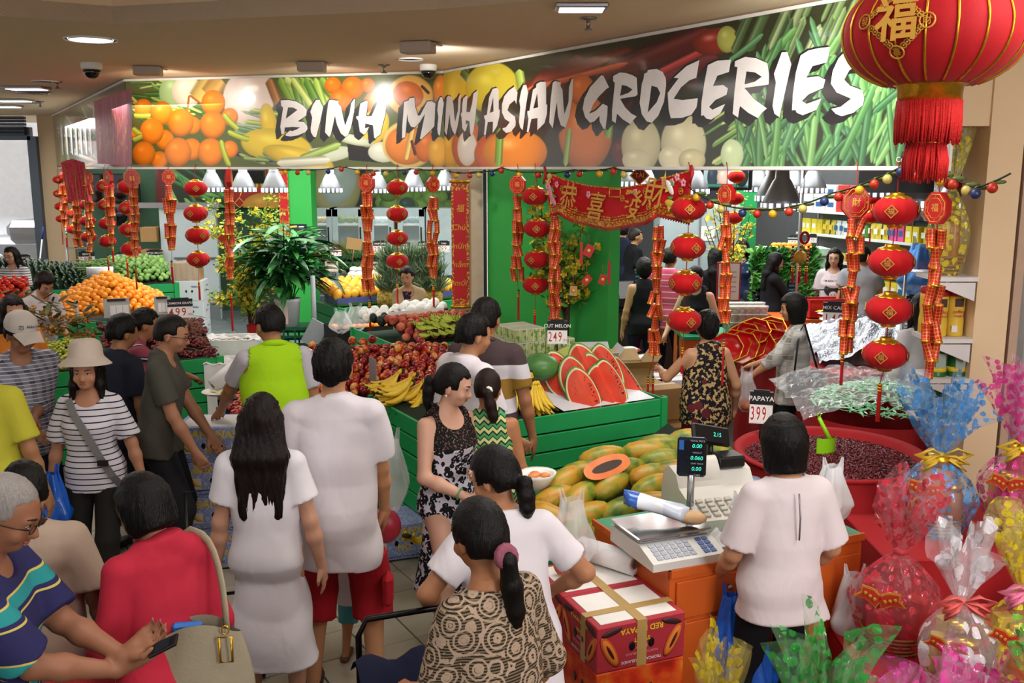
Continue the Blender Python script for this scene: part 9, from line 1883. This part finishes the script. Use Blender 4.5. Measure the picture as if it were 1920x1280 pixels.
P=pp('woman in white T-shirt with black shoulder strap bending over the fruit',62,500,1.62,-128,vox=N3,seed=19,skin='b4805f',lean=16,turn=(0,32),top=dict(mat=cloth('pale_tee','c8bcc0'),hem=.8,sleeve=.9),bot=dict(mat=BK2),hair=('curly','241512',{'vol':.7}),L=(.12,.36,.98),R=(.15,.36,.98))
T=P['T'];MB().tube([T((-.10,.06,1.42)),T((-.02,.135,1.3)),T((.10,.14,1.1)),T((.18,.08,.95))],.014,5,flat=.4).obj('bag_strap',BLACK,P['root'])
P=pp('woman with glasses and shoulder-length black hair picking tomatoes at the left edge',22,462,1.60,172,vox=N3,seed=20,skin='c08f72',turn=(0,10),top=dict(mat=STRK,hem=.8,sleeve=.8),bot=dict(mat=BK2),hair=('long','16100e',{'len':.05}),R=(.30,.32,1.05),L=(.2,.3,1.0));glasses(P)
pp('man in yellow T-shirt cut off by the left edge of the picture',-52,640,1.72,6,Y=4.95,sex='m',vox=N2_,seed=21,girth=1.1,skin='a57450',top=dict(mat=cloth('yellow_tee','c2bc3c'),hem=.8,sleeve=.8,fold=.006),bot=dict(mat=BK2),hair=('short','14100e'),R=(.30,.03,.8))
P=pp('boy in beige polo shirt with brown trim beside the grey-haired man',40,852,1.52,14,Y=3.42,sex='m',vox=N2_,seed=22,skin='6a4430',turn=(25,10),top=dict(mat=cloth('beige_polo','b09a88'),hem=.78,sleeve=.85,drop=1.08),bot=dict(mat=cloth('olive','3a3a30')),hair=('short','0f0b0a',{'vol':1.2}),R=(.28,.04,.86))
MB().tube([V3(P['T']((.066*cos(a),-.018+.062*sin(a),1.45-.02*sin(a))))for a in np.linspace(0,6.28,17)[:-1]],.018,6,closed=1).obj('collar',cloth('trim_brown','3c2420'),P['root'])
P=pp('grey-haired man with spectacles in teal and navy striped T-shirt using a phone',28,868,1.72,-80,Y=2.72,dx=-.17,sex='m',vox=N1,seed=23,girth=1.12,skin='96644a',turn=(-2,24),lean=6,top=dict(mat=TEAL,hem=.80,sleeve=.9,fold=.005),bot=dict(mat=cloth('grey_trousers','4c4c54'),waist=.90),hair=('crop','8f8985',{'vol':.9}),R=(.03,.40,1.05,(.6,-.5,-.7)),L=(-.02,.42,1.09,(.4,-.3,-.8)),hands=(.35,.3),palm={'R':(-.8,.1,.5),'L':(.7,-.3,.6)},wrist_d={'R':(-.25,.9,.35),'L':(-.1,.85,.55)});glasses(P)
MB().tube([V3((.185*P['s']*cos(a),.135*P['s']*sin(a)-.006,.92*P['s']))for a in np.linspace(0,6.28,25)[:-1]],.018,6,closed=1,flat=.5).obj('belt',mat('belt_brown','4a2414',.5),P['root'])
wp=P['root'].matrix_basis@(P['arms']['L'][2]+V3((.045,.13,.045)));e=E_('phone',wp,radians(-80),'small black mobile phone in the hands of the grey-haired man','phone');MB().box((0,0,0),(.05,.10,.012),bev=.004).obj('case',BLACK,e,None,(.5,.3,0));MB().box((0,0,.0068),(.04,.05,.002)).obj('screen',mat('phone_screen','1c2430',.1),e,None,(.5,.3,0))
CORAL=stripes('coral_knit',[(0,'b8283c'),(.5,'b32338')],.012)
P=pp('woman in coral red cardigan with a beige handbag on her shoulder',268,897,1.57,40,dx=.05,vox=N1,seed=24,girth=1.0,skin='a87358',turn=(22,24),lean=8,top=dict(mat=cloth('coral_cardigan','b5283c'),hem=.72,sleeve=1.8,wide=.006,neck=.07,fold=.008),bot=dict(mat=NV),hair=('bob','0e0b0b',{'len':.02,'vol':.8}),R=(.23,.06,.80),L=(.16,.22,.95))
rt_=P['root'];BEI=mat('bag_beige','9c9078',.6,var=.05,bump=.15,bs=120);e=E_('handbag',rt_.matrix_basis@V3((.13,-.19,.56))+V3((-.09,.0,.11)),radians(40-30),'slouchy beige leather handbag with gold buckle on the coral cardigan shoulder','handbag')
def bagf(u,v):
 a=u*2*PI;wv=1+.05*sin(4*a+2*v)+.03*sin(7*a-v*5);t=v;return((.175-.05*t+.02*sin(PI*t))*cos(a)*wv,(.085-.045*t)*sin(a)*wv,.36*t+.05*t*abs(cos(a))**2*-1*(1 if t>.6 else t)+.06*t*t)
m=MB();m.grid(bagf,44,18,wrapu=1);m.lathe([(.001,.0),(.11,.0),(.16,.012)],24,M=Matrix.Diagonal((1,.5,1,1)));m.obj('body',BEI,e)
sh=rt_.matrix_basis@P['arms']['R'][0];loc_=MR(-radians(10),4,'Z')@(sh-e.location);loc_=V3(loc_)
m=MB();top_=loc_+V3((0,0,.075));m.tube(bz((-.09,.0,.36),top_+V3((-.08,.10,.03)),top_,7)+bz(top_,top_+V3((.10,-.10,.02)),(.09,-.01,.37),7)[1:],.016,7,flat=.45);m.obj('strap',BEI,e)
m=MB();[m.tube([V3((.09,-.062,.335))+V3(q)for q in((-.02,0,-.045),(.02,0,-.045),(.02,0,.045),(-.02,0,.045))],.005,5,closed=1)];m.tube([V3((.09+.012*cos(a),-.05,.40+.016*sin(a)))for a in np.linspace(0,6.28,9)[:-1]],.003,5,closed=1);m.obj('buckle',GOLD,e);MB().box((-.04,0,.37),(.10,.03,.09),bev=.01).obj('blue_pouch',mat('pouch_blue','2a6cc0',.5),e)
pp('small child with black hair in magenta top in front of the coral cardigan',228,1085,1.05,-70,vox=N2_,seed=25,child=1.35,skin='9a6a4c',turn=(0,10),top=dict(mat=cloth('magenta','a82a8c'),hem=.8,sleeve=.6,wide=.03),bot=dict(mat=NV),hair=('short','0e0b0a'),shoes='6a3a5a')
# --- front right
P=pp('woman with black ponytail in plain white T-shirt leaning at the papaya boxes',958,842,1.58,18,Y=3.36,vox=N1,seed=26,girth=1.1,skin='b07a58',turn=(38,20),lean=10,top=dict(mat=WT,hem=.72,sleeve=.72,fold=.007),bot=dict(mat=cloth('white_trousers','c4c0c8')),hair=('tail','0e0b0b',{'len':.2,'z':.05,'vol':1.6}),L=(.26,.22,1.0,(.8,-.5,-.4)),R=(.26,.22,1.0,(.8,-.5,-.4)))
P=pp('woman with long ponytail in beige and black lace top at the bottom of the picture',930,950,1.60,42,vox=N1,seed=27,girth=1.06,skin='a36c48',turn=(-8,14),lean=5,top=dict(mat=LACE,hem=.70,sleeve=1.2,wide=.02,drop=1.05,neck=.10,dip=(0,.0,1.475)),bot=dict(mat=BK2),hair=('tail','100c0b',{'len':.34,'z':.03,'dx':.03,'vol':1.5}),R=(.26,.14,.88),L=(.15,.3,1.0))
MB().tube([P['hp']((.012+.026*cos(a),-.125,.02+.026*sin(a)))for a in np.linspace(0,6.28,13)[:-1]],.018,6,closed=1).obj('scrunchie',mat('scrunchie_pink','8a4a5c',.8,var=.3,vs=80),P['root'])
P=pp('saleswoman from behind in pale blouse with black bobbed hair at the weighing counter',1478,783,1.60,12,vox=N1,seed=28,skin='b5825f',turn=(4,10),top=dict(mat=cloth('pale_blouse','d2c6c8'),hem=.80,sleeve=.88,wide=.022,drop=1.04,flare=1.12,neck=.085,dip=(0,.01,1.475),fold=.006),bot=dict(mat=BK2),hair=('bob','0c0a0a',{'len':.045,'vol':.95}),L=(.20,.20,.92,(.5,-.8,-.5)),R=(.21,.16,.92,(.5,-.8,-.5)))
T=P['T'];MB().tube([T((.0,-.128,1.40)),T((.0,-.150,1.30)),T((.0,-.150,1.20))],.004,5).obj('back_zip',mat('zip_grey','8a868a',.4,metal=.5),P['root'])
# --- in the shop front
pp('woman with short curly black hair in black and gold patterned vest, arm on a carton',1328,585,1.56,12,vox=N2_,seed=30,girth=1.12,skin='b98a68',turn=(0,4),top=dict(mat=FLO,hem=.80,sleeve=0,drop=1.06,neck=.06,dip=(0,.05,1.47),arm=.085),bot=dict(mat=cloth('red_trousers','8c1820')),hair=('curly','171413',{'vol':.6}),Lw=(1238,692,7.25,(.5,-.5,-.6)),R=(.30,.08,.88),palm={'L':(0,0,-1)},hands=(.2,.5))
P=pp('woman in checked shirt with black shoulder bag walking left past the sweets table',1494,553,1.58,78,vox=N2_,seed=31,skin='b8845f',turn=(0,6),top=dict(mat=plaid('c9c4bc','857c6c','a8b4bc',42,'beige_check'),hem=.74,sleeve=1.45,drop=1.08,flare=1.05),bot=dict(mat=BK2),hair=('bob','15100f',{'len':.05,'vol':1.5}),L=(.10,.36,.98),R=(.06,.34,1.05))
e=E_('shoulder_bag',P['root'].location+V3((.03,-.26,.80)),radians(8),'black leather shoulder bag of the woman in the checked shirt','handbag');MB().box((0,0,.10),(.32,.09,.20),bev=.03).obj('body',mat('bag_black','141416',.45),e);MB().tube([(-.10,0,.19),(-.03,.10,.50),(.03,.14,.56),(.10,0,.19)],.014,6,flat=.5).obj('strap',mat('bag_black','',.45),e);MB().box((-.03,-.047,.14),(.035,.006,.03)).obj('clasp',GOLD,e)
PB('carrier_bag',P['root'].location+V3((-.40,-.08,.62)),.20,.34,'thin carrier bag of apples carried by the woman in checked shirt',PLAS,51)
for k in range(4):o=mobj('peach',M_PE[0],None,None,P['root'].location+V3((-.40+.05*(k%2),-.10+.06*(k//2),.68)));tag(o,'pale apple in the carrier bag of the woman in the checked shirt','apple','apples in the carrier bag');o.name='apple'
pp('woman from behind in loose white top behind the rightmost firecrackers',1735,545,1.66,10,Y=7.25,vox=N2_,seed=32,skin='c08f70',top=dict(mat=WT,hem=.80,sleeve=1.3,drop=1.1,neck=.10,dip=(0,-.01,1.47)),bot=dict(mat=NV),hair=('long','241310',{'len':.03}))
P=pp('elderly woman in tan jacket reading a slip behind the wrapped pears',765,499,1.52,178,vox=N3,seed=33,skin='a97c5c',turn=(-10,16),top=dict(mat=cloth('tan_jacket','9c8a66'),hem=.72,sleeve=1.75,wide=.014,neck=.085,dip=(0,.10,1.40)),bot=dict(mat=BK2),hair=('short','1a1513',{'vol':1.5}),R=(.08,.28,1.0),L=(-.02,.30,1.02))
MB().grid(lambda u,v:V3(P['T'](((u-.5)*.12*(1-v*.7),.128-.01*v,1.40-.20*v))),6,6).obj('floral_blouse',pat('dark_floral',lambda nt:mixc(nt,mn(nt,'GREATER_THAN',nd(nt,NZ,{'Vector':tco(nt),'Scale':50.}).outputs[0],.62),'1c1a2c','b8607c'),.7),P['root'])
MB().box(V3((.02,.36,1.03))*P['s'],(.10,.07,.004)).obj('paper_slip',WHITE,P['root'])
# --- deeper in the shop
P=pp('man with shaved head and sunglasses pushed up, in black T-shirt by the tills',1190,428,1.74,-75,sex='m',vox=N3,seed=34,skin='b8865f',top=dict(mat=BK2,hem=.8,sleeve=.7),bot=dict(mat=BK2),hair=('crop','3a2c26',{'vol':1.}))
m=MB();[m.ball(P['hp']((s_*.035,.075,.15)),.026,10,6,squash=(1,.5,.7))for s_ in(-1,1)];m.tube([P['hp']((-.085,0,.13)),P['hp']((-.05,.07,.15)),P['hp']((.05,.07,.15)),P['hp']((.085,0,.13))],.004,5);m.obj('sunglasses',mat('lens_black','08080a',.1),P['root'])
kw=dict(vox=N3)
pp('person in navy top with black hair seen from behind, past the man with sunglasses',1168,428,1.76,0,Y=15.0,sex='m',seed=35,top=dict(mat=NV,hem=.8),bot=dict(mat=BK2),**kw)
pp('woman from behind in a black top with crossed straps and curly hair',1208,486,1.60,4,seed=36,skin='b98a68',top=dict(mat=BK2,hem=.8,sleeve=0,fit=1,arm=.09),bot=dict(mat=cloth('purple_skirt','2c2244')),hair=('curly','120e0d',{'vol':.8}),**kw)
pp('man in pink striped polo shirt seen from behind at the checkout',1256,464,1.72,-25,sex='m',seed=37,girth=1.1,skin='a06c48',top=dict(mat=PINKP,hem=.8,sleeve=.75),bot=dict(mat=NV),hair=('short','14100e',{'vol':.8}),**kw)
pp('woman in black sleeveless top looking down, behind the lanterns at the checkout',1308,496,1.62,150,seed=38,skin='c49a7c',turn=(0,25),top=dict(mat=BK2,hem=.8,sleeve=0,fit=1),bot=dict(mat=BK2),hair=('tail','120e0d',{}),L=(.25,.22,.95),R=(.25,.25,.95),**kw)
pp('woman from behind with long straight black hair in black clothes at the checkout',1342,466,1.66,10,seed=39,skin='c49a7c',top=dict(mat=BK2,hem=.75,sleeve=1.6,fit=1),bot=dict(mat=BK2),hair=('long','0c0a0a',{'len':.42,'w':.10,'front':0}),**kw)
pp('smiling cashier with long black hair in navy sleeveless top',1392,448,1.66,168,seed=40,skin='b07c58',turn=(0,10),top=dict(mat=cloth('navy_tank','1c2c50'),hem=.8,sleeve=0,fit=1),bot=dict(mat=BK2),hair=('long','0e0b0b',{'len':.18}),R=(.12,.28,1.05),L=(.2,.28,1.0),**kw)
P=pp('cashier in black with long wavy hair and glasses, in profile facing right',1450,474,1.58,-85,seed=41,skin='c09070',turn=(0,14),top=dict(mat=BK2,hem=.75,sleeve=1.6),bot=dict(mat=BK2),hair=('long','0e0b0b',{'len':.2,'w':.08}),R=(.15,.36,.98),**kw);glasses(P)
pp('man in black T-shirt seen from behind at the very back of the shop',1445,404,1.72,5,Y=17.6,sex='m',seed=42,skin='b07c58',top=dict(mat=BK2,hem=.75),bot=dict(mat=BK2),hair=('short','100c0b'),**kw)
P=pp('girl in glasses with printed white T-shirt of a face with an afro',1566,466,1.62,160,seed=43,skin='c49a7e',turn=(-6,4),top=dict(mat=cloth('tee_offwhite','d2c8cc'),hem=.78,sleeve=.75),bot=dict(mat=NV),hair=('long','120d0c',{'len':.14}),**kw);glasses(P)
fm=fmx(P['T']((0,.142,1.16)),(0,1,.08));rt=P['root'];MB().ball((0,0,0),.10,18,6,M=fm@MT((0,.02,0)),squash=(1,.82,.09)).obj('print_hair',mat('print_dark','2c2826',.7),rt);MB().ball((0,0,0),.055,14,6,M=fm@MT((.01,-.05,.006)),squash=(.9,1,.1)).obj('print_face',mat('print_pale','c4b8b6',.7),rt)
for s_ in(-1,1):MB().ball((0,0,0),.008,8,4,M=fm@MT((.01+s_*.02,-.045,.012)),squash=(1,.8,.2)).obj('print_eye',PBLK,rt)
text("I'M BEAUTIFUL",.034,mat('print_maroon','6a2030',.6),rt,fm@MT((0,.125,.0)),bold=.02)
pp('man in grey T-shirt with navy sleeves seen from behind beside the printed T-shirt',1618,466,1.72,-30,Y=11.0,sex='m',seed=44,skin='b07c58',top=dict(mat=cloth('grey_marl','8a8c92'),hem=.78,sleeve=.5),bot=dict(mat=NV),hair=('short','14100e'),R=(.2,.3,.9),**kw)
# navy shopping trolley of the woman in the lace top
e=E_('shopping_trolley',V(786,1240,3.12),.35,'navy shopping trolley bag on a black wire frame beside the lace top','trolley');e.location.z=0;NVB=cloth('navy_canvas','191c34')
m=MB();m.grid(lambda u,v:((.17+.02*sin(5*u*6.28)*v)*cos(u*6.283)*(1.0+.12*v),.14*sin(u*6.283)*(1+.1*v),.16+.62*v+.03*sin(u*19)*v),40,10,wrapu=1);m.lathe([(.001,.16),(.12,.16),(.16,.17)],20);m.obj('canvas_bag',NVB,e);m=MB();m.grid(lambda u,v:((u-.5)*.42,-.05+.24*v,.80+.09*sin(PI*v)+.02*sin(u*14)),14,8);m.obj('flap',NVB,e)
BLM=mat('black_tube','0d0d0f',.3,metal=.4)
MB().tube([(-.18,.17,.05),(-.18,.17,.94),(-.15,.17,1.0),(.15,.17,1.0),(.18,.17,.94),(.18,.17,.05)],.012,8).obj('handle_frame',BLM,e);MB().tube(bz((-.20,-.02,.80),(-.32,-.06,.46),(-.17,-.1,.42),10),.014,6,flat=.35).obj('leather_strap',mat('strap_brown','4c2014',.5),e)
for s_ in(-.19,.19):MB().lathe([(.02,-.015),(.075,-.015),(.08,0),(.075,.015),(.02,.015)],20,M=MT((s_,.17,.08))@MR(PI/2,4,'Y')).obj('wheel',BLACK,e)
MB().tube([(-.18,.17,.14),(-.16,-.15,.12),(.16,-.15,.12),(.18,.17,.14)],.008,6).obj('wire_base',BLM,e);m=MB();[m.tube([(x,.16,.14+.5*0),(x,.165,.80)],.004,4)for x in np.linspace(-.15,.15,5)];[m.tube([(-.17,.168,z),(.17,.168,z)],.004,4)for z in(.25,.40,.55,.7)];m.obj('wire_grid',BLM,e,kind='stuff')
# second trolley low between the white dress and the red shorts, red box at the lower left, clear bag of the red-shorts man
e=E_('wire_trolley',V3((-1.42,4.40,0)),.3,'folding black wire trolley on the floor beside the white dress','trolley');m=MB();[m.tube([(x,-.15,.08),(x,-.15,.62),(x,.15,.62),(x,.15,.08),(x,-.15,.08)],.005,5)for x in np.linspace(-.16,.16,5)];[m.tube([(-.16,y,z),(.16,y,z)],.005,5)for y in(-.15,.15)for z in(.10,.22,.34,.48,.62)];m.obj('wire_basket',BLM,e,kind='stuff');MB().tube([(-.15,.15,.1),(-.15,.2,1.02),(.15,.2,1.02),(.15,.15,.1)],.010,7).obj('handle',BLM,e)
for s_ in(-.18,.18):MB().lathe([(.02,-.012),(.06,-.012),(.06,.012),(.02,.012)],18,M=MT((s_,.15,.06))@MR(PI/2,4,'Y')).obj('wheel',BLACK,e)
for k in range(2):printed_box('papaya_box',V(112,1240,2.95)*1,(.34,.42,.2),.45,'red papaya carton at the lower left beside the grey-haired man, '+('lower','upper')[k]+' one',mat('carton_red','a01c22',.6),None,[],None,papart).location.z=.20*k+.42
sbox('crate_stand',(0,0,0),(.32,.40,.42),BLKC,None,None);o=bpy.data.objects['crate_stand'];o.location=V(112,1240,2.95);o.location.z=.21;o.rotation_euler=(0,0,.45);tag(o,'dark crate under the red papaya cartons at the lower left','crate')
PB('carrier_bag',V(735,960,5.0),.20,.42,'thin carrier bag with red fruit carried beside the leopard dress',PLAS,61);o=bpy.data.objects['carrier_bag.004']if 'carrier_bag.004' in bpy.data.objects else None
MB().ball((0,0,0),.09,14,9,squash=(1,.8,1.1)).obj('red_bag_content',mat('red_sheer','b8283a',.4,alpha=.8),None,V(722,985,4.98),label='red bag of fruit inside the thin carrier bag beside the leopard dress',cat='bag')
